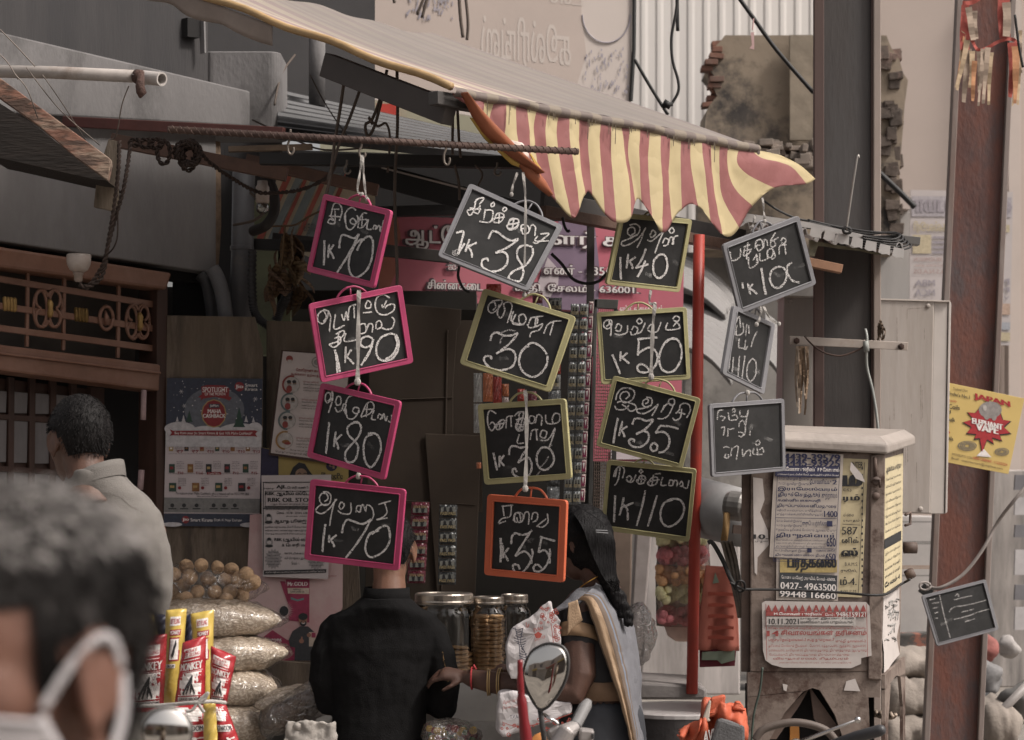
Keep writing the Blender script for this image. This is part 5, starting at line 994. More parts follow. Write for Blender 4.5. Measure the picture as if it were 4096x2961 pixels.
# overhead cables
cb=[
 ([(1900,660,7.8),(1930,700,7.8),(1905,760,7.8),(1890,830,7.8)],.004, 'thin dark cord hooked left of the grey slate top'),([(1490,500,8.0),(1475,470,8.0),(1510,505,8.0),(1545,495,8.0),(1560,560,8.0),(1550,690,8.0)],.005, 'black knotted cable end hanging under the awning frame'),
 ([(1240,300,9.0),(1310,430,9.0),(1400,560,9.0)],.003, 'thin wire slanting across the lean-to roof'),([(1010,480,8.6),(1180,560,8.4),(1300,600,8.2),(1480,590,8.0)],.004, 'thin sagging wire under the ribbed rod'),([(1000,770,8.6),(1060,830,8.6),(1020,880,8.6),(935,900,8.8)],.006, 'brown wire bent beside the drain pipe'),([(1098,420,9.2),(1125,300,9.4),(1180,220,9.8)],.005, 'pale wire running up by the round cornered column'),
 ([(1380,300,7.6),(1360,440,7.6),(1340,560,7.6),(1322,700,7.6),(1303,790,7.6)],.006, 'brown cable slanting past the rod left of the topmost pink slate'),
 ([(1445,345,7.6),(1400,470,7.6),(1362,560,7.6),(1330,660,7.6),(1312,720,7.6)],.006, 'second brown cable slanting into the knot above the pink slate'),
 ([(1588,280,7.9),(1590,500,7.9),(1580,700,7.9),(1580,850,7.9),(1588,1060,7.9),(1588,1150,7.9)],.006, 'long brown cable hanging straight down across the pink sign'),
 ([(1548,280,8.0),(1525,380,8.0),(1490,475,8.0),(1462,500,8.0),(1472,545,8.0),(1500,500,8.0),(1530,385,8.0)],.006, 'pale brown cable looped in a hook under the awning frame'),
 ([(1812,430,7.4),(1810,560,7.4),(1810,620,7.4)],.005, 'left hanging cable right of the frame tube'),([(1830,440,7.4),(1836,560,7.4),(1842,630,7.4)],.005, 'right hanging cable next to the folded awning corner'),
 ([(1818,660,7.7),(1835,730,7.7),(1838,800,7.7)],.005, 'short dark cable left of the grey slate chalked 38'),
 ([(1572,-20,11),(1578,12,11)],.008, 'stub of cable at the top edge above the awning'),([(1700,-20,11),(1668,60,11)],.008, 'left slanting cable in front of the hoarding'),([(1712,-20,11),(1688,72,11)],.008, 'second slanting cable in front of the hoarding'),
 ([(1836,-20,11),(1842,70,11),(1852,150,11)],.009, 'left cable of the pair dropping to the awning ridge'),([(1862,-20,11),(1872,90,11),(1868,160,11)],.008, 'right cable of the pair dropping to the awning ridge'),
]
for pts,r,lab in cb: o=wire(MB(),pts,r).build('hanging_cable',m_wire,smooth=True); tag(o,lab, 'cable')
for pts,r,lab in (([(2712,-20,10),(2702,60,10),(2686,150,10),(2690,240,10),(2712,320,10),(2712,370,10),(2685,418,10)],.007, 'loose dark cable with a plug hanging before the metal sheets'),([(2708,-20,10.2),(2711,124,10.2)],.009, 'short stiff dark cable at the top before the metal sheets'),
                    ([(2539,239,10.5),(2600,345,10.5),(2672,460,10.5)],.009, 'slanting dark rod beside the hoarding pole'),([(2940,-30,10.5),(3012,70,10.5),(3110,205,10.5),(3255,372,10.5)],.011, 'thick dark cable slanting to the steel column'),
                    ([(3515,690,14),(3600,770,14),(3660,830,14)],.02, 'dark cable leaving the steel column towards the mirrored banner'),([(4060,60,9.5),(4075,180,9.5),(4092,270,9.5)],.006, 'thin dark wire beside the rusty pole top'),
                    ([(2205,1015,8.4),(2250,1060,8.4),(2290,1115,8.4),(2345,1135,8.4),(2395,1125,8.4),(2428,1092,8.4)],.007, 'twisted dark cord sagging before the violet sign panel'),([(2250,870,8.5),(2258,905,8.5),(2270,925,8.5),(2280,922,8.5)],.006, 'frayed cord end under the valance channel'),
                    ([(1838,1060,8.6),(1832,1100,8.6),(1840,1130,8.6),(1858,1160,8.6),(1878,1168,8.6)],.006, 'knotted black string below the grey slate chalked 38')):
    mb=wire(MB(),pts,r)
    if 'plug' in lab: mb.box(P(2668,418,10),.04,.03,.03,Matrix.Rotation(.5,3, 'Y')); mb.tube([P(2690,415,10),P(2648,428,10)],.012,6)
    o=mb.build('hanging_cable',m_black,smooth=True); tag(o,lab, 'cable')
o=MB().tube([P(3014,75,10.4),P(3010,120,10.4)],.004,5).slab(PL(3005,160,10.4),[(3003,130),(3016,128),(3017,198),(2998,194),(3008,180)],.004).build('ribbon',mat('pale_pink_ribbon',(.5,.33,.32),.8)); tag(o, 'small pale pink ribbon tied to the slanting cable', 'ribbon')
m_hook=mat('old_hook_wire',(.16,.135,.115),.5,metal=.5,var=.2)
def hook(u,v0,v1,Y,label):
    h=v1-v0; o=wire(MB(),[(u+4,v0,Y),(u+2,v0+h * .35,Y),(u-6,v0+h * .6,Y),(u-4,v0+h * .9,Y),(u+8,v1,Y),(u+17,v0+h * .85,Y),(u+16,v0+h * .72,Y)],.004).build('wire_hook',m_hook,smooth=True); tag(o,label, 'hook', 'wire hooks on the rod')
hook(1158,518,618,6.85, 'wire hook hanging empty at the left of the rod'); hook(1444,560,632,6.93, 'wire hook carrying the leftmost string of slates'); hook(1782,560,660,7.03, 'wire hook hanging empty near the folded awning corner'); hook(1384,640,695,7.7, 'small twisted hook under the black beam'); hook(1985,650,702,7.6, 'small dark hook right under the black beam end')

# ------------------------------------------------------------------ cardboard, sachets, wire rack
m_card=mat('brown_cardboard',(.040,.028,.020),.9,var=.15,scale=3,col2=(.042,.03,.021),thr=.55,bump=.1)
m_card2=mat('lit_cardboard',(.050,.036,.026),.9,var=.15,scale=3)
CB=PL(1720,1700,9.4)
cd=thing('cardboard_screen', 'large brown cardboard sheet with creases closing the back of the stall', 'cardboard',CB.p(1700,2410))
MB().slab(CB,[(1480,1205),(1845,1238),(1843,1300),(1828,1320),(1812,1560),(1815,2420),(1460,2420)],.006).build('front_sheet',m_card,cd,bevel=.002)
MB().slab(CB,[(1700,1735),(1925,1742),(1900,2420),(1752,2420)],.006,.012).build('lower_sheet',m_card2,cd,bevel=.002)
MB().slab(CB,[(1750,1280),(1930,1280),(1930,2050),(1740,2050)],.006,-.02).build('side_sheet',m_card,cd)
fo=MB(); fo.tube([CB.p(1790,1320,.002),CB.p(1782,1740,.002),CB.p(1765,2400,.014)],.004,6); fo.tube([CB.p(1500,1602,.002),CB.p(1810,1590,.002)],.003,6); fo.tube([CB.p(1500,1997,.002),CB.p(1900,2020,.014)],.003,6); fo.build('crease',m_card,cd)
o=MB().slab(PL(2100,2200,9.9),[(1880,1900),(2380,1900),(2380,2600),(1880,2600)],.02).build('dark_slat_panel',m_shopdark); tag(o, 'dark slatted panel behind the jars', 'panel')
m_foil=lambda n,c: mat(n,c,.28,var=.2,scale=22,bump=.5,bscale=45,spec=.7)
SACH = {'black': m_foil('foil_black',(.035,.037,.037)), 'maroon': m_foil('foil_maroon',(.12,.014,.028)), 'silver': m_foil('foil_silver',(.30,.30,.29)), 'red': m_foil('foil_red',(.30,.03,.02)), 'orange': m_foil('foil_orange',(.42,.13,.05)), 'grey': m_foil('foil_grey',(.15,.16,.165)), 'pale': m_foil('foil_pale',(.42,.34,.32))}
def sachet_mesh(pl,u,v,w_,h,kind,mats,parent,word,flipv=False,sl=0):
    mb=MB(); off = .004
    def f(s,t):
        b=min(s,1-s,1)*4; d=min(t,1-t)*5; return pl.p(u+(s - .5)*w_+sl*(t - .5),v+(t - .5)*h,off + .010*min(1,b)*min(1,d) + .0015*sin(s*19+t*13+u))
    mb.grid(f,10,10,0,uv=False)
    mp=lambda x,y,e=0: pl.p(x,y,off + .0135+e)
    sg_=-1 if flipv else 1
    if word:
        mb.poly([mp(u-w_ * .40,v-h * .30*sg_),mp(u+w_ * .40,v-h * .30*sg_),mp(u+w_ * .40,v+h * .08*sg_),mp(u-w_ * .40,v+h * .08*sg_)],2)
        for dx,s_ in ((-.17,1),(.15,1.05)):
            cx,cy,r=u+dx*w_,v - .16*h*sg_,.085*w_*s_
            mb.poly([mp(cx+r*cos(a),cy+r*1.25*sin(a),.0006+dx*1e-4) for a in (2*pi*k/12 for k in range(12))],1); mb.poly([mp(cx-r*1.6,cy+h * .24*sg_,.0004),mp(cx+r*1.6,cy+h * .24*sg_,.0004),mp(cx+r * .9,cy+h * .08*sg_,.0005),mp(cx-r * .9,cy+h * .08*sg_,.0005)],1)
        if flipv: text(mb,word,u-w_ * .36,v-h * .26,u+w_ * .40,v-h * .05,lambda x,y: pl.p(x,2*v-y-h * .30,off + .0148),3,.02,flip=True)
        else: text(mb,word,u-w_ * .42,v+h * .06,u+w_ * .42,v+h * .30,lambda x,y: mp(x,y,.0012),3,.02)
    return mb.build('sachet',mats,parent,smooth=False)
m_spot=ink('sachet_grey',(.20,.20,.18)); m_sy=ink('sachet_gold',(.38,.30,.16))
def sachet_strip(name,label,pl,u,v0,v1,n,w_,kinds,word,sl=0,flipv=False):
    t=thing(name,label, 'sachet strip',pl.p(u,v1), 'sachet strips hanging in the stall'); h=(v1-v0)/n
    for k in range(n): sachet_mesh(pl,u+sl*(k-n/2),v0+(k + .5)*h,w_,h * .95,0,[SACH[kinds[k%len(kinds)]],BLK,m_spot,m_sy],t,word,flipv,sl)
    return t
S1=PL(1680,2150,9.1)
sachet_strip('sachet_strip', 'maroon sachet strip printed upside down, behind the boy\'s head',S1,1672,2008,2335,6,72,['maroon'], 'PASS PASS',-3,True)
sachet_strip('sachet_strip', 'black and grey sachet strip on the cardboard, right of the maroon strip',S1,1790,2018,2340,6,72,['black'], 'PASS PASS',-1)
S2=PL(2200,1600,8.8)
sachet_strip('sachet_strip', 'long left column of grey couple picture sachets beside the dark post',S2,2284,1215,2020,14,34,['grey'], 'PASS PASS',-2.2)
sachet_strip('sachet_strip', 'long right column of grey couple picture sachets beside the dark post',S2,2320,1215,2020,14,34,['grey'], 'PASS PASS',-2.2)
sachet_strip('sachet_strip', 'black and red sachets folded over the top of the display',S2,2218,1190,1560,6,52,['black', 'red', 'silver'], 'PASS PASS',-1)
sachet_strip('sachet_strip', 'dark grey foil strip beside the lower end of the couple picture sachets',S2,2215,1560,2010,7,50,['grey', 'black'], '',-1)
sachet_strip('sachet_strip', 'slim white and crimson packet strip hanging along the dark post',PL(2350,1600,8.75),2346,1205,2010,14,19,['pale'], '',-2.6)
pk=PL(2350,1600,8.73); mb=MB()
for k in range(14):
    x=2346-2.6*(k-7); y=1205+(k + .5)*57.5; mb.poly([pk.p(x-7,y-20),pk.p(x+7,y-20),pk.p(x+6,y+20),pk.p(x-8,y+20)],0); mb.poly([pk.p(x-5,y-14,.001),pk.p(x+4,y-16,.001),pk.p(x-1,y+12,.001)],1)
mb=mb.build('packet_labels',[ink('crimson',(.16,.012,.05)),WHT]); tag(mb, 'crimson printed labels on the slim packet strip along the post', 'labels')
for u,v0,v1,n,w_,kd,lab in ((1912,1490,1735,2,34,['silver'], 'silver sachet strip at the left behind the slate chalked 30'),(1952,1490,1610,1,40,['orange'], 'orange biscuit packet below the slate chalked 30'),(1990,1505,1620,1,34,['red'], 'red snack packet right of the orange packet'),(2022,1535,1640,2,26,['orange', 'pale'], 'small orange sachet pair behind the two line slate'),(2085,1555,1660,2,30,['red'], 'bright red foil sachets over the two line slate'),(2130,1565,1660,2,34,['maroon', 'red'], 'dark red foil sachets right of the bright red ones'),(1915,1850,1875,1,18,['orange'], 'orange packet corner left of the two line slate'),(1975,1135,1200,1,60,['red'], 'dark red sachets just above the pale yellow slate'),(2150,1170,1260,2,40,['maroon', 'silver'], 'maroon sachets over the top of the display rail')):
    sachet_strip('sachet_strip',lab,S2,u,v0,v1,n,w_,kd, '')
rk=thing('wire_rack', 'beige wire mesh rack panel with grey frame right of the sachets', 'rack',P(2410,2040,8.95)); RKP=PL(2410,1600,8.95)
wm=MB()
for k in range(62): y=1262+k*13; wm.tube([RKP.p(2386-(y-1262) * .018,y),RKP.p(2450,y+2)],.0018,4)
for k in range(9): x=2388+k*8; wm.tube([RKP.p(x,1200,.003),RKP.p(x-14,2060,.003)],.0016,4)
wm.build('wire_mesh',mat('beige_wire',(.26,.20,.165),.5,metal=.3,var=.2),rk)
fm_=MB(); fm_.slab(RKP,[(2378,1196),(2390,1196),(2368,2040),(2352,2040)],.02,.006); fm_.slab(RKP,[(2378,1196),(2474,1200),(2470,1238),(2378,1232)],.03,.006); fm_.slab(RKP,[(2455,1238),(2474,1238),(2462,2060),(2444,2060)],.02,.004); fm_.build('frame',mat('rack_grey',(.115,.115,.11),.6,metal=.3,var=.25),rk,bevel=.002)
mb=MB().slab(PL(2350,1600,9.0),[(2335,1300),(2372,1300),(2354,2080),(2325,2080)],.03).build('dark_upright',m_blacks); tag(mb, 'dark flat upright behind the slim packet strip', 'post')

# ------------------------------------------------------------------ sacks of puffed rice
def grain(name,c1,c2,sc=70,coat=.5):
    m=mat(name,c1,.45,var=.12,scale=6); t=m.node_tree; L=t.links.new; b=t.nodes['Principled BSDF']
    tc=t.nodes.new('ShaderNodeTexCoord'); mp=t.nodes.new('ShaderNodeMapping'); mp.inputs['Scale'].default_value=(1,1,1.9); L(tc.outputs['Object'],mp.inputs[0])
    nz=t.nodes.new('ShaderNodeTexNoise'); nz.inputs['Scale'].default_value=25; va=t.nodes.new('ShaderNodeMix'); va.data_type = 'RGBA'; va.blend_type = 'ADD'; va.inputs[0].default_value = .06; L(tc.outputs['Object'],nz.inputs['Vector']); L(mp.outputs[0],va.inputs[6]); L(nz.outputs['Color'],va.inputs[7])
    vo=t.nodes.new('ShaderNodeTexVoronoi'); vo.inputs['Scale'].default_value=sc; L(va.outputs[2],vo.inputs['Vector'])
    rg=t.nodes.new('ShaderNodeMapRange'); rg.inputs[1].default_value = .25; rg.inputs[2].default_value = .62; L(vo.outputs['Distance'],rg.inputs[0])
    mx=t.nodes.new('ShaderNodeMix'); mx.data_type = 'RGBA'; mx.inputs[6].default_value=(*c1,1); mx.inputs[7].default_value=(*c2,1); L(rg.outputs[0],mx.inputs[0]); L(mx.outputs[2],b.inputs['Base Color'])
    bp=t.nodes.new('ShaderNodeBump'); bp.invert=True; bp.inputs['Strength'].default_value = .5; bp.inputs['Distance'].default_value = .004; L(vo.outputs['Distance'],bp.inputs['Height']); L(bp.outputs[0],b.inputs['Normal'])
    b.inputs['Coat Weight'].default_value=coat; b.inputs['Coat Roughness'].default_value = .15; return m
m_rice=grain('puffed_rice',(.62,.53,.43),(.36,.29,.225),66,.35)
m_film=clear('bag_film',(1,.995,.99),.10,.15,.9,20,fres=.45)
def pillow(mb,u0,u1,vc0,vc1,hh,Y,dd=.16,mi=0,n=26,pinch=(.35,.12),g=0,sag=0):
    rings=[]
    for i in range(n+1):
        t=i/n; x=u0+(u1-u0)*t; yc=vc0+(vc1-vc0)*t+sag*sin(pi*t); e0=min(1,(t/max(.001,pinch[0]))); e1=min(1,(1-t)/max(.001,pinch[1]))
        sc=(1-(1-e0)**2.2) ** .5*((1-(1-e1)**2.2) ** .5 if pinch[1] < .28 else .35*(1-(1-e1)**2.2) ** .5 + .65*e1 ** .8); sc=max(sc,.06); h=RR(hh*sc,Y); d=dd*max(sc,.04); ring=[]
        for j in range(22):
            a=2*pi*j/22; cx,cz=cos(a),sin(a); q=lambda v: math.copysign(abs(v) ** .75,v)
            ring.append(P(x,yc,Y)+V((0,d*q(cx),h*q(cz)*(1+g * .04*sin(7*t+2*a)))))
        rings.append(ring)
    return mb.loft(rings,mi)
def rice_bag(u0,u1,a,b,hh,Y,label,pinch=(.4,.3),dd=.17):
    t=thing('rice_bag',label, 'bag',P((u0+u1)/2,(a+b)/2+hh,Y), 'clear bags of puffed rice stacked by the plywood')
    o=MB(); pillow(o,u0,u1,a,b,hh,Y,dd,pinch=pinch,g=1); o.build('puffed_rice',m_rice,t,smooth=True,mods=(m_disp(.035,.12),m_disp(.012,.035)))
    o=MB(); pillow(o,u0-8,u1+26,a,b,hh*1.05,Y,dd*1.07,pinch=(pinch[0],pinch[1]*1.1),g=1,n=34); o.build('film',m_film,t,smooth=True,mods=(m_disp(.035,.12),m_disp(.022,.04)))
rice_bag(600,1128,2470,2482,84,8.05, 'topmost clear bag of puffed rice, below the bag of round puffs',(.3,.42))
rice_bag(760,1146,2618,2612,76,8.0, 'second bag of puffed rice pointing right towards the oil poster',(.3,.45))
rice_bag(780,1115,2755,2752,76,7.95, 'third bag of puffed rice in the stack behind the red packets',(.3,.34))
rice_bag(790,1112,2892,2896,80,7.9, 'lowest bag of puffed rice in the stack',(.3,.3))
rice_bag(1018,1250,2822,2770,44,7.75, 'small bag of rice flakes pointing left on the lower stack',(.75,.2),.08)
pb=thing('puff_bag', 'clear bag of round golden puffs on top of the rice bags', 'bag',P(860,2410,8.05))
m_puff=mat('golden_puff',(.40,.265,.155),.7,var=.25,scale=60,bump=.6,bscale=160,col2=(.16,.09,.05),thr=.58)
rnd=random.Random(21); first=None
spots=[(695,2300),(745,2268),(805,2262),(870,2270),(925,2280),(985,2300),(760,2308),(828,2312),(900,2318),(685,2365),(735,2340),(790,2368),(745,2392),(860,2370),(920,2368),(980,2345),(1012,2330),(675,2400),(840,2330),(955,2318),(715,2400),(905,2400),(965,2385),(650,2330)]
me0=MB().sphere((0,0,0),RR(31,8.05),18,12)
for k,(u,v) in enumerate(spots):
    c=P(u,v,8.03+rnd.uniform(-.05,.06)); s_=rnd.uniform(.85,1.08)
    if first is None:
        first=MB().sphere(c,RR(31,8.05),18,12).build('round_puff',m_puff,smooth=True,mods=(m_disp(.004,.02),),base=c); o=first
    else: o=first.copy(); COL.objects.link(o); o.location=c
    o.scale=(s_,s_,s_*rnd.uniform(.9,1)); o.rotation_euler=(rnd.random()*6,rnd.random()*6,0)
    tag(o, 'golden round fried puff inside the clear bag on the rice bags', 'puff', 'round puffs in the clear bag')
o=MB(); pillow(o,640,1078,2330,2352,86,8.03,.14,pinch=(.25,.5),n=34); o.build('film',m_film,pb,smooth=True,mods=(m_disp(.03,.10),))
# loose snack bags at the foot of the stack
m_clearb=clear('snack_film',(.97,.95,.93),.2,.12,1.0,26,.05,(.55,.5,.46),fres=.7); m_snack=mat('brown_snack',(.085,.048,.03),.6,var=.5,scale=30,bump=.6)
t=thing('snack_bag', 'crumpled clear bag of dark snacks beside the boy\'s left arm', 'bag',P(1190,2961,7.7))
o=MB(); pillow(o,1050,1300,2880,2800,62,7.72,.09,pinch=(.3,.3)); o.build('snacks',m_snack,t,smooth=True,mods=(m_disp(.03,.06),))
o=MB(); pillow(o,1035,1340,2900,2760,82,7.72,.11,pinch=(.3,.25)); o.build('film',m_clearb,t,smooth=True,mods=(m_disp(.05,.09),))
mb=MB().slab(PL(1200,2900,7.5),[(1150,2880),(1338,2888),(1330,3000),(1110,3000)],.02).build('paper_bag',mat('crumpled_white_bag',(.30,.275,.25),.8,var=.2,scale=10,bump=.8,bscale=25),bevel=.01,mods=(m_remesh(.008,1),m_disp(.05,.07),m_disp(.02,.025))); tag(mb, 'white crumpled paper bag at the bottom left of the boy', 'bag')
t=thing('sweet_bag', 'clear bag of red, yellow and green sweets at the boy\'s right elbow', 'bag',P(1800,2961,7.5))
sw=MB(); rnd=random.Random(31)
for k in range(60): sw.sphere(P(rnd.uniform(1715,1900),rnd.uniform(2905,2990),7.5+rnd.uniform(-.05,.08)),RR(rnd.uniform(9,17),7.5),8,6,rnd.randint(0,3))
sw.build('sweets',[ink('sweet_red',(.25,.03,.02)),ink('sweet_yellow',(.4,.26,.05)),ink('sweet_green',(.06,.12,.05)),ink('sweet_maroon',(.12,.02,.03))],t,smooth=True)
o=MB(); pillow(o,1690,1930,2940,2945,62,7.48,.12,pinch=(.2,.3)); o.build('film',m_clearb,t,smooth=True,mods=(m_disp(.04,.08),))

# ------------------------------------------------------------------ broom packets tied with string
def pouch(cs,Y,col,label,design=None,bulge=.03,mats=(),grp='broom packets tied in a bundle',top=None):
    pl=PL(sum(c[0] for c in cs)/4,sum(c[1] for c in cs)/4,Y); t=thing('broom_packet',label, 'packet',pl.p(*bil(cs,.5,1)),grp)
    def f(s,q,e=0): c=bil(cs,s,q); return pl.p(c[0],c[1],bulge*(sin(pi*max(0,min(1,s))) ** .7)*(1-(2*q-1)**4 * .8) + .003*sin(s*9+q*23)+e)
    MB().grid(lambda s,q: f(s,q),16,28,uv=False).build('pouch',col,t,smooth=True,mods=(m_solid(.004),))
    if design:
        mb=MB(); mp=lambda x,y,e=0: f(x/100,y/100,.0035+e); design(mb,mp); mb.build('printing',[WHT,ink('packet_red',(.26,.02,.025)),BLK,ink('packet_yellow',(.5,.36,.08)),RED],t)
def rc(mb,mp,a,b,c,d,mi,e=0,n=6):
    for i in range(n):
        for j in range(n): mb.poly([mp(a+(c-a)*(i+x)/n,b+(d-b)*(j+y)/n,e) for x,y in ((0,0),(1,0),(1,1),(0,1))],mi)
def d_red(mb,mp):
    rc(mb,mp,12,12,84,26,0); text(mb, "INDIA'S",22,13.5,70,18,lambda u,v: mp(u,v,.001),4,.02); text(mb, 'BEST SELLING',14,19.5,82,24.5,lambda u,v: mp(u,v,.001),4,.02)
    text(mb, 'MONKEY',8,34,92,45,lambda u,v: mp(u,v,.001),0,.05); rc(mb,mp,10,49,90,84,0); rc(mb,mp,10,86,90,93,0); text(mb, 'GRASS BROOM',14,87.2,88,92,lambda u,v: mp(u,v,.001),2,.03)
    rc(mb,mp,4,29.5,96,30.5,0); rc(mb,mp,6,47,94,47.6,0)
    text(mb, '®',72,52,80,55,lambda u,v: mp(u,v,.001),2)
    rb=[[(30+14*sin(k),56+k*5),(50+10*cos(k*2),60+k*3.5),(70-5*k,66+k*3)] for k in range(5)]
    strokes(mb,[[(28,82),(40,70),(52,60),(60,54)],[(70,82),(60,70),(55,60)],[(40,82),(50,68),(56,56)],[(55,82),(57,68),(58,56)]],lambda u,v,e=0: mp(u,v,.001+e),5,2)
def d_yel(mb,mp):
    rc(mb,mp,26,7,80,16,0); text(mb, 'BEST SELLING',30,9,76,14,lambda u,v: mp(u,v,.001),4,.02); rc(mb,mp,30,20,86,26,1); text(mb, 'MONKEY',34,21,82,25,lambda u,v: mp(u,v,.001),0,.03); rc(mb,mp,30,28,86,52,1); rc(mb,mp,36,29.5,80,50.5,0,.0008)
    rc(mb,mp,20,55,70,59,0); text(mb, 'BROOM',28,55.6,64,58.4,lambda u,v: mp(u,v,.001),2,.03); strokes(mb,[[(48,48),(58,40),(68,32)],[(55,48),(62,40),(70,33)]],lambda u,v,e=0: mp(u,v,.0015+e),5,2)
def d_low(mb,mp):
    rc(mb,mp,8,4,92,32,0); rc(mb,mp,4,40,96,54,0,.0005); text(mb, 'GRASS BROOM',8,42,92,52,lambda u,v: mp(u,v,.0015),2,.03); text(mb, '5',62,66,90,98,lambda u,v: mp(u,v,.001),0,.05)
m_pr=mat('packet_red_film',(.30,.022,.028),.25,var=.15,scale=12,bump=.25,bscale=30,spec=.6); m_py=mat('packet_yellow_film',(.46,.33,.075),.3,var=.12,scale=12,bump=.25,bscale=30,spec=.6); m_pn=mat('packet_navy_film',(.022,.022,.04),.35,var=.2,bump=.25,bscale=30)
pouch([(558,2462),(612,2456),(632,2545),(566,2560)],6.02,m_py, 'yellow broom packet at the left, mostly hidden behind the red one',d_yel,.02)
pouch([(616,2452),(678,2466),(684,2640),(620,2600)],6.06,m_pn, 'dark blue broom packet between the two left yellow ones',None,.02)
pouch([(740,2462),(778,2455),(768,2600),(735,2600)],6.06,m_pn, 'dark blue broom packet between the two tall yellow ones',None,.015)
pouch([(667,2441),(745,2435),(716,2830),(650,2830)],5.98,m_py, 'tall yellow broom packet in the middle of the bundle',d_yel,.03)
pouch([(764,2456),(854,2440),(846,2815),(792,2815)],6.00,m_py, 'tall yellow broom packet at the right behind the red ones',d_yel,.03)
pouch([(548,2552),(667,2536),(652,2840),(520,2850)],5.92,m_pr, 'large red broom packet at the left of the bundle',d_red,.035)
pouch([(733,2572),(822,2542),(818,2820),(700,2822)],5.90,m_pr, 'red broom packet in the middle, in front of the yellow ones',d_red,.035)
pouch([(700,2822),(818,2820),(838,3010),(662,3010)],5.88,m_pr, 'red lower end of the middle packet below the string',d_low,.03)
pouch([(845,2584),(943,2626),(904,2818),(842,2816)],5.92,m_pr, 'red broom packet leaning right at the edge of the bundle',d_red,.03)
pouch([(842,2818),(902,2818),(972,3010),(858,3010)],5.89,m_pr, 'red lower end of the right packet marked 5',d_low,.03)
pouch([(815,2812),(860,2812),(872,3010),(818,3010)],5.85,m_py, 'yellow lower packet strip hanging below the knot',None,.012)
mb=MB(); wire(mb,[(560,2825,5.85),(640,2822,5.85),(720,2816,5.82),(790,2810,5.80),(850,2806,5.82),(902,2812,5.85)],.006); wire(mb,[(790,2810,5.80),(815,2785,5.80),(832,2772,5.80),(815,2800,5.80),(790,2812,5.80),(770,2840,5.80),(745,2845,5.80)],.005); wire(mb,[(792,2812,5.80),(806,2835,5.80),(816,2850,5.80)],.005)
mb=mb.build('packet_string',m_strip,smooth=True); tag(mb, 'grey string knotted round the bundle of broom packets', 'string')
fl=thing('flask', 'dark grey flask top with a wire loop behind the broom packets', 'flask',P(574,2460,6.07)); k=RR(1,6.07)
MB().lathe(P(574,2500,6.07),[(k*24,0),(k*24,k*60),(k*18,k*78),(k*17,k*80)],18).build('cap',mat('flask_grey',(.06,.07,.068),.4),fl,smooth=True)
MB().tube([P(577+17*cos(a),2412+11*sin(a)*1.3,6.07) for a in (2*pi*j/20 for j in range(21))],.003,6).build('loop',m_hook,fl,smooth=True)

# ------------------------------------------------------------------ jars of biscuits on the counter
m_jar=clear('jar_glass',(.985,.98,.97),.05,.05,0); m_lid=mat('lid_steel',(.42,.37,.32),.30,metal=.9,var=.25,scale=6,stretch=(1,1,4)); m_bis=mat('biscuit',(.52,.34,.185),.75,var=.2,scale=40,bump=.3,col2=(.40,.24,.12),thr=.6)
ct=MB().box(P(1880,2700,8.35)+V((0,0,-.45)),1.15,.9,.9).build('counter',mat('white_counter',(.22,.21,.205),.6,var=.3,scale=5,col2=(.12,.11,.10),thr=.6),bevel=.006); tag(ct, 'pale counter that carries the glass jars', 'counter')
ZC=P(0,2700,8.35).z
def jar(uc,rpx,vlid0,vlid1,Y,label,lr):
    k=RR(1,Y); base=P(uc,0,Y); base.z=ZC; H=P(0,vlid1,Y).z-ZC; r=rpx*k; lr*=k; hl=(vlid1-vlid0)*k
    t=thing('glass_jar',label, 'jar',base, 'glass biscuit jars on the counter')
    MB().lathe(base,[(r * .9,.004),(r * .98,.012),(r,.03),(r,H * .80),(r*1.0,H * .84),(r * .97,H * .885),(lr * .90,H * .93),(lr * .90,H * .97),(lr * .96,H * .985),(lr * .96,H)],40).build('glass',m_jar,t,smooth=True)
    MB().lathe(base+V((0,0,H - .004)),[(lr,0),(lr*1.02,hl * .2),(lr,hl * .35),(lr,hl * .85),(lr * .96,hl),(lr * .9,hl*1.0),(lr * .88,hl * .9),(.002,hl * .9)],40).build('lid',m_lid,t,smooth=False,bevel=.002)
    return base,r
bisc=None
def biscuits(base,r,cols,label,grp):
    global bisc
    rnd=random.Random(int(abs(base.x)*1000)); rb_=r * .40
    for (a,d,n,z0) in cols:
        for k in range(n):
            c=base+V((cos(a)*r*d+rnd.uniform(-.004,.004),sin(a)*r*d,z0 + .012+k * .0165))
            if bisc is None: bisc=MB().lathe(c,[(.018,-.007),(.028,-.0065),(.031,-.003),(.031,.003),(.028,.0065),(.018,.0075)],18).build('biscuit',m_bis,smooth=True,base=c); o=bisc; s0 = .031
            else: o=bisc.copy(); COL.objects.link(o); o.location=c
            o.scale=(rb_ / .031,rb_ / .031,1); o.rotation_euler=(rnd.uniform(-.1,.1),rnd.uniform(-.1,.1),0); tag(o,label, 'biscuit',grp)
b1,r1=jar(1776,118,2368,2410,8.15, 'largest glass jar with few biscuits, nearest the boy',117)
b2,r2=jar(1954,74,2382,2412,8.2, 'narrow middle glass jar full of stacked biscuits',63)
b3,r3=jar(2058,64,2373,2408,8.35, 'rear glass jar at the right, partly behind the white bag',54)
biscuits(b1,r1,[(-.6,.55,8,0),(-1.5,.6,4,0),(.3,.6,6,0),(-2.3,.6,5,0)], 'round biscuit in the low heap inside the largest jar', 'biscuits in the largest jar')
biscuits(b2,r2,[(-2.2,.52,15,0),(-.8,.52,15,0),(.9,.5,14,0),(2.4,.5,14,0)], 'round biscuit in the tall stacks of the middle jar', 'biscuits in the middle jar')
biscuits(b3,r3,[(-1.6,.5,9,0),(-.2,.5,8,0),(-2.8,.5,8,0)], 'round biscuit inside the rear jar', 'biscuits in the rear jar')
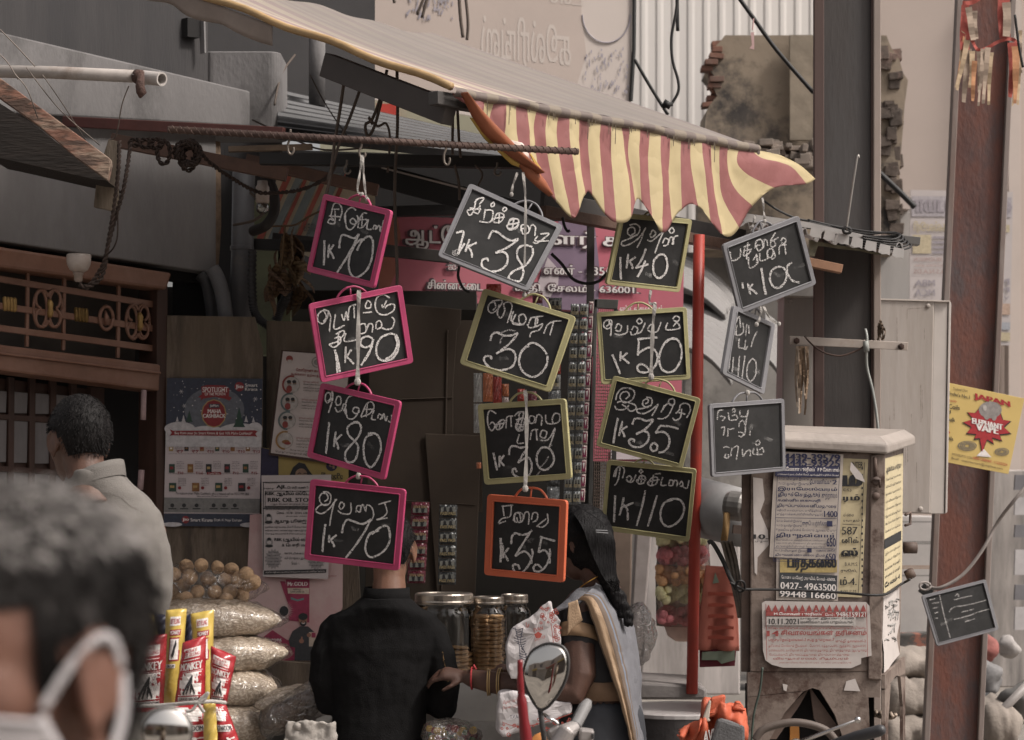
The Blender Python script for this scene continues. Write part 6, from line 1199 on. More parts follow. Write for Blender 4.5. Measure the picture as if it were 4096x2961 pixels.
mb=MB().box(P(1850,2805,7.75),.34,.02,.15).build('white_tray',mat('pale_tray',(.36,.35,.34),.5,var=.1),bevel=.004); tag(mb, 'pale grey tray front below the woman\'s hand', 'tray')
# ------------------------------------------------------------------ steel columns
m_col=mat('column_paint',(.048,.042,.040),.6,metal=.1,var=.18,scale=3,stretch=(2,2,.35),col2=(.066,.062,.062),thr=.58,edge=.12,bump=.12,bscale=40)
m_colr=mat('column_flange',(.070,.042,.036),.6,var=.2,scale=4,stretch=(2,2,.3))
m_colp=mat('lit_flange',(.25,.205,.18),.65,var=.12,scale=5,stretch=(2,2,.4))  # the light on the right flange is put into this paler colour
hc=thing('steel_column', 'tall dark grey steel column standing behind the battered cabinet', 'column',P(3380,3800,8.9)); hc.location.z=0
def vert(mb,u0,u1,v0,v1,Y,t,off=0,lean=0,mi=0):
    pl=PL((u0+u1)/2,1500,Y); return mb.slab(pl,[(u0+lean*(1480-v0),v0),(u1+lean*(1480-v0),v0),(u1+lean*(1480-v1),v1),(u0+lean*(1480-v1),v1)],t,off,mi)
vert(MB(),3249,3290,-400,3450,8.9,.03,.05).build('left_flange',m_colr,hc,bevel=.004)
vert(MB(),3285,3482,-400,3450,8.9,.03,.02).build('web',m_col,hc,bevel=.003)
vert(MB(),3480,3488,-400,3450,8.9,.03,.035).build('web_edge',m_colr,hc)
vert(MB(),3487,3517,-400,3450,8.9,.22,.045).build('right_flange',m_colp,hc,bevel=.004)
rc_=thing('rusty_column', 'leaning rust red steel column at the right with a slate tied to it', 'column',P(3810,3300,10.2)); rc_.location.z=0
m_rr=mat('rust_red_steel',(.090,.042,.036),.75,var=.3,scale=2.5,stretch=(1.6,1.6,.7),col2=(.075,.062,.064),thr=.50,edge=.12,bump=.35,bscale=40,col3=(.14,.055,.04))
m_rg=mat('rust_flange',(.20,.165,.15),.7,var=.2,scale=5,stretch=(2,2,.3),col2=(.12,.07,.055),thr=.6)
ln = .0445
vert(MB(),3767,3982,-400,3450,10.2,.04,.02,ln).build('web',m_rr,rc_,bevel=.003)
vert(MB(),3754,3778,-400,3450,10.2,.06,.05,ln).build('left_flange',m_rg,rc_,bevel=.004)
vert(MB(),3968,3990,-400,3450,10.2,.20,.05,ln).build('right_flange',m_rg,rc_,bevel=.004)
# torn cloth bunting tied round its top
m_bun=[mat('bunting_cream',(.44,.33,.22),.85,var=.25,scale=20),mat('bunting_red',(.33,.075,.06),.85,var=.25,scale=20),mat('bunting_orange',(.42,.21,.11),.85,var=.25,scale=20),mat('bunting_grey',(.36,.28,.22),.85,var=.2,scale=20)]
bt_=thing('cloth_bunting', 'torn red and cream cloth bunting hanging on the rusty column', 'bunting',P(3900,420,9.9))
def ribbon(mb,pts,w0,w1,Y,mi):
    q=spline([V((a,b)) for a,b in pts],5); n=len(q); pl=PL(3900,200,Y); L=[]
    for i,p in enumerate(q):
        t=(q[min(i+1,n-1)]-q[max(i-1,0)]).normalized(); nn=V((-t.y,t.x)); ww=(w0+(w1-w0)*i/(n-1))/2; o = .004*sin(i*1.1+pts[0][0])
        L.append((pl.p(*(p+nn*ww),o),pl.p(*(p-nn*ww),-o)))
    for a,b in zip(L,L[1:]): mb.poly([a[0],b[0],b[1],a[1]],mi)
rb=MB(); rnd=random.Random(14); E1=lambda x,y: (2996+x/2.05,y/2.05)
ribbon(rb,[E1(1750,30),E1(1830,20),E1(1900,-20)],20,16,9.88,1); ribbon(rb,[E1(1780,60),E1(1790,200),E1(1830,330),E1(1880,410),E1(1960,390),E1(2040,345),E1(2130,320),E1(2190,345),E1(2210,440)],12,14,9.87,1)
for x,y0,y1,w0,w1,mi,dx in ((1775,40,410,30,40,1,-5),(1800,60,330,26,22,3,40),(1850,90,320,22,12,3,20),(1760,250,740,22,12,0,-55),(1770,300,720,16,10,2,-70),(1790,330,720,24,14,0,-90),(1800,400,840,26,16,3,-40),(1830,420,720,24,14,0,-20),(1850,500,830,22,12,2,-15),(1890,420,760,24,10,3,-5),(1920,400,870,20,8,3,-40),(1960,390,850,24,12,3,-40),(1985,430,860,22,10,0,-20),(2090,0,310,50,44,1,10),(2110,20,300,34,30,3,0),(2160,350,800,40,16,1,-20),(2190,380,850,36,12,2,-10),(2215,250,860,22,10,0,-10),(2200,500,870,16,8,0,-40),(2230,260,600,14,10,3,0)):
    ribbon(rb,[E1(x,y0),E1(x+dx * .4+rnd.uniform(-8,8),y0+(y1-y0) * .5),E1(x+dx,y1)],w0,w1,9.88-rnd.random() * .05,mi)
rb.build('strips',m_bun,bt_,smooth=True)
wb=MB(); wire(wb,[(3708,2345,9.85),(3760,2352,9.8),(3850,2300,9.8),(3930,2200,9.8),(3990,2090,9.8),(4050,2010,9.7),(4110,1940,9.7)],.009); wb.tube([P(3700+22*cos(a),2345+16*sin(a),9.8) for a in (2*pi*j/12 for j in range(13))],.006,6)
wb=wb.build('slate_cable',mat('grey_cable',(.26,.23,.215),.6,var=.2),smooth=True); tag(wb, 'pale grey cable looped round the rusty column above its slate', 'cable')

# ------------------------------------------------------------------ meter box behind the dark column, its strap and sheet roof
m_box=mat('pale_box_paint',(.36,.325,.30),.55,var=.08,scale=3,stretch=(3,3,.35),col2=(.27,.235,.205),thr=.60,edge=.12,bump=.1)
m_rustst=mat('rust_stain',(.13,.075,.05),.9,var=.4,scale=15)
MX=PL(3450,1600,9.2)
mx_=thing('meter_box', 'large pale grey metal meter box behind the dark steel column', 'box',MX.p(3450,2060))
MB().slab(MX,[(3136,1186),(3738,1204),(3722,2056),(3120,2040)],.22).build('body',m_box,mx_,bevel=.006)
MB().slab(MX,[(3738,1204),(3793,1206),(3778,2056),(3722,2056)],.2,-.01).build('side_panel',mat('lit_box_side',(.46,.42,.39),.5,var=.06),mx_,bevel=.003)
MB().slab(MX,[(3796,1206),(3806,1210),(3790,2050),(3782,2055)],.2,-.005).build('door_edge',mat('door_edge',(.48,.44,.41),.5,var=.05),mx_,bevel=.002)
MB().slab(MX,[(3790,1206),(3798,1208),(3784,2050),(3776,2055)],.18,-.02).build('door_gap',m_blacks,mx_)
MB().slab(MX,[(3134,1182),(3800,1203),(3800,1208),(3134,1190)],.24,.006).build('top_lip',mat('box_lip',(.5,.45,.41),.5,var=.05),mx_)
rv=MB()
for u,v in ((3160,1208),(3712,1224),(3682,2036),(3150,2024)): rv.lathe(MX.p(u,v,0),[(.011,0),(.010,.004),(.005,.006),(.001,.006)],12,(0,-1,0))
rv.build('rivets',m_box,mx_,smooth=True)
st=MB(); rnd=random.Random(3); fl=[[(3630,1236),(3668,1234),(3715,1230)],[(3630,1236),(3628,1275)],[(3568,1218),(3569,1224)],[(3608,1222),(3609,1227)]]
for k in range(14): x=rnd.uniform(3530,3720); y=rnd.uniform(1250,1900); fl.append([(x,y),(x+1,y+rnd.uniform(30,160))])
strokes(st,fl,MX.at(.0025),2.6,0,3); st.build('rust_runs',dust('rust_dust',(.15,.10,.075),thr=.48,scale=60,amt=.55),mx_)
SP=PL(3400,1370,8.78)
sp=thing('clamp_strap', 'pale flat steel strap bolted across the dark column', 'strap',SP.p(3400,1400))
MB().slab(SP,[(3159,1344),(3633,1370),(3631,1402),(3159,1378)],.008).build('strap',mat('strap_paint',(.36,.31,.275),.55,var=.12,scale=12,col2=(.22,.16,.12),thr=.65),sp,bevel=.002)
bl=MB()
for u,v in ((3186,1364),(3604,1387)): bl.lathe(SP.p(u,v,.0),[(.014,0),(.014,.006),(.009,.007),(.009,.02),(.001,.021)],6,(0,-1,0))
bl.build('bolt',m_rust,sp)
mb=wire(MB(),[(3218,1345,8.75),(3250,1380,8.74),(3300,1412,8.74),(3360,1424,8.74),(3410,1410,8.74),(3450,1390,8.74),(3470,1366,8.75)],.004).build('tie_wire',m_rust,smooth=True); tag(mb, 'rusty wire sagging from the flat strap on the column', 'wire')
mb=MB(); wire(mb,[(3462,1318,8.75),(3468,1350,8.73),(3466,1400,8.73),(3468,1470,8.75),(3490,1560,8.75),(3505,1650,8.75),(3514,1735,8.75)],.006); mb.tube([P(3463,1365,8.73),P(3466,1406,8.73)],.012,6)
mb=mb.build('plastic_tie',mat('pale_green_tie',(.26,.27,.255),.6),smooth=True); tag(mb, 'pale greenish plastic tie hanging from the strap', 'cord')
rg=MB(); rnd=random.Random(17)
for k in range(16):
    x=3190+rnd.random()*40; ribbon(rg,[(x,1385),(x+rnd.uniform(-14,10),1480),(x+rnd.uniform(-18,14),1540+rnd.random()*120)],rnd.uniform(10,20),rnd.uniform(2,7),8.76-rnd.random() * .05,k%2)
rg=rg.build('rag',[mat('tan_rag',(.19,.13,.085),.95,var=.4,scale=25,bump=.4),mat('pale_rag',(.34,.27,.21),.9,var=.3,scale=25)],smooth=True); tag(rg, 'torn tan rag hanging from the left end of the strap', 'rag')
rg=MB()
for k in range(10): x=3512+k*2.4; ribbon(rg,[(x,1280+abs(k-4)*6),(x+rnd.uniform(-4,8),1330),(x+rnd.uniform(-14,10),1362)],8,3,8.76-k * .002,0)
rg=rg.build('rag',mat('brown_tuft',(.12,.085,.06),.95,var=.4,scale=25)); tag(rg, 'brown frayed tuft tucked behind the strap at the right', 'rag')
# pale ribbed sheet roof with coiled wire on it
m_sheet=mat('pale_roof_sheet',(.42,.40,.385),.45,metal=.35,var=.1,scale=6)
SH=PL(3300,960,8.6,(0,-.6,.35))
sh=MB(); a0,a1=(2960,905),(3622,1020); N_=8
ra,rb_=P(2960,905,8.45),P(3615,1012,8.45); bk_=V((.10,.9,.11))
def shf(s,t):
    ph=(s*8.5)%1; h = .028*(1 if ph > .25 and ph < .42 else ph / .25 if ph <= .25 else max(0,1-(ph - .42) / .08)); jag = .012*sin(s*57)*(1-t)
    return ra.lerp(rb_,s)+bk_*t+V((0,0,h-jag))
sh.grid(shf,136,3,uv=False); sh=sh.build('ribbed_sheet_roof',m_sheet,mods=(m_solid(.004),)); tag(sh, 'small pale ribbed metal sheet roof jutting past the dark column', 'roof')
pts=[(3240,955),(3300,962),(3400,985),(3480,1000),(3600,1018),(3615,1020),(3560,1015),(3540,1022),(3480,1006),(3460,1003),(3400,988),(3350,978),(3330,990),(3300,972),(3262,968),(3262,1025),(3240,1020)]
lipm=MB().slab(PL(3300,990,8.47),[(3236,958),(3300,972),(3420,992),(3500,1010),(3590,1020),(3500,1018),(3440,1004),(3360,996),(3330,990),(3272,984),(3258,1026),(3236,1022)],.004).build('torn_lip',mat('torn_khaki',(.12,.11,.075),.85,var=.3,scale=30)); tag(lipm, 'torn khaki lip under the ribbed sheet roof edge', 'trim')
fs=MB(); FSP=PL(3400,960,8.42)
for k in range(7):
    x=3232+k*55; y=903+k*13.5; fs.slab(FSP,[(x+14,y+4),(x+55,y+13),(x+52,y+52),(x+40,y+46),(x+22,y+47),(x+6,y+38)],.004)
fs.slab(PL(3400,900,8.46),[(2970,852),(3240,890),(3610,975),(3612,990),(3240,912),(2960,884)],.006)
fs=fs.build('roof_fascia',m_sheet,mods=()); tag(fs, 'pale stepped edge of the ribbed sheet roof', 'trim')
bar('sheet_batten',mat('fresh_batten',(.23,.125,.075),.7,var=.25,scale=12),(3080,1018,8.35),(3366,1078,8.35),34, 'orange brown timber batten end beside the slate chalked 100', 'batten',.05)
bar('sheet_gutter',mat('gutter_grey',(.11,.105,.10),.5,metal=.3),(3560,955,8.9),(3676,968,8.9),32, 'dark grey gutter end behind the coiled wire', 'gutter',.06)
wc=MB(); rnd=random.Random(23)
for k in range(5):
    y=925+k*10; wire(wc,[(3215+rnd.uniform(-20,20),880+k*7,8.5),(3340,905+k*6,8.55),(3460,y,8.55),(3570+k*9,y+rnd.uniform(-6,10),8.55),(3600+k*11,y+20,8.5),(3560+k*8,y+34,8.45),(3450,y+20,8.45)],.0045)
for k in range(4): wc.tube([P(3388+(14+k)*cos(a),922+(11+k)*sin(a),8.4 + .004*k) for a in (2*pi*j/14 for j in range(15))],.0045,6)
wire(wc,[(3050,800,8.6),(3110,840,8.6),(3180,872,8.6),(3250,888,8.6),(3390,920,8.5)],.005)
wc=wc.build('coiled_wire',m_black,smooth=True); tag(wc, 'loose coil of black wire lying on the ribbed sheet roof', 'wire')
mb=wire(MB(),[(3386,918,8.4),(3400,820,8.4),(3412,740,8.4),(3430,628,8.4),(3436,632,8.4)],.004).build('stay_wire',mat('silver_wire',(.3,.28,.26),.4,metal=.6),smooth=True); tag(mb, 'thin pale wire rising before the dark column from the wire coil', 'wire')

# ------------------------------------------------------------------ battered feeder cabinet with bills pasted on it
m_cab=mat('cabinet_paint',(.165,.128,.108),.65,var=.2,scale=6,col2=(.055,.030,.022),thr=.57,edge=.04,bump=.25,bscale=40,col3=(.105,.076,.062))
m_cabd=mat('cabinet_dark',(.11,.075,.06),.7,var=.25,scale=6,col2=(.05,.035,.03),thr=.55)
m_cabt=mat('cabinet_cap',(.27,.235,.21),.6,var=.15,scale=7,col2=(.15,.11,.09),thr=.62,edge=.05,bump=.2)
CF=PL(3260,2200,7.6)
cab=thing('feeder_cabinet', 'battered tan street cabinet plastered with Tamil bills', 'cabinet',CF.p(3260,2961))
BK=V((.158,.45,.030))
def cabp(px,d,off=0): return [CF.p(u,v,off) for u,v in px]
MB().prism(cabp([(3002,1800),(3536,1812),(3520,2690),(2998,2690)],0),BK * .97).build('body',m_cab,cab,bevel=.006)
MB().prism(cabp([(2968,1880),(3004,1880),(3002,2690),(2966,2690)],0,-.02),BK * .5).build('side_rail',m_cabd,cab,bevel=.003)
MB().prism(cabp([(3482,1822),(3540,1812),(3524,2720),(3470,2716)],0,.012),V((0,.03,0))).build('corner_post',m_cab,cab,bevel=.004)
cp=MB(); fr_=cabp([(2960,1786),(3545,1818)],0,.03); 
b0=[fr_[0],fr_[1],fr_[1]+BK*1.12+V((.02,0,.01)),fr_[0]+BK*1.12]
b1=[p+V((0,0,.035)) for p in b0]; cen=sum(b0,V((0,0,0)))/4; b2=[p.lerp(cen,.13)+V((0,0,.060)) for p in b0]
cp.loft([b0,b1,b2]); cp.build('cap',m_cabt,cab,bevel=.008)
ap=MB()
ap.prism(cabp([(2990,2690),(3524,2690),(3520,2790),(3470,2790),(3280,2762),(3250,2752),(3215,2766),(2990,2790)],0),V((0,.03,0)))
ap.prism(cabp([(2990,2788),(3215,2764),(3140,2850),(3062,2990),(3062,3600),(2990,3600)],0),V((0,.03,0)))
ap.prism(cabp([(3280,2762),(3474,2790),(3482,3000),(3478,3600),(3400,3600),(3385,2990),(3340,2860)],0),V((0,.03,0)))
ap.build('front_legs',m_cab,cab)
BK2=BK * .95
sl=MB(); q=lambda s,v,d=0: CF.p(3522,v)+BK*s+V((.004+d,0,0))
sl.prism([q(0,2700),q(1,2700),q(1,2790),q(.55,2745),q(0,2760)],V((.012,0,0))); sl.prism([q(0,2755),q(.28,2758),q(.16,2900),q(.12,3600),q(0,3600)],V((.012,0,0))); sl.prism([q(.75,2760),q(1,2770),q(1,3600),q(.88,3600),q(.88,2900)],V((.012,0,0)))
sl.build('side_legs',m_cab,cab)
MB().prism([CF.p(u,v,-.10) for u,v in [(2995,2745),(3515,2745),(3515,3500),(2995,3500)]],V((0,.02,0))).build('bay_shade_panel',m_void,cab)  # dark sheet added between the legs, the bay's shade put into its colour
MB().prism([CF.p(u,v,-.06) for u,v in [(3170,2900),(3205,2900),(3208,3000),(3168,3000)]],V((0,.02,0))).build('orange_fuse',mat('orange_fuse',(.40,.17,.04),.6),cab)
gu=MB(); gu.prism([CF.p(u,v,-.03) for u,v in [(3245,2752),(3200,2830),(3110,2961),(3070,2961),(3160,2830)]],V((0,.02,0))); gu.prism([CF.p(u,v,-.035) for u,v in [(3245,2752),(3300,2830),(3370,2930),(3350,2990),(3262,2880)]],V((0,.02,0))); gu.build('gusset',m_cabd,cab)
hw=MB(); hw.lathe(CF.p(3500,1925,.014),[(.016,0),(.016,.012),(.01,.014),(.001,.014)],12,(0,-1,0)); hw.tube([CF.p(3482,1930,.02),CF.p(3490,1918,.03),CF.p(3512,1918,.03),CF.p(3516,1950,.02)],.005,6); hw.lathe(CF.p(3500,1985,.014),[(.014,0),(.014,.014),(.001,.015)],12,(0,-1,0)); hw.tube([CF.p(3498,1830,.016),CF.p(3499,1905,.016)],.007,8)
sidep=lambda s,v,off=0: CF.p(3532-(v-1812) * .0125,v)+BK*s+V((.004+off,-off * .3,0))
hw.tube([sidep(1.02,2240),sidep(1.02,2240)+V((.05,0,0))],.022,12); hw.tube([sidep(1.0,2100,.006),sidep(1.06,2092,.02),sidep(1.06,2140,.02),sidep(1.0,2144,.006)],.006,6); hw.tube([sidep(1.0,2335,.02),sidep(1.02,2365,.03)],.02,10)
hw.build('latch_hardware',m_cabd,cab,smooth=True)
def sheet(name,label,m,px,off,prn,mats,side=False,pl=CF):
    o=thing(name,label, 'bill',pl.p(*px[0]) if not side else side(*px[0]), 'bills pasted on the cabinet')
    if side: MB().prism([side(u,v,off) for u,v in px],V((-.001,0,0))).build('sheet',m,o)
    else: MB().slab(pl,px,.0012,off).build('sheet',m,o)
    mb=MB(); prn(mb); mb.build('printing',mats,o)
def n1(mb):
    o = .0165; mp=CF.at(o); B=0; k = .02
    text(mb, '94439-39579',3112,1814,3356,1841,mp,B,.045,k); text(mb, '93445-93925',3112,1838,3356,1863,mp,B,.045,k)
    mb.poly([CF.p(u,v,o) for u,v in [(3100,1862),(3358,1867),(3356,1912),(3098,1905)]],1); text(mb, 'கணேசா டூரிஸ்ட் E.P.கோபால்',3130,1867,3354,1889,CF.at(o + .0008),2,.02,.02); text(mb, 'ராமையார் நகர், டிவின் மெடி ஆஸ்பத்திரி எதிரில், சேலம்',3108,1893,3352,1902,CF.at(o + .0008),2,0,.02)
    R_=[(3112,3232,1908,1922, '4.11.21 வியாழன் இரவும்',.01),(3112,3232,1928,1942, '7.11.21 ஞாயிறு இரவும்',.01),(3236,3322,1916,1942, 'தீபாவளிக்கு',.02),(3328,3344,1920,1938, '2',.04),(3110,3345,1946,1965, 'இராமேஸ்வரம்',.035),(3110,3280,1968,1990, 'திருச்செந்தூர்',.035),(3284,3346,1970,2000, 'குற்றாலம்',.01),(3108,3278,1994,2010, 'கன்னியாகுமரி',.035),(3106,3344,2014,2032, 'திருப்புல்லானி,மதுரை',.03),(3106,3284,2036,2047, 'ஷீரடி சாய்பாபா, சுசீந்திரம்',.0),(3105,3290,2050,2063, 'முத்தாரம்மன்,ஸ்ரீவில்லிபுத்தூர்',.0),(3294,3346,2044,2068, '1400',.03),
          (3104,3204,2078,2090, '12.11.21 வெள்ளி இரவும்',.01),(3104,3204,2096,2108, '14.11.21 ஞாயிறு இரவும்',.01),(3206,3306,2082,2108, 'குருபெயர்ச்சிக்கு',.01),(3310,3322,2084,2106, '1',.04),(3324,3342,2096,2108, 'நாள்',.0),(3103,3342,2112,2126, '9 நவகிரக தரிசனம் செல்லும் ஆலங்குடி குரு',.0),(3103,3338,2130,2152, 'திருநள்ளார்',.04),(3102,3300,2156,2164, 'பெரும்பள்ளம், வைத்தீஸ்வரன், சூரியனார்',.0),(3102,3300,2168,2176, 'கஞ்சனூர், திருவெண்காடு, திருநாகேஸ்வரம்',.0),(3102,3300,2180,2189, 'திருமணஞ்சேரி, திருப்பதி, யோகஆஞ்சநேயர்',.0),(3304,3340,2152,2186, '650',.03),
          (3099,3226,2196,2208, '8.11.21வியாழன் இரவு',.01),(3230,3240,2192,2210, '1',.04),(3262,3338,2196,2210, 'மலையனூர்',.01),(3098,3296,2212,2226, 'திருவண்ணாமலை தீபம்',.02),(3098,3290,2230,2240, 'தங்ககோவில், ரேணுகாபடைவீடு',.01),(3300,3338,2214,2240, '650',.03)]
    for u0,u1,v0,v1,s,b in R_: text(mb,s,u0,v0,u1,v1,mp,0,b,.018)
    for (a,b,c,d) in ((3104,1906,3352,1911),(3100,2070,3344,2073),(3096,2191,3340,2194),(3090,2243,3338,2248)): mb.poly([CF.p(u,v,o) for u,v in [(a,b),(c,b+4),(c,b+6),(a,b+2)]],0)
    for (a,b,c,d) in ((3106,1906,3091,2246),(3357,1824,3338,2250)): mb.poly([CF.p(u,v,o) for u,v in [(a,b),(a+2,b),(c+2,d),(c,d)]],0)
m_bill=mat('bill_paper',(.38,.335,.30),.85,var=.08,scale=8,bump=.15,bscale=18); m_billw=mat('bill_white',(.44,.40,.38),.85,var=.06,scale=8,bump=.2,bscale=14,col2=(.36,.32,.30),thr=.62)
sheet('tour_bill', 'white and navy bill listing pilgrim tours with dates and fares, topmost on the cabinet',m_bill,[(3098,1806),(3372,1818),(3352,2236),(3345,2240),(3076,2228)],.012,n1,[NAV,ink('bill_navy',(.025,.026,.06)),WHT])
def n2(mb):
    o = .0085; mp=CF.at(o)
    for u0,u1,v0,v1,s,b in ((3405,3450,1848,1872, 'INTER',.02),(3372,3442,1880,1945, 'ம்',.08),(3372,3404,1955,1968, 'ES)',.0),(3372,3436,1978,2008, 'ரம்',.05),(3372,3416,2052,2066, 'ச்சை',.01),(3372,3436,2076,2090, 'ரவாதம்',.01),(3366,3428,2108,2138, '587',.01),(3366,3432,2148,2172, 'னிக்',.03),(3366,3428,2192,2224, 'ஸ்',.06),(3364,3430,2214,2228, 'B.A.M.S.',.0),(3378,3430,2250,2264, 'B.A.M.S.',.0),(3362,3426,2276,2292, 'ருகில்,',.02),(3360,3424,2308,2340, 'ம்-4.',.03),(3360,3422,2360,2370, '8.00 P.M',.0)): text(mb,s,u0,v0,u1,v1,mp,0,b)
    mb.poly([CF.p(u,v,o) for u,v in [(3456,1850),(3458,1850),(3432,2380),(3430,2380)]],0); mb.poly([CF.p(u,v,o) for u,v in [(3368,2096),(3440,2100),(3440,2102),(3368,2098)]],0)
    for v in range(1870,2360,26): mb.poly([CF.p(u,v_,o + .001) for u,v_ in [(3444,v),(3450,v),(3450,v+9),(3444,v+9)]],0)
sheet('clinic_bill', 'yellowed half covered clinic bill with large Tamil letters right of the tour bill',m_papery,[(3300,1830),(3472,1838),(3446,2390),(3290,2385)],.005,n2,[BLK])
def n3(mb):
    o = .0115; mb.poly([CF.p(u,v,o) for u,v in [(3118,2236),(3346,2240),(3346,2290),(3118,2290)]],1); text(mb, 'பரதகலை',3150,2234,3342,2288,CF.at(o + .0008),0,.07)
    mb.poly([CF.p(u,v,o) for u,v in [(3117,2290),(3347,2302),(3344,2398),(3115,2384)]],3); text(mb, 'சோனா காலேஜ் அருகில், சேலம் - 636005.',3124,2300,3340,2318,CF.at(o + .0008),2,.0,.05); text(mb, '0427- 4963500',3121,2328,3342,2354,CF.at(o + .0008),2,.02,.045); text(mb, '99448 16660',3119,2362,3340,2386,CF.at(o + .0008),2,.02,.045)
sheet('phone_bill', 'yellow and black bill with two phone numbers under the tour bill',m_bill,[(3105,2230),(3356,2236),(3350,2404),(3104,2400)],.008,n3,[BLK,ink('bill_yellow',(.34,.26,.11)),WHT,ink('bill_charcoal',(.035,.038,.042))])
def n4(mb):
    o = .0175; R=0; mp=CF.at(o)
    mb.poly([CF.p(u,v,o) for u,v in [(3062,2445),(3463,2450),(3463,2468),(3062,2463)]],R)
    for k in range(15):
        x=3072+k*27
        if k==7: text(mb, 'A',x-10,2420,x+12,2446,mp,R,.06); continue
        mb.poly([CF.p(u,v,o+k*1e-5) for u,v in [(x-11,2446),(x-8,2434),(x,2418),(x+8,2434),(x+11,2446)]],R); mb.poly([CF.p(x+6*cos(a),2431+6*sin(a),o + .0004) for a in (2*pi*j/10 for j in range(10))],R)
    text(mb, 'M.மோகன் டூரிஸ்ட்',3094,2448,3292,2463,CF.at(o + .0008),2,.03,.01); text(mb, 'செல் :',3298,2451,3336,2463,CF.at(o + .0008),2,.01); text(mb, '9486159121',3342,2448,3460,2465,CF.at(o + .0008),2,.02,.01)
    mb.poly([CF.p(u,v,o + .0004) for u,v in [(3063,2466),(3420,2468),(3420,2502),(3063,2500)]],3); text(mb, '10.11.2021',3074,2474,3192,2496,CF.at(o + .0012),1,.02,.0); text(mb, 'புதன் இரவு 12.00',3200,2468,3412,2478,CF.at(o + .0012),1,.02); text(mb, 'மணிக்கு பஸ் புறப்படும்.',3200,2480,3410,2496,CF.at(o + .0012),1,.01,.0)
    for u0,u1,v0,v1,s,b in ((3070,3460,2504,2518, 'வசிஷ்ட மகரிஷியுடன் சப்தரிஷிகளாலும் முனிவர்களாலும் பிரதிஷ்டை',0),(3068,3112,2522,2544, '14',.05),(3122,3462,2518,2546, 'சிவாலயங்கள் தரிசனம்',.025),(3072,3334,2550,2568, 'பஞ்சபூதஸ்தலங்கள்-5 சப்த துறைகள்-7',.01),(3340,3460,2556,2572, 'முக்தி தலங்கள்-2',.01),(3072,3462,2576,2590, 'தரிசனம் செல்லும் இடங்கள் : பேளூர், ஏத்தாப்பூர், ஆத்தூர், ஆறகளூர்',.0),(3072,3464,2594,2608, 'கூகையூர், காரியானூர் திருவாளந்துறை, திருமாந்துறை, ஆடுதுறை',.0),(3074,3394,2612,2624, 'பேட்டக்குடி, திருவட்டத்துறை, திருப்பாலாந்துறை',.0),(3090,3390,2628,2640, 'விருதாச்சலம், சிதம்பரம்',.02),(3112,3402,2646,2654, 'அண்ணாசிலை பெட்ரோல் பங்க் அருகில் பஸ் புறப்படும்',.0)): text(mb,s,u0,v0,u1,v1,mp,R,b)
    for a,b,c,d in ((3060,2415,3064,2640),(3462,2415,3466,2625)): mb.poly([CF.p(u,v,o) for u,v in [(a,b),(a+2,b),(c+2,d),(c,d)]],R)
sheet('red_tour_bill', 'torn white bill printed in red with the date 10.11.2021 low on the cabinet',m_billw,[(3046,2412),(3060,2404),(3462,2408),(3476,2425),(3484,2622),(3442,2632),(3442,2655),(3402,2672),(3130,2670),(3086,2658),(3060,2640),(3050,2600)],.013,n4,[ink('bill_red',(.26,.06,.055)),BLK,WHT,ink('paste_white',(.42,.39,.37))])
def n5(mb):
    rows=['ஆண்மைக் குறைவு', 'சித்தமருத்துவம் சூரணம்', 'வீரியவிருத்தி லேகியம்', 'நரம்பு தளர்ச்சி', 'பாலியல் நோய்', 'சர்க்கரை நோய்', 'தோல் வியாதிகள்', '98, மெயின் ரோடு', 'பெண்களுக்கு மாதவிடாய்', 'குழந்தையின்மை', 'மூலம், பௌத்திரம்', 'ஆலோசனை இலவசம்', 'டாக்டர் நேரில்', 'காலை 9 மணி', 'மாலை 6 மணி', 'சேலம்-4']
    v=1868
    for i,s in enumerate(rows):
        h=34 if i==0 else 22 if i==len(rows)-1 else 13; text(mb,s,8,v,92,v+h,lambda a,b: sidep(.02+a/100 * .86,b,.0022),0,.02 if i in (0,15) else 0); v+=h+(14 if i==0 else 17)
    mb.poly([sidep(a,b,.002) for a,b in ((.04,2160),(.86,2160),(.86,2200),(.04,2200))],0)
sheet('side_bill', 'yellowed medical bill pasted on the side of the cabinet',m_papery,[(.04,1836),(.92,1836),(.94,2380),(.06,2380)],.001,n5,[BLK],side=sidep)
def n6(mb):
    rnd=random.Random(3); fl=[]
    for k in range(26): a,b=rnd.uniform(.1,.7),rnd.uniform(2420,2600); fl.append([(a,b),(a+rnd.uniform(.02,.18),b+rnd.uniform(-8,14)),(a+rnd.uniform(-.05,.2),b+rnd.uniform(0,24))])
    for st_ in fl: mb.tube([sidep(a,b,.0025) for a,b in st_],.003,4)
sheet('torn_bill', 'torn white remains of bills lower on the side of the cabinet',m_billw,[(.05,2392),(.80,2400),(.84,2550),(.70,2600),(.86,2680),(.50,2690),(.12,2712),(.10,2620),(.02,2560)],.0012,n6,[GRY],side=sidep)
def n7(mb): text(mb, '10.',3016,2138,3070,2156,lambda u,v: CF.p(u,v,.006),0,.04); text(mb, 'புதன்',3020,2160,3072,2172,CF.at(.006),0,.0); text(mb, 'பஸ்',3054,2388,3084,2402,CF.at(.006),0,.02)
sheet('scrap_bill', 'scraps of older bills along the left edge of the cabinet front',m_billw,[(3012,1910),(3050,1915),(3058,2000),(3040,2050),(3070,2120),(3075,2180),(3030,2230),(3028,2300),(3018,2290),(3014,2100)],.003,n7,[BLK])
pt=MB(); tri(pt,CF,[(3400,1848),(3445,1900),(3456,1930),(3420,1915),(3396,1880)],.022,0); pt.slab(CF,[(3385,2725),(3420,2715),(3440,2765),(3375,2762)],.001,.004,0); pt.slab(CF,[(3130,2735),(3150,2740),(3145,2765),(3134,2760)],.001,.004,0)
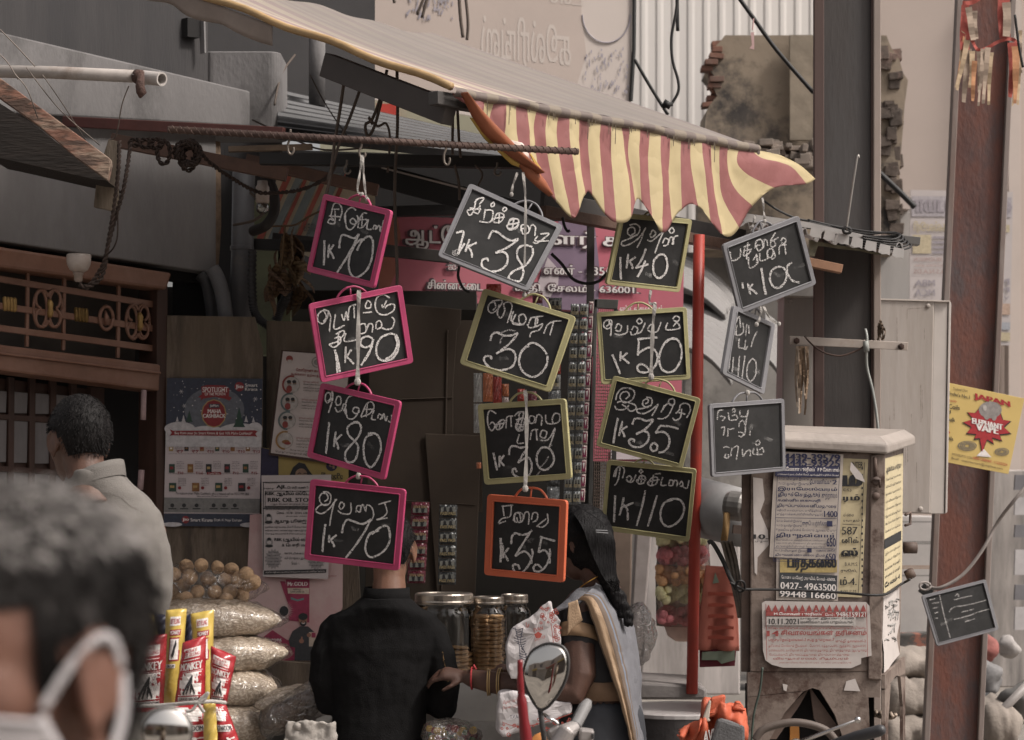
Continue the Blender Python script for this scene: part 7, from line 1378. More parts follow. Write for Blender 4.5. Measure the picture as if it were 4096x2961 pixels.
pt=pt.build('paper_scraps',m_billw); tag(pt, 'curled paper scraps stuck on the cabinet front', 'paper')
mb=MB(); wire(mb,[(2920,2330,7.5),(2968,2355,7.5),(3000,2358,7.53),(3150,2360,7.54),(3350,2370,7.54),(3528,2380,7.54),(3600,2340,7.9),(3640,2318,7.9)],.0048); mb.tube([P(2962+18*cos(a),2345+22*sin(a),7.5 + .02*sin(a)) for a in (2*pi*j/14 for j in range(22))],.0045,6)
mb=mb.build('binding_wire',m_black,smooth=True); tag(mb, 'black wire bound round the cabinet under the phone numbers', 'wire')
mb=wire(MB(),[(3050,2670,7.55),(3040,2760,7.55),(3015,2860,7.55),(3005,2980,7.55)],.004).build('ground_wire',mat('green_wire',(.04,.055,.045),.6),smooth=True); tag(mb, 'dark green wire running down the cabinet leg', 'wire')
cbm=MB(); twist(cbm,[P(3485,2850,7.8),P(3530,2860,7.75),P(3578,2864,7.7)],.008,120,6); cbm=cbm.build('steel_rope',mat('steel_rope',(.25,.20,.16),.5,metal=.4),smooth=True); tag(cbm, 'short twisted rope end sticking out of the cabinet leg', 'rope')
mb=MB(); wire(mb,[(2832,2172,7.7),(2850,2172,7.7),(2890,2240,7.7),(2920,2310,7.6),(2945,2355,7.55)],.009); mb=mb.build('stiff_cable',m_black,smooth=True); tag(mb, 'stiff black cable end curving left of the cabinet', 'cable')
mb=MB()
for dx in (0,16,32): wire(mb,[(2890+dx,2165,7.9),(2910+dx,2240,7.9),(2930+dx * .8,2330,7.8),(2950+dx * .5,2420,7.7),(2958+dx * .3,2470,7.7)],.008)
mb=mb.build('conduit_bundle',mat('worn_tan_tube',(.15,.12,.095),.6,var=.4,scale=30),smooth=True); tag(mb, 'bundle of worn tan tubes left of the cabinet', 'tubes')

# ------------------------------------------------------------------ mirrored banner, yellow sign and things far right
BN=PL(3850,1050,15.8)
bn=thing('mirrored_banner', 'faded white banner read from behind on the cream wall', 'banner',BN.p(3850,1380))
MB().slab(BN,[(3642,760),(4052,768),(4040,1382),(3636,1370)],.02).build('cloth',mat('banner_white',(.44,.40,.395),.8,var=.05),bn)
mb=MB(); mp=BN.at(.008)
for u0,u1,v0,v1,s,mi,b in ((3655,3790,800,850, 'பமா',0,.06),(3980,4042,800,860, 'G',0,.06),(3655,3790,885,935, 'கல்லூரி',1,.03),(3975,4035,900,930, 'ப',1,.03),(3655,3780,1030,1046, '2.500 ADMISSION',2,.01),(3655,3780,1055,1070, 'சேர்க்கை நடை',2,.01),(3655,3780,1078,1095, 'A.S.N.A.DS',2,.01),(3660,3738,1120,1146, 'MBA',0,.02),(3660,3738,1158,1186, 'MCA',0,.02),(3990,4036,1115,1140, 'M',0,.02),(3990,4036,1150,1170, 'M',0,.02),(3990,4036,1185,1200, 'V.0',0,.01)): text(mb,s,u0,v0,u1,v1,mp,mi,b,0,True)
for v in (946,966,986,1006): mb.poly([BN.p(u,v_,.006) for u,v_ in [(3730,v),(3790,v),(3790,v+9),(3730,v+9)]],0)
for v0,v1,mi in ((940,1015,1),): mb.poly([BN.p(u,v_,.006) for u,v_ in [(3650,v0),(3724,v0),(3724,v1),(3650,v1)]],mi)
for v0,v1,mi in ((1215,1260,3),(1290,1320,4),(1330,1365,1)): mb.poly([BN.p(u,v_,.006) for u,v_ in [(3985,v0),(4040,v0),(4040,v1),(3985,v1)]],mi)
mb.poly([BN.p(u,v_,.005) for u,v_ in [(3646,785),(4046,790),(4046,870),(3646,866)]],5)
mb.build('printing',[ink('banner_grey',(.27,.245,.27)),ink('banner_yellow',(.42,.36,.25)),ink('banner_red',(.34,.24,.22)),ink('banner_orange',(.40,.29,.23)),ink('banner_blue',(.31,.32,.35)),ink('banner_band',(.34,.315,.335))],bn)
YS=PL(3900,1700,9.7,(.12,-1,0))
ys=thing('yellow_sign', 'tilted yellow advertising sign with a red starburst on the rusty column', 'sign',YS.p(3900,1890))
MB().slab(YS,[(3700,1512),(4098,1594),(4034,1897),(3660,1825)],.006).build('board',mat('sign_yellow',(.50,.365,.13),.5,var=.06,scale=5),ys,bevel=.001)
mb=MB(); mp=YS.at(.003); k = .21
text(mb, 'JAPAN',3898,1572,4040,1600,mp,0,.06,.24,sx=-.12)
for u0,v0,u1,v1,s,mi,b in ((3812,1550,3870,1560, 'Trademark Since',1,0),(3798,1566,3878,1580, 'India\'s No.1',1,.01),(3790,1596,3826,1608, 'Quality',0,.0),(3794,1616,3838,1634, 'Coils',1,.02),(3790,1640,3802,1654, 'd',1,.02),(3788,1668,3820,1684, 'Bulk',1,.02),(3786,1724,3800,1732, 'a',0,.01),(3784,1744,3812,1760, 'Oils',1,.02),(3782,1792,3796,1804, 'k',1,.02),(3808,1812,3890,1822, 'MOSQUITO COIL',1,.0),(3892,1826,4028,1838, '18001200067, 11232224',0,.01),(3806,1828,4010,1840, 'Email : customercare@elephant.com',1,.0)): text(mb,s,u0,v0,u1,v1,mp,mi,b,k if u1-u0>70 else .15)
sc_=[];
for (x,y) in ((1855,415),(1900,365),(2050,390),(2075,470),(2140,480),(2085,530),(2140,580),(2050,590),(2070,640),(1990,615),(2005,665),(1950,630),(1910,735),(1890,620),(1845,625),(1862,588),(1785,580),(1825,530),(1755,490),(1840,465),(1790,410)): sc_.append((2996+x/2.05,1450+y/2.05))
cx,cy=3942,1694
mb.poly([YS.p(cx+(u-cx)*1.06,cy+(v-cy)*1.06+2,.0026) for u,v in sc_],1); mb.poly([YS.p(u,v,.0034) for u,v in sc_],0)
mb.poly([YS.p(3960+46*cos(a),1640+34*sin(a),.0040) for a in (2*pi*j/20 for j in range(20))],3); mb.poly([YS.p(3946+13*cos(a),1660+20*sin(a),.0044) for a in (2*pi*j/12 for j in range(12))],3); mb.poly([YS.p(3975+11*cos(a),1664+20*sin(a),.0046) for a in (2*pi*j/12 for j in range(12))],3)
mb.poly([YS.p(3938+8*cos(a),1632+12*sin(a),.0050) for a in (2*pi*j/12 for j in range(12))],4)
text(mb, 'ELEPHANT',3888,1672,4008,1694,YS.at(.0054),2,.07,.22); text(mb, 'VAPE',3904,1694,3990,1720,YS.at(.0054),2,.07,.20)
for (u,v,rx,ry) in ((3868,1784,38,20),(4007,1808,29,16)):
    for j,s in enumerate((1,.78,.58,.38)):
        n=26
        for i in range(n):
            a,b=2*pi*i/n,2*pi*(i+1)/n; mb.poly([YS.p(u+rx*r*cos(x),v+ry*r*sin(x),.003+j*1e-4) for r,x in ((s,a),(s,b),(s - .11,b),(s - .11,a))],5)
mb.poly([YS.p(u,v,.0032) for u,v in ((3905,1824),(3935,1796),(3965,1830))],2)
mb.build('printing',[ink('sign_red',(.30,.02,.025)),BLK,WHT,ink('elephant_grey',(.22,.20,.19)),ink('elephant_light',(.36,.33,.31)),ink('coil_grey',(.10,.10,.105))],ys)
# small dark box behind the pole slate
bar('dark_bracket',m_blacks,(3685,2350,9.95),(3722,2378,9.95),40, 'dark bracket block behind the corner of the pole slate', 'bracket',.03)
# market sheds far behind the red pole
def barrel(name,pts0,pts1,Y0,Y1,n,label):
    a=spline([P(u,v,Y0) for u,v in pts0],8); b=spline([P(u,v,Y1) for u,v in pts1],8); mb=MB(); N=len(a)-1
    def f(s,t):
        i=min(int(s*N),N-1); q=s*N-i; p=a[i].lerp(a[i+1],q).lerp(b[i].lerp(b[i+1],q),t); ph=(t*n)%1; p.z += .04*sin(ph*2*pi); return p
    o=mb.grid(f,24,n*6,uv=False).build(name,mat(name + '_sheet',(.17,.162,.158),.7,metal=0,var=.15,scale=2),smooth=True,mods=(m_solid(.01),)); tag(o,label, 'roof')
barrel('shed_roof',[(2690,1030),(2780,1060),(2880,1130),(2960,1220)],[(2690,1130),(2740,1150),(2820,1190),(2900,1260)],15.0,13.6,7, 'upper ribbed barrel roof of a far shed beside the red pole')
barrel('shed_roof',[(2720,1190),(2850,1230),(2990,1300),(3120,1400)],[(2720,1380),(2790,1400),(2850,1440),(2920,1520)],14.0,12.6,9, 'lower ribbed barrel roof of a far shed beside the red pole')
barrel('shed_roof',[(3060,1270),(3110,1310),(3150,1370),(3170,1440)],[(3050,1420),(3080,1440),(3110,1480),(3125,1540)],13.4,12.6,5, 'narrow ribbed shed roof between the tilted slate and meter box')
mb=MB().slab(PL(2900,1500,14.6),[(2740,1360),(3180,1380),(3180,1980),(2740,1980)],.2).build('shed_wall',mat('shed_grey',(.24,.225,.21),.9,var=.35,scale=2,col2=(.07,.065,.06),thr=.58,edge=.06)); tag(mb, 'patchy grey wall under the far ribbed shed roofs', 'wall')
mb=MB().slab(PL(2870,1400,14.0),[(2790,1330),(2890,1405),(2870,1412),(2800,1402)],.05).build('shed_opening',m_void); tag(mb, 'dark opening below the far shed roof', 'opening')
mb=MB().slab(PL(3560,900,15.5),[(3500,800),(3640,820),(3636,1230),(3500,1220)],.2).build('weathered_sheet',mat('weathered_sheet',(.29,.275,.265),.8,var=.15,scale=2,stretch=(2,2,.4))); tag(mb, 'grey weathered panel right of the column left of the banner', 'panel')
mb=MB().slab(PL(3560,780,15.4),[(3500,750),(3640,770),(3640,838),(3500,820)],.2).build('faded_poster',mat('faded_poster',(.36,.31,.29),.8,var=.2,scale=3)); tag(mb, 'faded strip of old poster above the grey panel', 'poster')
# rolled tarpaulin and motor left of the cabinet
rt=thing('rolled_tarpaulin', 'fat roll of silver grey tarpaulin left of the cabinet', 'tarpaulin',P(2860,2170,8.9))
MB().tube([P(2600,1985,9.6),P(2780,2022,9.1),P(2975,2075,8.6)],[.128,.128,.118],28).build('roll',mat('silver_tarp',(.24,.235,.235),.42,var=.2,scale=3,bump=.3,bscale=8),rt,smooth=True,mods=(m_disp(.02,.15),))
MB().lathe(P(2905,2020,8.45),[(.0,0),(.05,0),(.06,.02),(.06,.07),(.05,.08),(.05,.10),(.035,.11),(.001,.11)],18,(.85,-.4,-.1)).build('end_fitting',mat('cast_grey',(.20,.19,.18),.5,metal=.5,var=.25),rt,bevel=.003)
mb=MB().slab(PL(2900,2080,8.3),[(2935,2100),(2980,2104),(2980,2138),(2932,2134)],.04).build('hinge_block',m_cabd,rt)
mb=MB().tube([P(2908,2050,8.4),P(2904,2110,8.4),P(2896,2165,8.4)],.014,8).build('strap',mat('tan_strap',(.28,.17,.07),.8),rt,smooth=True)
# puff toys hanging, cloth bag, plastic bundle
pf=thing('puff_garland', 'clear sleeve of pink, orange and yellow puffs hanging behind the red pole', 'toy',P(2710,2520,9.4))
pm=[mat('puff_yellow',(.80,.76,.46),.9,var=.2,scale=30,bump=.6,bscale=60),mat('puff_pink',(.74,.27,.29),.9,var=.25,scale=30,bump=.6,bscale=60),mat('puff_orange',(.82,.48,.26),.9,var=.2,scale=30,bump=.6,bscale=60)]
rnd=random.Random(19)
for (v,k) in ((2155,0),(2222,1),(2300,2),(2375,0),(2462,1)):
    mb=MB()
    for u in (2672,2745,2790):
        mb.sphere(P(u,v,9.4),.055,14,10,0,(1,.9,.85))
        for j in range(12): mb.sphere(P(u+rnd.uniform(-34,34),v+rnd.uniform(-28,28),9.36+rnd.uniform(-.03,.03)),.022,8,6)
    mb.build('puff',pm[k],pf,smooth=True,mods=(m_disp(.02,.03),))
mb=MB(); mb.tube([P(2735,2140,9.4),P(2733,2300,9.4),P(2728,2505,9.4)],[.11,.125,.115],20,sq=.7); MB().tube([P(2738,2150,9.43),P(2735,2300,9.43),P(2730,2490,9.43)],[.085,.095,.09],16,sq=.5,rnd=True).build('gap_brightener',mat('gap_brightener',(.62,.46,.40),.9,var=.2),pf,smooth=True); mb.build('sleeve',clear('sleeve_film',(1,.99,.98),.0,.25,.4,14,.10),pf,smooth=True)  # pale core added to brighten the dark gaps between the puffs
ob=thing('orange_bag', 'coral orange cloth bag with faint print and green hem hanging behind the pole', 'bag',P(2875,2680,9.3)); OBP=PL(2875,2450,9.3)
def cl(s,t): c=bil([(2822,2262),(2945,2270),(2958,2605),(2785,2600)],s,t); return OBP.p(c[0],c[1],.02*sin(s*11)*t)
MB().grid(cl,24,12,uv=False).build('cloth',mat('coral_cloth',(.46,.15,.11),.85,var=.12,scale=6,bump=.15),ob,smooth=True,mods=(m_solid(.01),))
mb=MB(); mb.slab(OBP,[(2800,2600),(2945,2598),(2940,2665),(2800,2670)],.02,-.005,0); mb.slab(OBP,[(2808,2608),(2938,2602),(2938,2640),(2885,2655),(2868,2640),(2806,2640)],.01,.012,1); mb.slab(OBP,[(2860,2290),(2876,2330),(2850,2335)],.01,.012,1); mb.build('hem',[mat('maroon_cloth',(.17,.035,.05),.9),mat('sage_cloth',(.22,.26,.20),.9,var=.15)],ob)
mb=MB(); fl=[[(2830,v),(2860,v+rnd.uniform(-4,4)),(2900,v),(2932,v+3)] for v in (2375,2420,2465,2508,2550)]
strokes(mb,fl,OBP.at(.026),14,0,3); mb.build('faded_print',mat('faint_print',(.34,.075,.05),.9),ob)
o=MB(); pillow(o,2500,2622,2535,2530,125,8.9,.10,pinch=(.4,.4),g=1); o=o.build('plastic_bundle',clear('bundle_film',(.85,.83,.82),.6,.12,1.2,18,.25,(.55,.5,.48)),smooth=True,mods=(m_disp(.05,.07),)); tag(o, 'shiny clear plastic bundle right behind the woman\'s shoulder', 'bundle')
# people's street beyond: vague stalls
for (px,Y,m,name,label,cat) in (
    ([(2440,2080),(2530,2080),(2520,2720),(2440,2720)],11.5,mat('stall_brown',(.13,.095,.075),.9,var=.4,scale=3), 'stall_panel', 'brown blurred stall panel behind the woman\'s hair', 'panel'),
    ([(2545,2100),(2612,2090),(2560,2720),(2510,2720)],11.2,mat('stall_pole_grey',(.26,.23,.22),.7,var=.2), 'leaning_board', 'grey leaning board behind the woman and plastic bundle', 'board'),
    ([(2600,2060),(2960,2060),(2960,2780),(2560,2780)],13.0,mat('stall_pale',(.42,.385,.37),.85,var=.25,scale=2.5,stretch=(3,3,.4),col2=(.20,.18,.17),thr=.57), 'pale_curtain', 'pale hanging sheet far behind the puff garland', 'curtain'),
    ([(3556,2060),(3735,2064),(3730,2560),(3556,2550)],12.5,mat('white_cupboard',(.40,.375,.36),.7,var=.08), 'white_cupboard', 'pale cupboard between the cabinet and rusty column', 'cupboard'),
    ([(3915,1880),(4110,1880),(4110,2750),(3900,2750)],13.5,mat('far_shop_front',(.34,.31,.29),.8,var=.3,scale=3,stretch=(3,3,.5),col2=(.14,.13,.125),thr=.55), 'far_shop_front', 'blurred grey shop front at the far right edge', 'shop'),
    ([(3470,2540),(3740,2530),(3740,2620),(3470,2620)],12.3,mat('shelf_dark',(.07,.065,.06),.8,var=.5,scale=9,col2=(.25,.10,.07),thr=.58,edge=.03), 'goods_row', 'row of dark small goods under the pale cupboard', 'goods')):
    o=MB().slab(PL(px[0][0],px[0][1],Y),px,.12).build(name,m,bevel=.01); tag(o,label,cat)
CUP=PL(3640,2200,12.4); mb=MB()
for v,mi in ((2085,0),(2165,0),(2172,0),(2262,1),(2270,1),(2300,0)): mb.slab(CUP,[(3600,v),(3725,v),(3725,v+6),(3600,v+6)],.004,0,mi)
mb=mb.build('cupboard_print',[GRY,ink('tan_print',(.3,.22,.17))]); tag(mb, 'faint printed lines on the pale cupboard', 'print')
m_sack=mat('jute_sack',(.22,.19,.165),.95,var=.15,scale=5,bump=.4,bscale=60)
for (u0,u1,a,b,hh,Y,lab) in ((3520,3760,2650,2655,62,11.8, 'upper beige sack lying between the cabinet and rusty column'),(3500,3750,2790,2795,78,11.6, 'middle pale sack in the pile behind the cabinet'),(3490,3750,2930,2930,78,11.5, 'lowest pale sack in the pile behind the cabinet'),(3890,4040,2890,2895,90,11.0, 'pale sack at the foot of the far shop right of the column')):
    o=MB(); pillow(o,u0,u1,a,b,hh,Y,.25,pinch=(.25,.25),g=1); o=o.build('grain_sack',m_sack,smooth=True,mods=(m_disp(.12,.22),m_disp(.05,.07))); tag(o,lab, 'sack', 'sacks in the far background')
for (u,v,r,Y,c,lab) in ((3960,2720,60,11.5,(.16,.155,.155), 'dark grey bundle on the far right'),(3985,2830,62,11.4,(.04,.04,.042), 'black bundle below the grey one at the far right'),(4080,2820,80,11.0,(.12,.115,.11), 'grey wrapped load at the right frame edge'),(4020,2600,45,12.5,(.30,.28,.27), 'pale grey load high at the right edge'),(3935,2590,34,12.0,(.22,.08,.07), 'small red edged parcel behind the pole slate')):
    o=MB().sphere(P(u,v,Y),RR(r,Y),16,12,0,(1,.8,1)).build('wrapped_load',mat('load_cloth',c,.85,var=.35,scale=6,bump=.4),smooth=True,mods=(m_disp(.20,.18),m_disp(.05,.06))); tag(o,lab, 'load')
o=MB().tube([P(3950,2920,10.8),P(4010,2840,10.8),P(4110,2740,10.8)],.022,10).build('cart_shaft',mat('grey_shaft',(.22,.20,.19),.5),smooth=True); tag(o, 'grey slanting shaft at the lower right edge', 'shaft')
SHF=PL(4080,2300,13.3); mb=MB()
for v0,v1,mi in ((1900,1960,0),(1990,2060,1),(2100,2150,0),(2200,2300,1),(2340,2400,0),(2430,2520,1)): mb.slab(SHF,[(4062,v0),(4110,v0),(4110,v1),(4058,v1)],.03,0,mi)
mb=mb.build('shop_shutters',[mat('slate_blue',(.16,.155,.165),.7),mat('pale_blue_grey',(.42,.40,.40),.7)]); tag(mb, 'blurred dark and pale panels on the far shop front', 'panels')
# stone counter, round table, orange sack
o=MB(); o.prism([P(2440,2728,9.0),P(2760,2728,9.0),P(2810,2752,9.0)+V((.03,-.12,0)),P(2440,2752,9.0)+V((0,-.25,0))],V((0,0,-.05)))
o=MB().slab(PL(2620,2760,8.75),[(2440,2722),(2800,2742),(2828,2756),(2826,2800),(2440,2800)],.5).build('stone_counter',mat('grey_stone',(.17,.155,.15),.5,var=.25,scale=10,bump=.15),bevel=.012); tag(o, 'grey stone counter that carries the red pole', 'counter')
rt=thing('round_table', 'round table covered in pale grey sheet right of the woman', 'table',P(2700,3500,7.8)); rt.location.z=0
zt=P(0,2838,7.8).z; ct_=P(2720,0,7.85); ct_.z=zt
MB().lathe(ct_+V((0,0,-.02)),[(.24,0),(.25,.004),(.25,.016),(.243,.021),(.001,.021)],40).build('tabletop',mat('grey_tabletop',(.33,.31,.305),.35,var=.12,scale=8),rt)
MB().lathe(ct_+V((0,0,-.70)),[(.21,0),(.225,.3),(.235,.62),(.246,.677),(.246,.69)],40).build('skirt',mat('dark_skirt',(.055,.05,.05),.7,var=.3,scale=6,bump=.3),rt,smooth=True,mods=(m_disp(.02,.12),))
os_=thing('orange_sack', 'crumpled orange woven sack with white letters beside the cabinet leg', 'sack',P(2850,2961,7.1)); OS=PL(2850,2870,7.1)
def osf(s,t):
    lo=[(2708,2938),(2740,2990),(2800,2990),(2860,2990),(2985,2990)]; hi=[(2712,2915),(2790,2870),(2815,2785),(2900,2800),(2978,2830)]
    i=min(int(s*4),3); q=s*4-i; a=lerp2(lo[i],lo[i+1],q); b=lerp2(hi[i],hi[i+1],q); c=lerp2(a,b,t); return OS.p(c[0],c[1],.10*sin(pi*t * .8) + .03*sin(s*13+t*5) + .02*sin(s*29))
m_os=mat('orange_weave',(.40,.085,.040),.65,var=.12,scale=8,bump=.2,bscale=60)
MB().grid(osf,40,20,uv=False).build('sack_body',m_os,os_,smooth=True,mods=(m_solid(.006),m_disp(.02,.05)))
mb=MB(); mb.slab(OS,[(2795,2862),(2835,2785),(2890,2770),(2895,2828),(2845,2850)],.03,.10); mb.slab(OS,[(2918,2830),(2930,2792),(2952,2794),(2975,2838),(2940,2826)],.03,.10); mb.build('torn_flap',m_os,os_,bevel=.006,mods=(m_sub(1),m_disp(.03,.05)))
mb=MB(); mb.slab(OS,[(2802,2852),(2824,2790),(2832,2790),(2824,2860),(2830,2870),(2795,2876)],.02,.115); mb.build('pale_lining',mat('pale_lining',(.46,.40,.34),.9,var=.1),os_,bevel=.004)
mb=MB(); text(mb, 'AVIN',2800,2908,2862,2955,OS.at(.135),0,.03,-.3); mb.build('lettering',WHT,os_)
mb=MB().slab(PL(2920,2920,6.95),[(2872,2880),(2890,2876),(2980,2905),(2980,3000),(2832,3000)],.05).build('grey_mat',mat('grey_rubber',(.09,.088,.09),.8,var=.25,scale=20,bump=.3),bevel=.01); tag(mb, 'grey folded mat in front of the orange sack', 'mat')

# ------------------------------------------------------------------ motorbikes
m_chr=mat('worn_chrome',(.50,.48,.47),.22,metal=1,var=.1,scale=10); m_grip=mat('rubber_grip',(.045,.043,.043),.7,var=.2,scale=20,bump=.3); m_switch=mat('switch_silver',(.30,.275,.265),.45,metal=.5,var=.2,scale=12)
b1=thing('motorbike', 'motorbike handlebar and mirror in front of the woman in a saree', 'motorbike',P(2250,2961,5.6))
MI=PL(2184,2700,5.6,(-.25,-1,.05)); q=[(2184,2576),(2225,2578),(2255,2592),(2272,2625),(2273,2680),(2258,2735),(2226,2790),(2184,2834),(2152,2832),(2118,2780),(2098,2730),(2094,2690),(2108,2640),(2135,2600)]
qs=spline([V((a,b)) for a,b in q],4,True); cx,cy=2184,2700
def msh(k,off): return [MI.p(cx+(p.x-cx)*k,cy+(p.y-cy)*k,off) for p in qs]
MB().loft([msh(.55,-.045),msh(.88,-.032),msh(1.04,-.008),msh(1.05,.004),msh(1.0,.008),msh(.965,.003)],cap=True).build('mirror_shell',mat('mirror_black',(.035,.033,.033),.4),b1,smooth=True)
mg=bpy.data.materials.new('mirror_glass'); mg.use_nodes=True; mg.node_tree.nodes['Principled BSDF'].inputs['Metallic'].default_value=1; mg.node_tree.nodes['Principled BSDF'].inputs['Roughness'].default_value = .04; mg.node_tree.nodes['Principled BSDF'].inputs['Base Color'].default_value=(.62,.60,.57,1)
MB().loft([msh(.972*k,.0085 + .010*(1-k*k)) for k in (1,.9,.75,.6,.45,.3,.15,.03)]).build('mirror_glass',mg,b1,smooth=True)
MB().tube([P(2160,2832,5.62),P(2168,2890,5.62),P(2182,3000,5.62)],RR(11,5.6),12).build('mirror_stem',m_grip,b1,smooth=True)
MB().tube(spline([P(2080,2640,5.2),P(2082,2740,5.2),P(2092,2850,5.2),P(2112,3010,5.2)],5),[RR(r,5.2) for r in [11]*4+[14]*4+[20]*4+[24]*4],14).build('red_stalk',mat('bike_red',(.15,.012,.016),.3,var=.15),b1,smooth=True)
MB().tube(spline([P(2178,2858,5.55),P(2195,2872,5.5),P(2222,2885,5.5),P(2232,2902,5.5),P(2205,2930,5.5)],5),RR(9,5.5),10,sq=.7).build('lever',m_chr,b1,smooth=True)
ga,gb=P(2300,2905,5.5),P(2348,2815,5.55); gd=(gb-ga)
MB().tube([ga,ga+gd * .1,ga+gd * .9,gb],[RR(x,5.5) for x in (25,25,24,21)],24,rnd=True).build('grip',mat('grey_grip',(.16,.155,.155),.6,var=.15,scale=20),b1,smooth=True)
rg=MB()
for k in range(9):
    a=k*2*pi/18 - .2; sdv=gd.cross(V((0,1,0))).normalized(); r=RR(24,5.5); off=sdv*(cos(a)*r)+V((0,-sin(a)*r,0)); rg.tube([ga+gd * .12+off,ga+gd * .85+off],.0022,5)
rg.build('grip_ribs',m_grip,b1,smooth=True); MB().tube([ga-gd * .1,ga],RR(31,5.5),20).build('grip_collar',m_grip,b1,smooth=True)
sw=MB(); sw.tube([P(2222,3010,5.45),P(2268,2925,5.45),P(2298,2912,5.48)],[RR(x,5.45) for x in (44,38,30)],18); sw.box(P(2345,2940,5.45),RR(58,5.45),.05,RR(50,5.45),Matrix.Rotation(.1,3, 'Y')); sw.box(P(2222,2930,5.5),RR(54,5.45),.04,RR(46,5.45),Matrix.Rotation(-.5,3, 'Y'))
sw.build('switch_housing',m_switch,b1,bevel=.006); MB().box(P(2372,2945,5.42),RR(10,5.4),.012,RR(22,5.4)).build('horn_button',m_grip,b1,bevel=.002)
MB().tube([P(2120,3000,5.7),P(2160,2960,5.7)],RR(30,5.7),14,rnd=True).build('orange_lamp',mat('indicator_orange',(.42,.17,.05),.3),b1,smooth=True)
b2=thing('motorbike', 'motorbike handlebar with chrome lever in front of the cabinet legs', 'motorbike',P(3330,2990,6.2))
MB().tube([P(3180,2975,6.2),P(3300,2930,6.15),P(3425,2882,6.1)],[RR(x,6.1) for x in (14,11,8)],12,sq=.7).sphere(P(3431,2880,6.1),RR(14,6.1),12,8).build('lever',m_chr,b2,smooth=True)
MB().tube([P(3320,2985,6.25),P(3420,2950,6.2),P(3520,2922,6.15)],[RR(x,6.2) for x in (22,24,24)],18,rnd=True).build('grip',mat('dark_grip',(.035,.035,.038),.45,var=.1),b2,smooth=True)
MB().tube(spline([P(3020,2961,6.4),P(3060,2915,6.4),P(3180,2890,6.4),P(3300,2920,6.4),P(3360,2990,6.4)],6),RR(16,6.4),12).build('cable_hose',mat('brown_hose',(.085,.065,.055),.6),b2,smooth=True)
MB().sphere(P(3185,2972,6.2),RR(22,6.2),14,10,0,(1.3,1,.8)).build('clamp',m_chr,b2,smooth=True)
b3=thing('scooter_mirror', 'round scooter mirror, blurred, below the broom packets', 'mirror',P(670,2990,3.4)); MR=PL(668,2925,3.4,(.22,-1,.06))
rim=[MR.p(668+106*cos(a),2930+104*sin(a)) for a in (2*pi*j/30 for j in range(30))]
MB().loft([[MR.p(668+r*cos(a),2930+r*sin(a),o) for a in (2*pi*j/30 for j in range(30))] for r,o in ((60,-.02),(98,-.014),(108,0),(104,.004),(98,.002))],cap=True).build('shell',mat('mirror_chrome',(.42,.40,.38),.2,metal=.9),b3,smooth=True)
MB().loft([[MR.p(668+99*k*cos(a),2930+97*k*sin(a),.0045 + .008*(1-k*k)) for a in (2*pi*j/30 for j in range(30))] for k in (1,.9,.75,.6,.45,.3,.15,.03)]).build('mirror_glass',mg,b3,smooth=True)
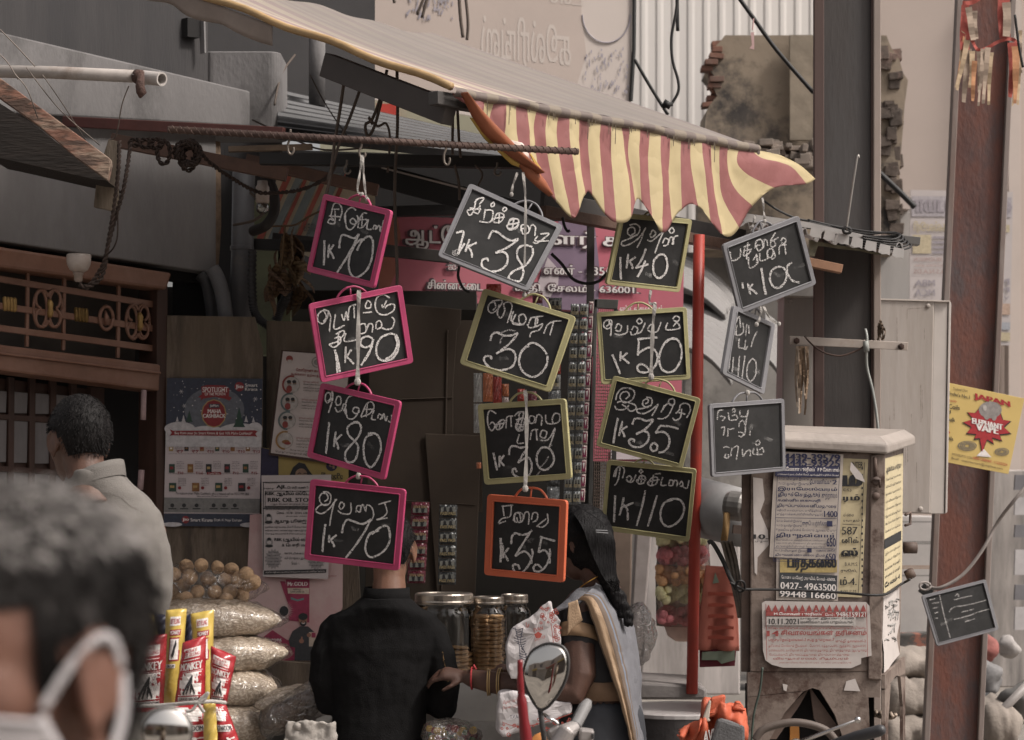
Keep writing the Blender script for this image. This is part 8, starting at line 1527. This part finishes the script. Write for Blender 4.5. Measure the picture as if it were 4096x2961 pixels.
# ------------------------------------------------------------------ people
def skin(name,c,c2): return mat(name,c,.55,var=.15,scale=14,col2=c2,thr=.6,edge=.2,bump=.12,bscale=140,sss=.08)
def hairm(name,c,c2=None,thr=.6,sp=.22): return mat(name,c,.55,var=.5,scale=60,stretch=(1.5,1.5,.25),bump=.5,bscale=110,col2=c2,thr=thr,edge=.15,spec=sp)
class HD:                                             # head frame: origin between the ears, f forward, s the person's left, z up
    def __init__(s,o,fwd,tilt=0,k=1.0):
        f=V(fwd).normalized(); z=V((0,0,1)); sd_=z.cross(f).normalized(); s.o=o; s.k=k
        f2=(f*cos(tilt)-z*sin(tilt)); s.M=(f2,sd_,f2.cross(sd_))
    def p(s,f,d,z): return s.o+(s.M[0]*f+s.M[1]*d+s.M[2]*z)*s.k
    def ball(s,mb,c,r,n=16,m=12,mi=0):
        i0=len(mb.v); mb.sphere((0,0,0),1,n,m,mi)
        for i in range(i0,len(mb.v)): q=mb.v[i]; mb.v[i]=s.p(c[0]+q.x*r[0],c[1]+q.y*r[1],c[2]+q.z*r[2])
    def head(s,mb):
        s.ball(mb,(-.015,0,.035),(.098,.078,.100)); s.ball(mb,(.03,0,-.038),(.062,.056,.075)); s.ball(mb,(.02,0,-.002),(.078,.068,.07))
        mb.tube([s.p(.092,0,.018),s.p(.104,0,-.004),s.p(.112,0,-.022)],[.009*s.k,.011*s.k,.015*s.k],8,rnd=True)
        s.ball(mb,(.090,0,-.056),(.010,.023,.006),10,6); s.ball(mb,(.089,0,-.068),(.010,.020,.007),10,6); s.ball(mb,(.082,0,.032),(.012,.055,.010),12,6)
        for g in (-1,1): s.ear(mb,g); s.ball(mb,(.075,g * .03,.010),(.016,.016,.010),10,6)
        mb.tube([s.p(-.02,0,-.02),s.p(-.028,0,-.09),s.p(-.035,0,-.19)],[.058*s.k,.054*s.k,.066*s.k],16)
    def ear(s,mb,g):
        s.ball(mb,(-.012,g * .078,.0),(.018,.008,.030),12,8)
        mb.tube([s.p(-.012 + .021*cos(a),g*(.083 + .004*cos(a)),.004 + .032*sin(a)) for a in (radians(x) for x in range(-70,231,30))],.0048*s.k,8); s.ball(mb,(-.004,g * .080,-.030),(.008,.006,.009),8,6)
    def hair(s,mb,k=1.06,low=-.035,back=-.06,front=.055,thick=.0):
        i0=len(mb.v); f0=len(mb.f); mb.sphere((0,0,0),1,36,26); L=[]
        for i in range(i0,len(mb.v)): q=mb.v[i]; L.append((-.015+q.x * .098*k - .004,q.y * .078*k,.035+q.z*(.100*k+thick))); mb.v[i]=s.p(*L[-1])
        keep=[]
        for fi in range(f0,len(mb.f)):
            c=[sum(L[v-i0][a] for v in mb.f[fi])/len(mb.f[fi]) for a in range(3)]
            lim=back if c[0]<-.045 else (low if abs(c[1]) < .05 else max(low,.030)) if c[0] < .012 else .0 if c[0] < .03 and abs(c[1]) > .06 else front
            if c[2]>lim: keep.append(mb.f[fi])
        mb.f[f0:]=keep; mb.m[f0:]=[0]*len(keep)
    def tuft(s,mb,n,L,r=.0011,k=1.06,low=-.02,back=-.06,front=.055,dz=0.0,seed=1,zm=-9):
        rn=random.Random(seed); c=0
        while c<n:
            a,z_=rn.uniform(0,2*pi),rn.uniform(-.95,1); q=V((sqrt(1-z_*z_)*cos(a),sqrt(1-z_*z_)*sin(a),z_)); f,d,z=-.015+q.x * .098*k - .004,q.y * .078*k,.035+q.z*(.1*k+dz)
            lim=back if f<-.045 else (low if abs(d) < .05 else max(low,.03)) if f < .012 else 0 if f < .03 and abs(d) > .06 else front
            if z<max(lim,zm): continue
            c+=1; e=V((q.x * .35 - .5*(q.z > .3) * .6,q.y * .5,q.z * .3 - .75))+V((rn.uniform(-.3,.3),rn.uniform(-.3,.3),rn.uniform(-.3,.3))); l=L*rn.uniform(.5,1.3); g = .3*l
            mb.tube([s.p(f,d,z),s.p(f+e.x*l * .5+q.x*g,d+e.y*l * .5+q.y*g,z+e.z*l * .5+q.z*g),s.p(f+e.x*l+q.x*g * .8,d+e.y*l+q.y*g * .8,z+e.z*l+q.z*g * .8)],[r,r,r * .3],3,cap=False)
    def eyes(s,par):
        e=MB()
        for g in (-1,1): s.ball(e,(.077,g * .031,.012),(.012,.012,.009),10,8)
        e.build('eyes',mat('eye',(.12,.11,.10),.2),par,smooth=True)
def hand(mb,w_,d,n,k=1.0,curl=.5):               # wrist point, pointing direction, back-of-hand normal
    d=V(d).normalized(); n=V(n).normalized(); x=d.cross(n).normalized(); L=lambda a,b,c: w_+(d*a+x*b+n*c)*k
    mb.tube([L(-.01,0,0),L(.03,0,.003),L(.075,0,.004),L(.09,0,0)],[.024*k,.034*k,.038*k,.03*k],12,sq=.5,up=n)
    for b,l in ((-.030,.068),(-.010,.080),(.010,.075),(.029,.058)):
        p=[L(.082,b,0)]; a=0
        for sg in (.45,.32,.26): a+=curl * .6; p.append(p[-1]+(d*cos(a)-n*sin(a))*(l*sg*k))
        mb.tube(p,[.0088*k,.0082*k,.0074*k,.0062*k],8,rnd=True)
    mb.tube([L(.02,-.03,-.004),L(.045,-.052,-.014),L(.068,-.060,-.026)],[.011*k,.0095*k,.0078*k],8,rnd=True)
def px(mb,secs,Y,n=26,yaw=0):                     # torso-like loft: (u, v, half width px, depth m, [dy])
    mb.ell([(P(u,v,Y+(e[0] if e else 0)),RR(w_,Y),d,yaw) for u,v,w_,d,*e in secs],n)
def limb(mb,pts,rs,n=12): mb.tube([P(*p) for p in pts],[RR(r,p[2]) for r,p in zip(rs,pts)],n,rnd=True)
def m_wrap(t,off=.003):
    def f(o): q=o.modifiers.new('wrap', 'SHRINKWRAP'); q.target=t; q.offset=off; q.wrap_method = 'NEAREST_SURFACEPOINT'
    return f
def person(label,u,Y): return thing('person',label, 'person',V((P(u,0,Y).x,Y,0)))

# --- the customer in black, seen from behind
Y=7.6; m_sk=skin('skin_brown',(.155,.078,.050),(.11,.052,.034)); m_hr=hairm('short_black_hair',(.011,.010,.010),sp=.1)
t=person('person in a black shirt seen from behind, his head behind the lowest pink slate',1540,Y)
h=HD(P(1562,2212,Y),(.05,1,0),.12,1.06); b=MB(); h.head(b)
px(b,[(1543,2390,60,.06),(1540,2470,190,.085),(1528,2600,190,.10),(1520,2900,170,.10),(1520,3000,165,.10)],Y)
limb(b,[(1330,2540,Y),(1300,2700,Y),(1318,2830,Y + .02),(1420,2800,Y - .0 + .28)],[48,42,36,26]); limb(b,[(1720,2545,Y),(1772,2690,Y),(1768,2820,Y + .02),(1690,2790,Y + .27)],[48,42,36,26])
hand(b,P(1430,2800,Y + .3),(.4,1,.1),(0,0,1)); hand(b,P(1680,2790,Y + .29),(-.4,1,.1),(0,0,1))
limb(b,[(1450,2990,Y),(1440,3350,Y),(1440,3690,Y + .02),(1430,3705,Y - .12 + .26)],[85,60,42,30]); limb(b,[(1600,2990,Y),(1610,3350,Y),(1610,3690,Y + .02),(1620,3705,Y + .14)],[85,60,42,30])
b.build('body',m_sk,t,mods=(m_remesh(.0055,3),)); hm=MB(); h.hair(hm,1.045,-.03,-.092); h.tuft(hm,1200,.008,low=-.03,back=-.095); hm.build('hair',m_hr,t,smooth=True); h.eyes(t)
m_blk=mat('black_shirt_cloth',(.0095,.0092,.0095),.9,var=.25,scale=12,bump=.3,bscale=260,spec=.06)
s=MB(); px(s,[(1545,2388,98,.105,-.035),(1541,2425,138,.115,-.03),(1536,2462,205,.115,-.015),(1530,2510,245,.118),(1526,2590,244,.128),(1522,2700,206,.125),(1518,2820,190,.122),(1512,2920,190,.126),(1505,3080,205,.135)],Y)
limb(s,[(1345,2525,Y),(1306,2620,Y - .01),(1296,2720,Y - .01),(1316,2812,Y),(1390,2805,Y + .2)],[70,62,58,54,44]); limb(s,[(1715,2535,Y),(1760,2630,Y - .01),(1778,2730,Y - .01),(1770,2822,Y),(1700,2800,Y + .2)],[70,64,62,60,46])
sh_=s.build('shirt',m_blk,t,mods=(m_remesh(.0055,4),m_disp(.022,.24),m_disp(.007,.05)))
c=MB(); c.ell([(P(1543,2425,Y - .03),RR(104,Y),.100),(P(1545,2385,Y - .035),RR(95,Y),.090),(P(1548,2350,Y - .04),RR(90,Y),.084),(P(1548,2353,Y - .04),RR(84,Y),.078),(P(1545,2400,Y - .03),RR(84,Y),.078)],28,cap=False); c.build('collar',m_blk,t,smooth=True,mods=(m_disp(.006,.05),))
e=MB(); em=[]
for k in range(9): x,y=1792+k*3.2,2606+k*16; em+=[[(x-8,y),(x+4,y+8),(x-6,y+16)],[(x+5,y-4),(x+9,y+8)]]
for q in em: e.tube([P(a,d,Y - .16) for a,d in q],.0022,5)
e.build('embroidery',mat('gold_thread',(.26,.16,.07),.5,metal=.3),t,mods=(m_wrap(sh_,.001),))
tr=MB(); limb(tr,[(1460,2960,Y),(1445,3350,Y),(1445,3640,Y + .02)],[108,84,62]); limb(tr,[(1590,2960,Y),(1605,3350,Y),(1605,3640,Y + .02)],[108,84,62]); tr.build('trousers',mat('dark_trousers',(.03,.03,.035),.85),t,mods=(m_remesh(.012,3),))

# --- the man in the pale grey shirt
Y=6.3; t=person('person in a pale grey shirt with short black hair, turned to the door',400,Y)
h=HD(P(312,1782,Y),(-.62,.8,0),.25,1.07); b=MB(); h.head(b)
px(b,[(380,1920,80,.06),(415,2060,190,.09),(425,2300,190,.10),(420,2700,180,.10)],Y); limb(b,[(610,2120,Y),(630,2400,Y),(600,2650,Y),(480,2700,Y + .25)],[55,48,42,34]); limb(b,[(240,2100,Y),(220,2400,Y),(240,2650,Y),(300,2700,Y + .25)],[55,48,42,34])
hand(b,P(470,2705,Y + .27),(-.4,1,0),(0,0,1)); hand(b,P(310,2705,Y + .27),(.3,1,0),(0,0,1)); limb(b,[(350,2700,Y),(350,3400,Y),(350,4150,Y)],[100,75,50]); limb(b,[(490,2700,Y),(490,3400,Y),(490,4150,Y)],[100,75,50])
b.build('body',skin('skin_dark',(.098,.050,.034),(.06,.03,.022)),t,mods=(m_remesh(.0055,3),)); hm=MB(); h.hair(hm,1.05,-.015,-.045); h.tuft(hm,1400,.008,low=-.015,back=-.05); hm.build('hair',m_hr,t,smooth=True); h.eyes(t)
m_gs=mat('grey_linen',(.135,.124,.114),.85,var=.1,scale=8,bump=.3,bscale=300,col2=(.112,.102,.094),thr=.6)
s=MB(); px(s,[(386,1880,98,.095,-.024),(395,1940,140,.10,-.02),(412,2000,190,.105),(425,2070,228,.118),(432,2160,246,.128),(432,2300,240,.135),(425,2500,228,.135),(420,2800,225,.135)],Y)
limb(s,[(575,2085,Y),(618,2200,Y - .02),(628,2350,Y - .02),(606,2560,Y),(580,2640,Y + .05)],[84,72,64,58,52]); limb(s,[(260,2080,Y),(215,2250,Y),(230,2560,Y)],[80,70,58])
sh_=s.build('shirt',m_gs,t,mods=(m_remesh(.007,6),m_disp(.02,.16),m_disp(.006,.05)))
c=MB(); Q=lambda k,zz: [P(386,1890,Y)+V((.01,-.024,-.008))+V((RR(104,Y)*k*cos(a),.088*k*sin(a),zz + .028*cos(a) - .012*sin(a))) for a in (2*pi*j/30 for j in range(30))]
c.loft([Q(1.06,-.03),Q(1.02,.0),Q(.97,.018),Q(.92,.016),Q(.93,-.03)],cap=False); c.build('collar',m_gs,t,smooth=True)
MB().tube([P(x,y,Y - .14) for x,y in ((330,1985),(361,1977),(400,1973),(439,1975),(500,1982),(560,1993),(624,2006))],.0016,5).build('yoke_seam',mat('seam_grey',(.12,.105,.095),.9),t,mods=(m_wrap(sh_,.0005),))
tr=MB(); limb(tr,[(350,2700,Y),(350,3400,Y),(350,4100,Y)],[125,95,75]); limb(tr,[(490,2700,Y),(490,3400,Y),(490,4100,Y)],[125,95,75]); tr.build('trousers',mat('brown_trousers',(.05,.045,.04),.85),t,mods=(m_remesh(.014,3),))

# --- the woman in the saree
Y=7.45; t=person('person in a grey saree with tan border and long black plait, behind the orange slate',2390,Y)
h=HD(P(2322,2190,Y),(-.9,.32,0),.30,1.0); b=MB(); h.head(b); m_sw=skin('skin_deep',(.082,.042,.030),(.055,.028,.021))
px(b,[(2350,2360,60,.07),(2362,2420,120,.10),(2385,2600,130,.12),(2410,2800,135,.125),(2410,2900,140,.12)],Y)
limb(b,[(2335,2440,Y - .08),(2315,2580,Y - .11),(2318,2700,Y - .13),(2300,2765,Y - .14),(2190,2770,Y - .12),(2060,2742,Y - .06),(1960,2728,Y - .01),(1880,2712,Y + .02)],[66,68,68,60,55,50,45,36]); hand(b,P(1862,2708,Y + .03),(-1,.2,.1),(0,-.5,.9),1.0,.7)
limb(b,[(2460,2460,Y + .12),(2450,2650,Y + .16),(2300,2700,Y + .2),(2100,2690,Y + .2)],[55,50,42,32]); hand(b,P(2085,2688,Y + .2),(-1,0,.1),(0,0,1),1.0,.6); limb(b,[(2400,2950,Y),(2400,3700,Y)],[100,60])
b.build('body',m_sw,t,mods=(m_remesh(.0055,9),)); h.eyes(t); m_hw=hairm('long_black_hair',(.007,.0064,.007),sp=.12)
hm=MB(); h.ball(hm,(-.018,0,.038),(.112,.092,.112),30,22); h.ball(hm,(-.03,0,-.015),(.085,.096,.08),24,16); [hm.sphere(P(2436+k*10.5+(7 if k%2 else -7),2330+k*20,Y - .085 - .004*k),RR(31-1.9*k,Y),12,9,0,(1,1,1.25)) for k in range(9)]; limb(hm,[(2345,2110,Y),(2384,2170,Y - .03),(2402,2245,Y - .05),(2424,2305,Y - .06),(2458,2360,Y - .07),(2488,2410,Y - .09),(2508,2450,Y - .1),(2524,2500,Y - .1)],[82,78,64,46,30,22,16,10])
hm.build('hair',m_hw,t,mods=(m_remesh(.007,2),m_disp(.020,.035),m_disp(.008,.012)))
st=MB()
for k in range(60):
    a=k/45; st.tube(spline([P(2290+a*90,2030+abs(a - .35)*60,Y - .08),P(2330+a*95,2110+a*30,Y - .13),P(2370+a*70,2220+a*10,Y - .13),P(2420+a*35,2320-a*18,Y - .13),P(2450+a*22,2345+22*sin(k*2.3),Y - .135)],5),.0018,4)
st.build('hair_strands',m_hw,t,smooth=True)
MB().tube([P(2383,2122,Y - .16),P(2430,2124,Y - .15)],.0028,5).tube([P(2384,2130,Y - .16),P(2432,2134,Y - .15)],.0028,5).build('hair_clip',mat('clip_grey',(.055,.055,.06),.5),t)
MB().tube(spline([P(2392,2306,Y - .09),P(2350,2330,Y - .10),P(2318,2352,Y - .09)],5),.0022,6).build('necklace',mat('gold',(.45,.25,.06),.35,metal=.8),t)
s=MB(); px(s,[(2352,2385,80,.085),(2364,2430,130,.115),(2386,2560,146,.132),(2402,2720,146,.135)],Y); limb(s,[(2338,2450,Y - .07),(2318,2535,Y - .10),(2314,2560,Y - .105)],[76,78,77]); m_bl=mat('black_blouse',(.016,.015,.017),.8,var=.2,bump=.2); s.build('blouse',m_bl,t,mods=(m_remesh(.007,4),m_disp(.01,.08)))
MB().tube([P(2322,2512,Y - .09),P(2316,2545,Y - .10),P(2314,2563,Y - .105)],[RR(82,Y),RR(82,Y),RR(80,Y)],20,cap=False).build('sleeve_band',mat('tan_band',(.20,.125,.07),.7,var=.15,scale=20),t,smooth=True,mods=(m_solid(.002),))
s=MB(); px(s,[(2402,2700,140,.13),(2406,2740,144,.135),(2410,2790,150,.14)],Y); s.build('waist_band',mat('tan_waist',(.17,.105,.065),.75,var=.2,scale=14),t,smooth=True)
s=MB(); px(s,[(2408,2780,152,.145),(2405,2850,170,.155),(2400,3000,185,.17),(2400,3400,200,.19),(2400,3720,230,.21)],Y,36); s.build('saree_skirt',mat('dark_blue_cloth',(.028,.030,.036),.75,var=.25,scale=4,bump=.2),t,smooth=True,mods=(m_sub(1),m_disp(.03,.1)))
m_sg,m_st,m_sb,m_sl=mat('saree_grey',(.125,.125,.138),.75,var=.15,scale=10,bump=.35,bscale=220),mat('saree_tan',(.34,.235,.15),.7,var=.12,scale=12,bump=.3,bscale=220),mat('saree_brown',(.105,.075,.055),.75,var=.15,bump=.3,bscale=220),mat('saree_line',(.12,.145,.19),.75)
lf_=spline([V((2305,2405)),V((2340,2408)),V((2368,2480)),V((2405,2590)),V((2440,2690)),V((2478,2800)),V((2505,2900)),V((2530,3010))],6); rt_=spline([V((2385,2336)),V((2455,2370)),V((2520,2470)),V((2552,2590)),V((2563,2690)),V((2566,2800)),V((2576,2900)),V((2590,3010))],6)
def dr_(a,t_):
    i=min(int(t_*(len(lf_)-1)),len(lf_)-2); q=t_*(len(lf_)-1)-i; l=lf_[i].lerp(lf_[i+1],q); r=rt_[i].lerp(rt_[i+1],q); c_=l.lerp(r,a)
    return P(c_.x,c_.y,Y - .175 - .03*sin(pi*min(1,a*1.3)) + .16*a*a*(1 if t_ > .2 else t_*5) + .05*(1-min(1,t_*4)) + .006*sin(a*28+2*t_)*t_)
MB().grid(dr_,48,50,lambda i,j: 2 if i<2 else 1 if i<15 else 2 if i<21 else 3 if i<23 else 2 if i<25 else 0,uv=False).build('saree_drape',[m_sg,m_st,m_sb,m_sl],t,smooth=True,mods=(m_solid(.003),m_disp(.012,.06)))
MB().grid(lambda a,q: P(*bil([(2318,2352),(2400,2340),(2345,2412),(2205,2450)],a,q),Y - .10 - .05*sin(pi*a)*q),14,10,uv=False).build('saree_front',m_sg,t,smooth=True,mods=(m_solid(.004),m_disp(.02,.08)))
MB().grid(lambda a,q: P(*bil([(2272,2412),(2310,2400),(2330,2480),(2268,2540)],a,q),Y - .16),8,8,uv=False).build('saree_inner_fold',m_st,t,smooth=True,mods=(m_solid(.003),m_disp(.01,.06)))
bg_=MB()
for x,r in ((1952,52),(1960,51),(1996,56),(2004,57)): bg_.tube([P(x+(10 if x>1980 else 3)*cos(a),2730+r*sin(a),Y - .03)+V((0,RR(r,Y)*cos(a),0)) for a in (2*pi*j/24 for j in range(25))],.0028,6)
bg_.build('bangles',mat('bangle_gold',(.40,.28,.14),.35,metal=.7),t,smooth=True)
MB().tube([P(1888+4*cos(a),2714+43*sin(a),Y + .01)+V((0,RR(43,Y)*cos(a),0)) for a in (2*pi*j/20 for j in range(21))],.0035,6).tube([P(1890,2676,Y - .03),P(1896,2660,Y - .04),P(1905,2678,Y - .04)],.003,5).build('red_thread',RED,t)
# her printed cloth bag
m_tote=mat('white_tote',(.42,.395,.40),.9,var=.08,scale=6,bump=.5,bscale=14); TT=PL(2130,2600,7.28)
tb=thing('cloth_bag', 'white cloth bag printed with red flowers held by the woman', 'bag',TT.p(2130,2945))
MB().slab(TT,[(2024,2575),(2030,2552),(2060,2502),(2146,2464),(2161,2434),(2196,2407),(2210,2415),(2207,2440),(2244,2480),(2246,2575),(2240,2720),(2040,2720),(2030,2660)],.10).build('upper_bag',m_tote,tb,bevel=.02,mods=(m_sub(2),m_disp(.025,.06)))
MB().slab(TT,[(1992,2770),(2060,2760),(2160,2800),(2292,2805),(2290,2858),(2130,2915),(2010,2948),(1986,2930)],.10,.01).build('lower_bag',m_tote,tb,bevel=.02,mods=(m_sub(2),m_disp(.025,.06)))
pr=MB(); rnd=random.Random(7); red,blk=[],[]
def curl(x,y,r): return [(x+r*cos(a)*(1-a/14),y+r*sin(a)*(1-a/14)) for a in (j * .8 for j in range(9))]
for k in range(22): red.append(curl(rnd.uniform(2160,2236),rnd.uniform(2425,2500),rnd.uniform(4,9)))
for k in range(16): red.append(curl(rnd.uniform(2216,2242),rnd.uniform(2500,2600),rnd.uniform(4,8)))
for k in range(34): x=rnd.uniform(2000,2285); red.append(curl(x,2862+(2285-x) * .16+rnd.uniform(-10,40),rnd.uniform(4,9)))
red+=[[(2203,2490),(2212,2560),(2214,2600)],[(2010,2885),(2080,2905),(2200,2880),(2288,2850)],[(2104,2487),(2108,2510),(2116,2495)]]
for k in range(14): y=2510+k*10; blk.append([(2050+k*3.2+10*sin(k),y),(2070+k*2.6,y+8),(2092+k*1.2-8*sin(k),y+2)])
blk+=[[(2092,2510),(2082,2570),(2104,2620),(2098,2660)],[(2060,2508),(2078,2590),(2080,2660)]]
strokes(pr,red,TT.at(.024),2.8,0,2); strokes(pr,blk,TT.at(.024),3.2,1,3)
text(pr, 'TVAN',2132,2514,2170,2528,TT.at(.024),0,.02,-.3); text(pr, 'Since 1938',2138,2552,2180,2564,TT.at(.024),0,0,-.3); tri(pr,TT,[(2136,2536),(2146,2530),(2152,2524),(2160,2530),(2169,2534),(2160,2550),(2144,2552)],.024,0)
text(pr, 'T.V.A. SILKS',2040,2858,2110,2872,TT.at(.034),1,.02,-.1); text(pr, 'கிழக்கு ரத வீதி',2012,2800,2080,2816,TT.at(.034),0,0,-.25); text(pr, 'போன் : 2591',2012,2822,2070,2834,TT.at(.034),0,0,-.2)
pr.build('printing',[ink('bag_red',(.30,.06,.045)),ink('bag_black',(.05,.05,.07))],tb)

# --- the masked man close to the camera
Y=1.40; t=person('person with greying dark hair and a white face mask close to the camera',60,Y)
h=HD(P(0,2735,Y),(-.56,-.83,0),.08,.98); b=MB(); h.head(b); px(b,[(100,3700,420,.08),(100,4300,1000,.11),(100,6000,950,.12),(100,8000,900,.12)],Y,26,-.9)
m_sf=skin('skin_warm',(.135,.064,.043),(.09,.042,.03)); 
for g in (-1,1):
    c0=V((P(100,0,Y).x,Y,0))+V((.6*g * .20,-.45*g * .20,0)); z=lambda q: V((0,0,q)); b.tube([c0+z(1.22),c0+z(.95),c0+V((-.06,-.08,.78))],[.055,.045,.038],12); hand(b,c0+V((-.065,-.09,.76)),(-.3,-.4,-.9),(.5,-.4,0)); b.tube([c0 * .5+V((P(100,0,Y).x,Y,0)) * .5+z(.75),c0 * .5+V((P(100,0,Y).x,Y,0)) * .5+z(.06)],[.08,.05],12)
b.build('body',m_sf,t,mods=(m_remesh(.005,3),)); h.eyes(t)
hm=MB(); h.hair(hm,1.045,.02,-.07,.062,-.004); sv=MB(); h.tuft(sv,1100,.020,.00045,1.055,.02,-.07,.062,-.004,8,.088); sv.build('lit_silver_hair',mat('lit_silver_hair',(.26,.24,.23),.6,var=.3,scale=20),t,smooth=True); h.tuft(hm,2600,.012,.0005,1.05,.02,-.07,.062,-.004,4); hm.build('hair',mat('greying_hair',(.012,.0105,.010),.5,var=.5,scale=11,stretch=(1,1,.6),col2=(.16,.145,.14),thr=.66,edge=.06,bump=.4,bscale=300,spec=.06),t,smooth=True,mods=(m_disp(.003,.03),))  # silver tufts: grey hair plus the crown's sky highlight, put into their colour
m_mask=mat('mask_cloth',(.22,.205,.205),.9,var=.08,scale=20,bump=.2,bscale=200); m_strap=mat('mask_strap',(.34,.32,.325),.85,var=.06,scale=30)
def mk(a,q):
    an=(a - .5)*2.5; z_ = .012-q * .115 - .028*abs(a - .5)*(1-q)*2; r = .100 + .014*cos(an) - .03*max(0,q - .6); return h.p(r*cos(an)*1.0 + .004,r*sin(an) * .80,z_)
MB().grid(mk,30,18,uv=False).build('mask',m_mask,t,smooth=True,mods=(m_solid(.002),))
sp_=MB(); UPS=h.M[1]; sp_.tube([mk(k/14,0) for k in range(15)],.0042,8,sq=.5); sp_.tube(spline([h.p(.034,.076,-.008),h.p(.015,.082,.016),h.p(-.004,.088,.032),h.p(-.022,.087,.030),h.p(-.034,.082,.010)],5),.0040,8,sq=.3,up=UPS); sp_.tube(spline([h.p(.034,.074,-.012),h.p(.022,.080,-.040),h.p(.004,.082,-.056),h.p(-.014,.084,-.050),h.p(-.030,.084,-.022),h.p(-.034,.082,.006)],5),.0040,8,sq=.3,up=UPS)
sp_.build('mask_strap',m_strap,t,smooth=True)
s=MB(); px(s,[(100,3560,420,.085),(100,3800,640,.10),(100,4150,1050,.12),(100,5200,1080,.14),(100,6400,1000,.14)],Y,30,-.9); s.build('shirt',mat('beige_shirt',(.34,.28,.22),.85,var=.1,bump=.2),t,smooth=True)
MB().tube([P(100,3600,Y)+V((.088*cos(a),.088*sin(a),.02 + .02*sin(a + .8))) for a in (2*pi*j/26 for j in range(27))],.02,10,sq=1).build('collar',mat('beige_collar',(.36,.29,.23),.85,var=.1),t,smooth=True)
# ------------------------------------------------------------------ the other side of the street, behind the camera, seen in the mirrors
op=thing('opposite_shops', 'row of pale shops across the street, seen only in the motorbike mirrors', 'building',(0,-9,0))
MB().box((0,-9.6,2.6),44,.6,5.2).build('wall',mat('opposite_wall',(.36,.32,.29),.9,var=.2,scale=.5),op)
for k in range(7):
    x=-15+k*5; MB().box((x,-9.27,1.4),3.4,.06,2.8).build('shutter',mat('shutter',((.12,.10,.09),(.30,.27,.24),(.16,.13,.10))[k%3],.7,var=.3,scale=3),op)
    MB().box((x,-9.0,3.1),4.2,.5,.35).build('signboard',mat('opposite_sign',((.40,.30,.10),(.42,.40,.38),(.28,.08,.06))[k%3],.6),op); MB().box((x,-9.27,4.2),1.6,.06,1.0).build('window',m_glassd,op)
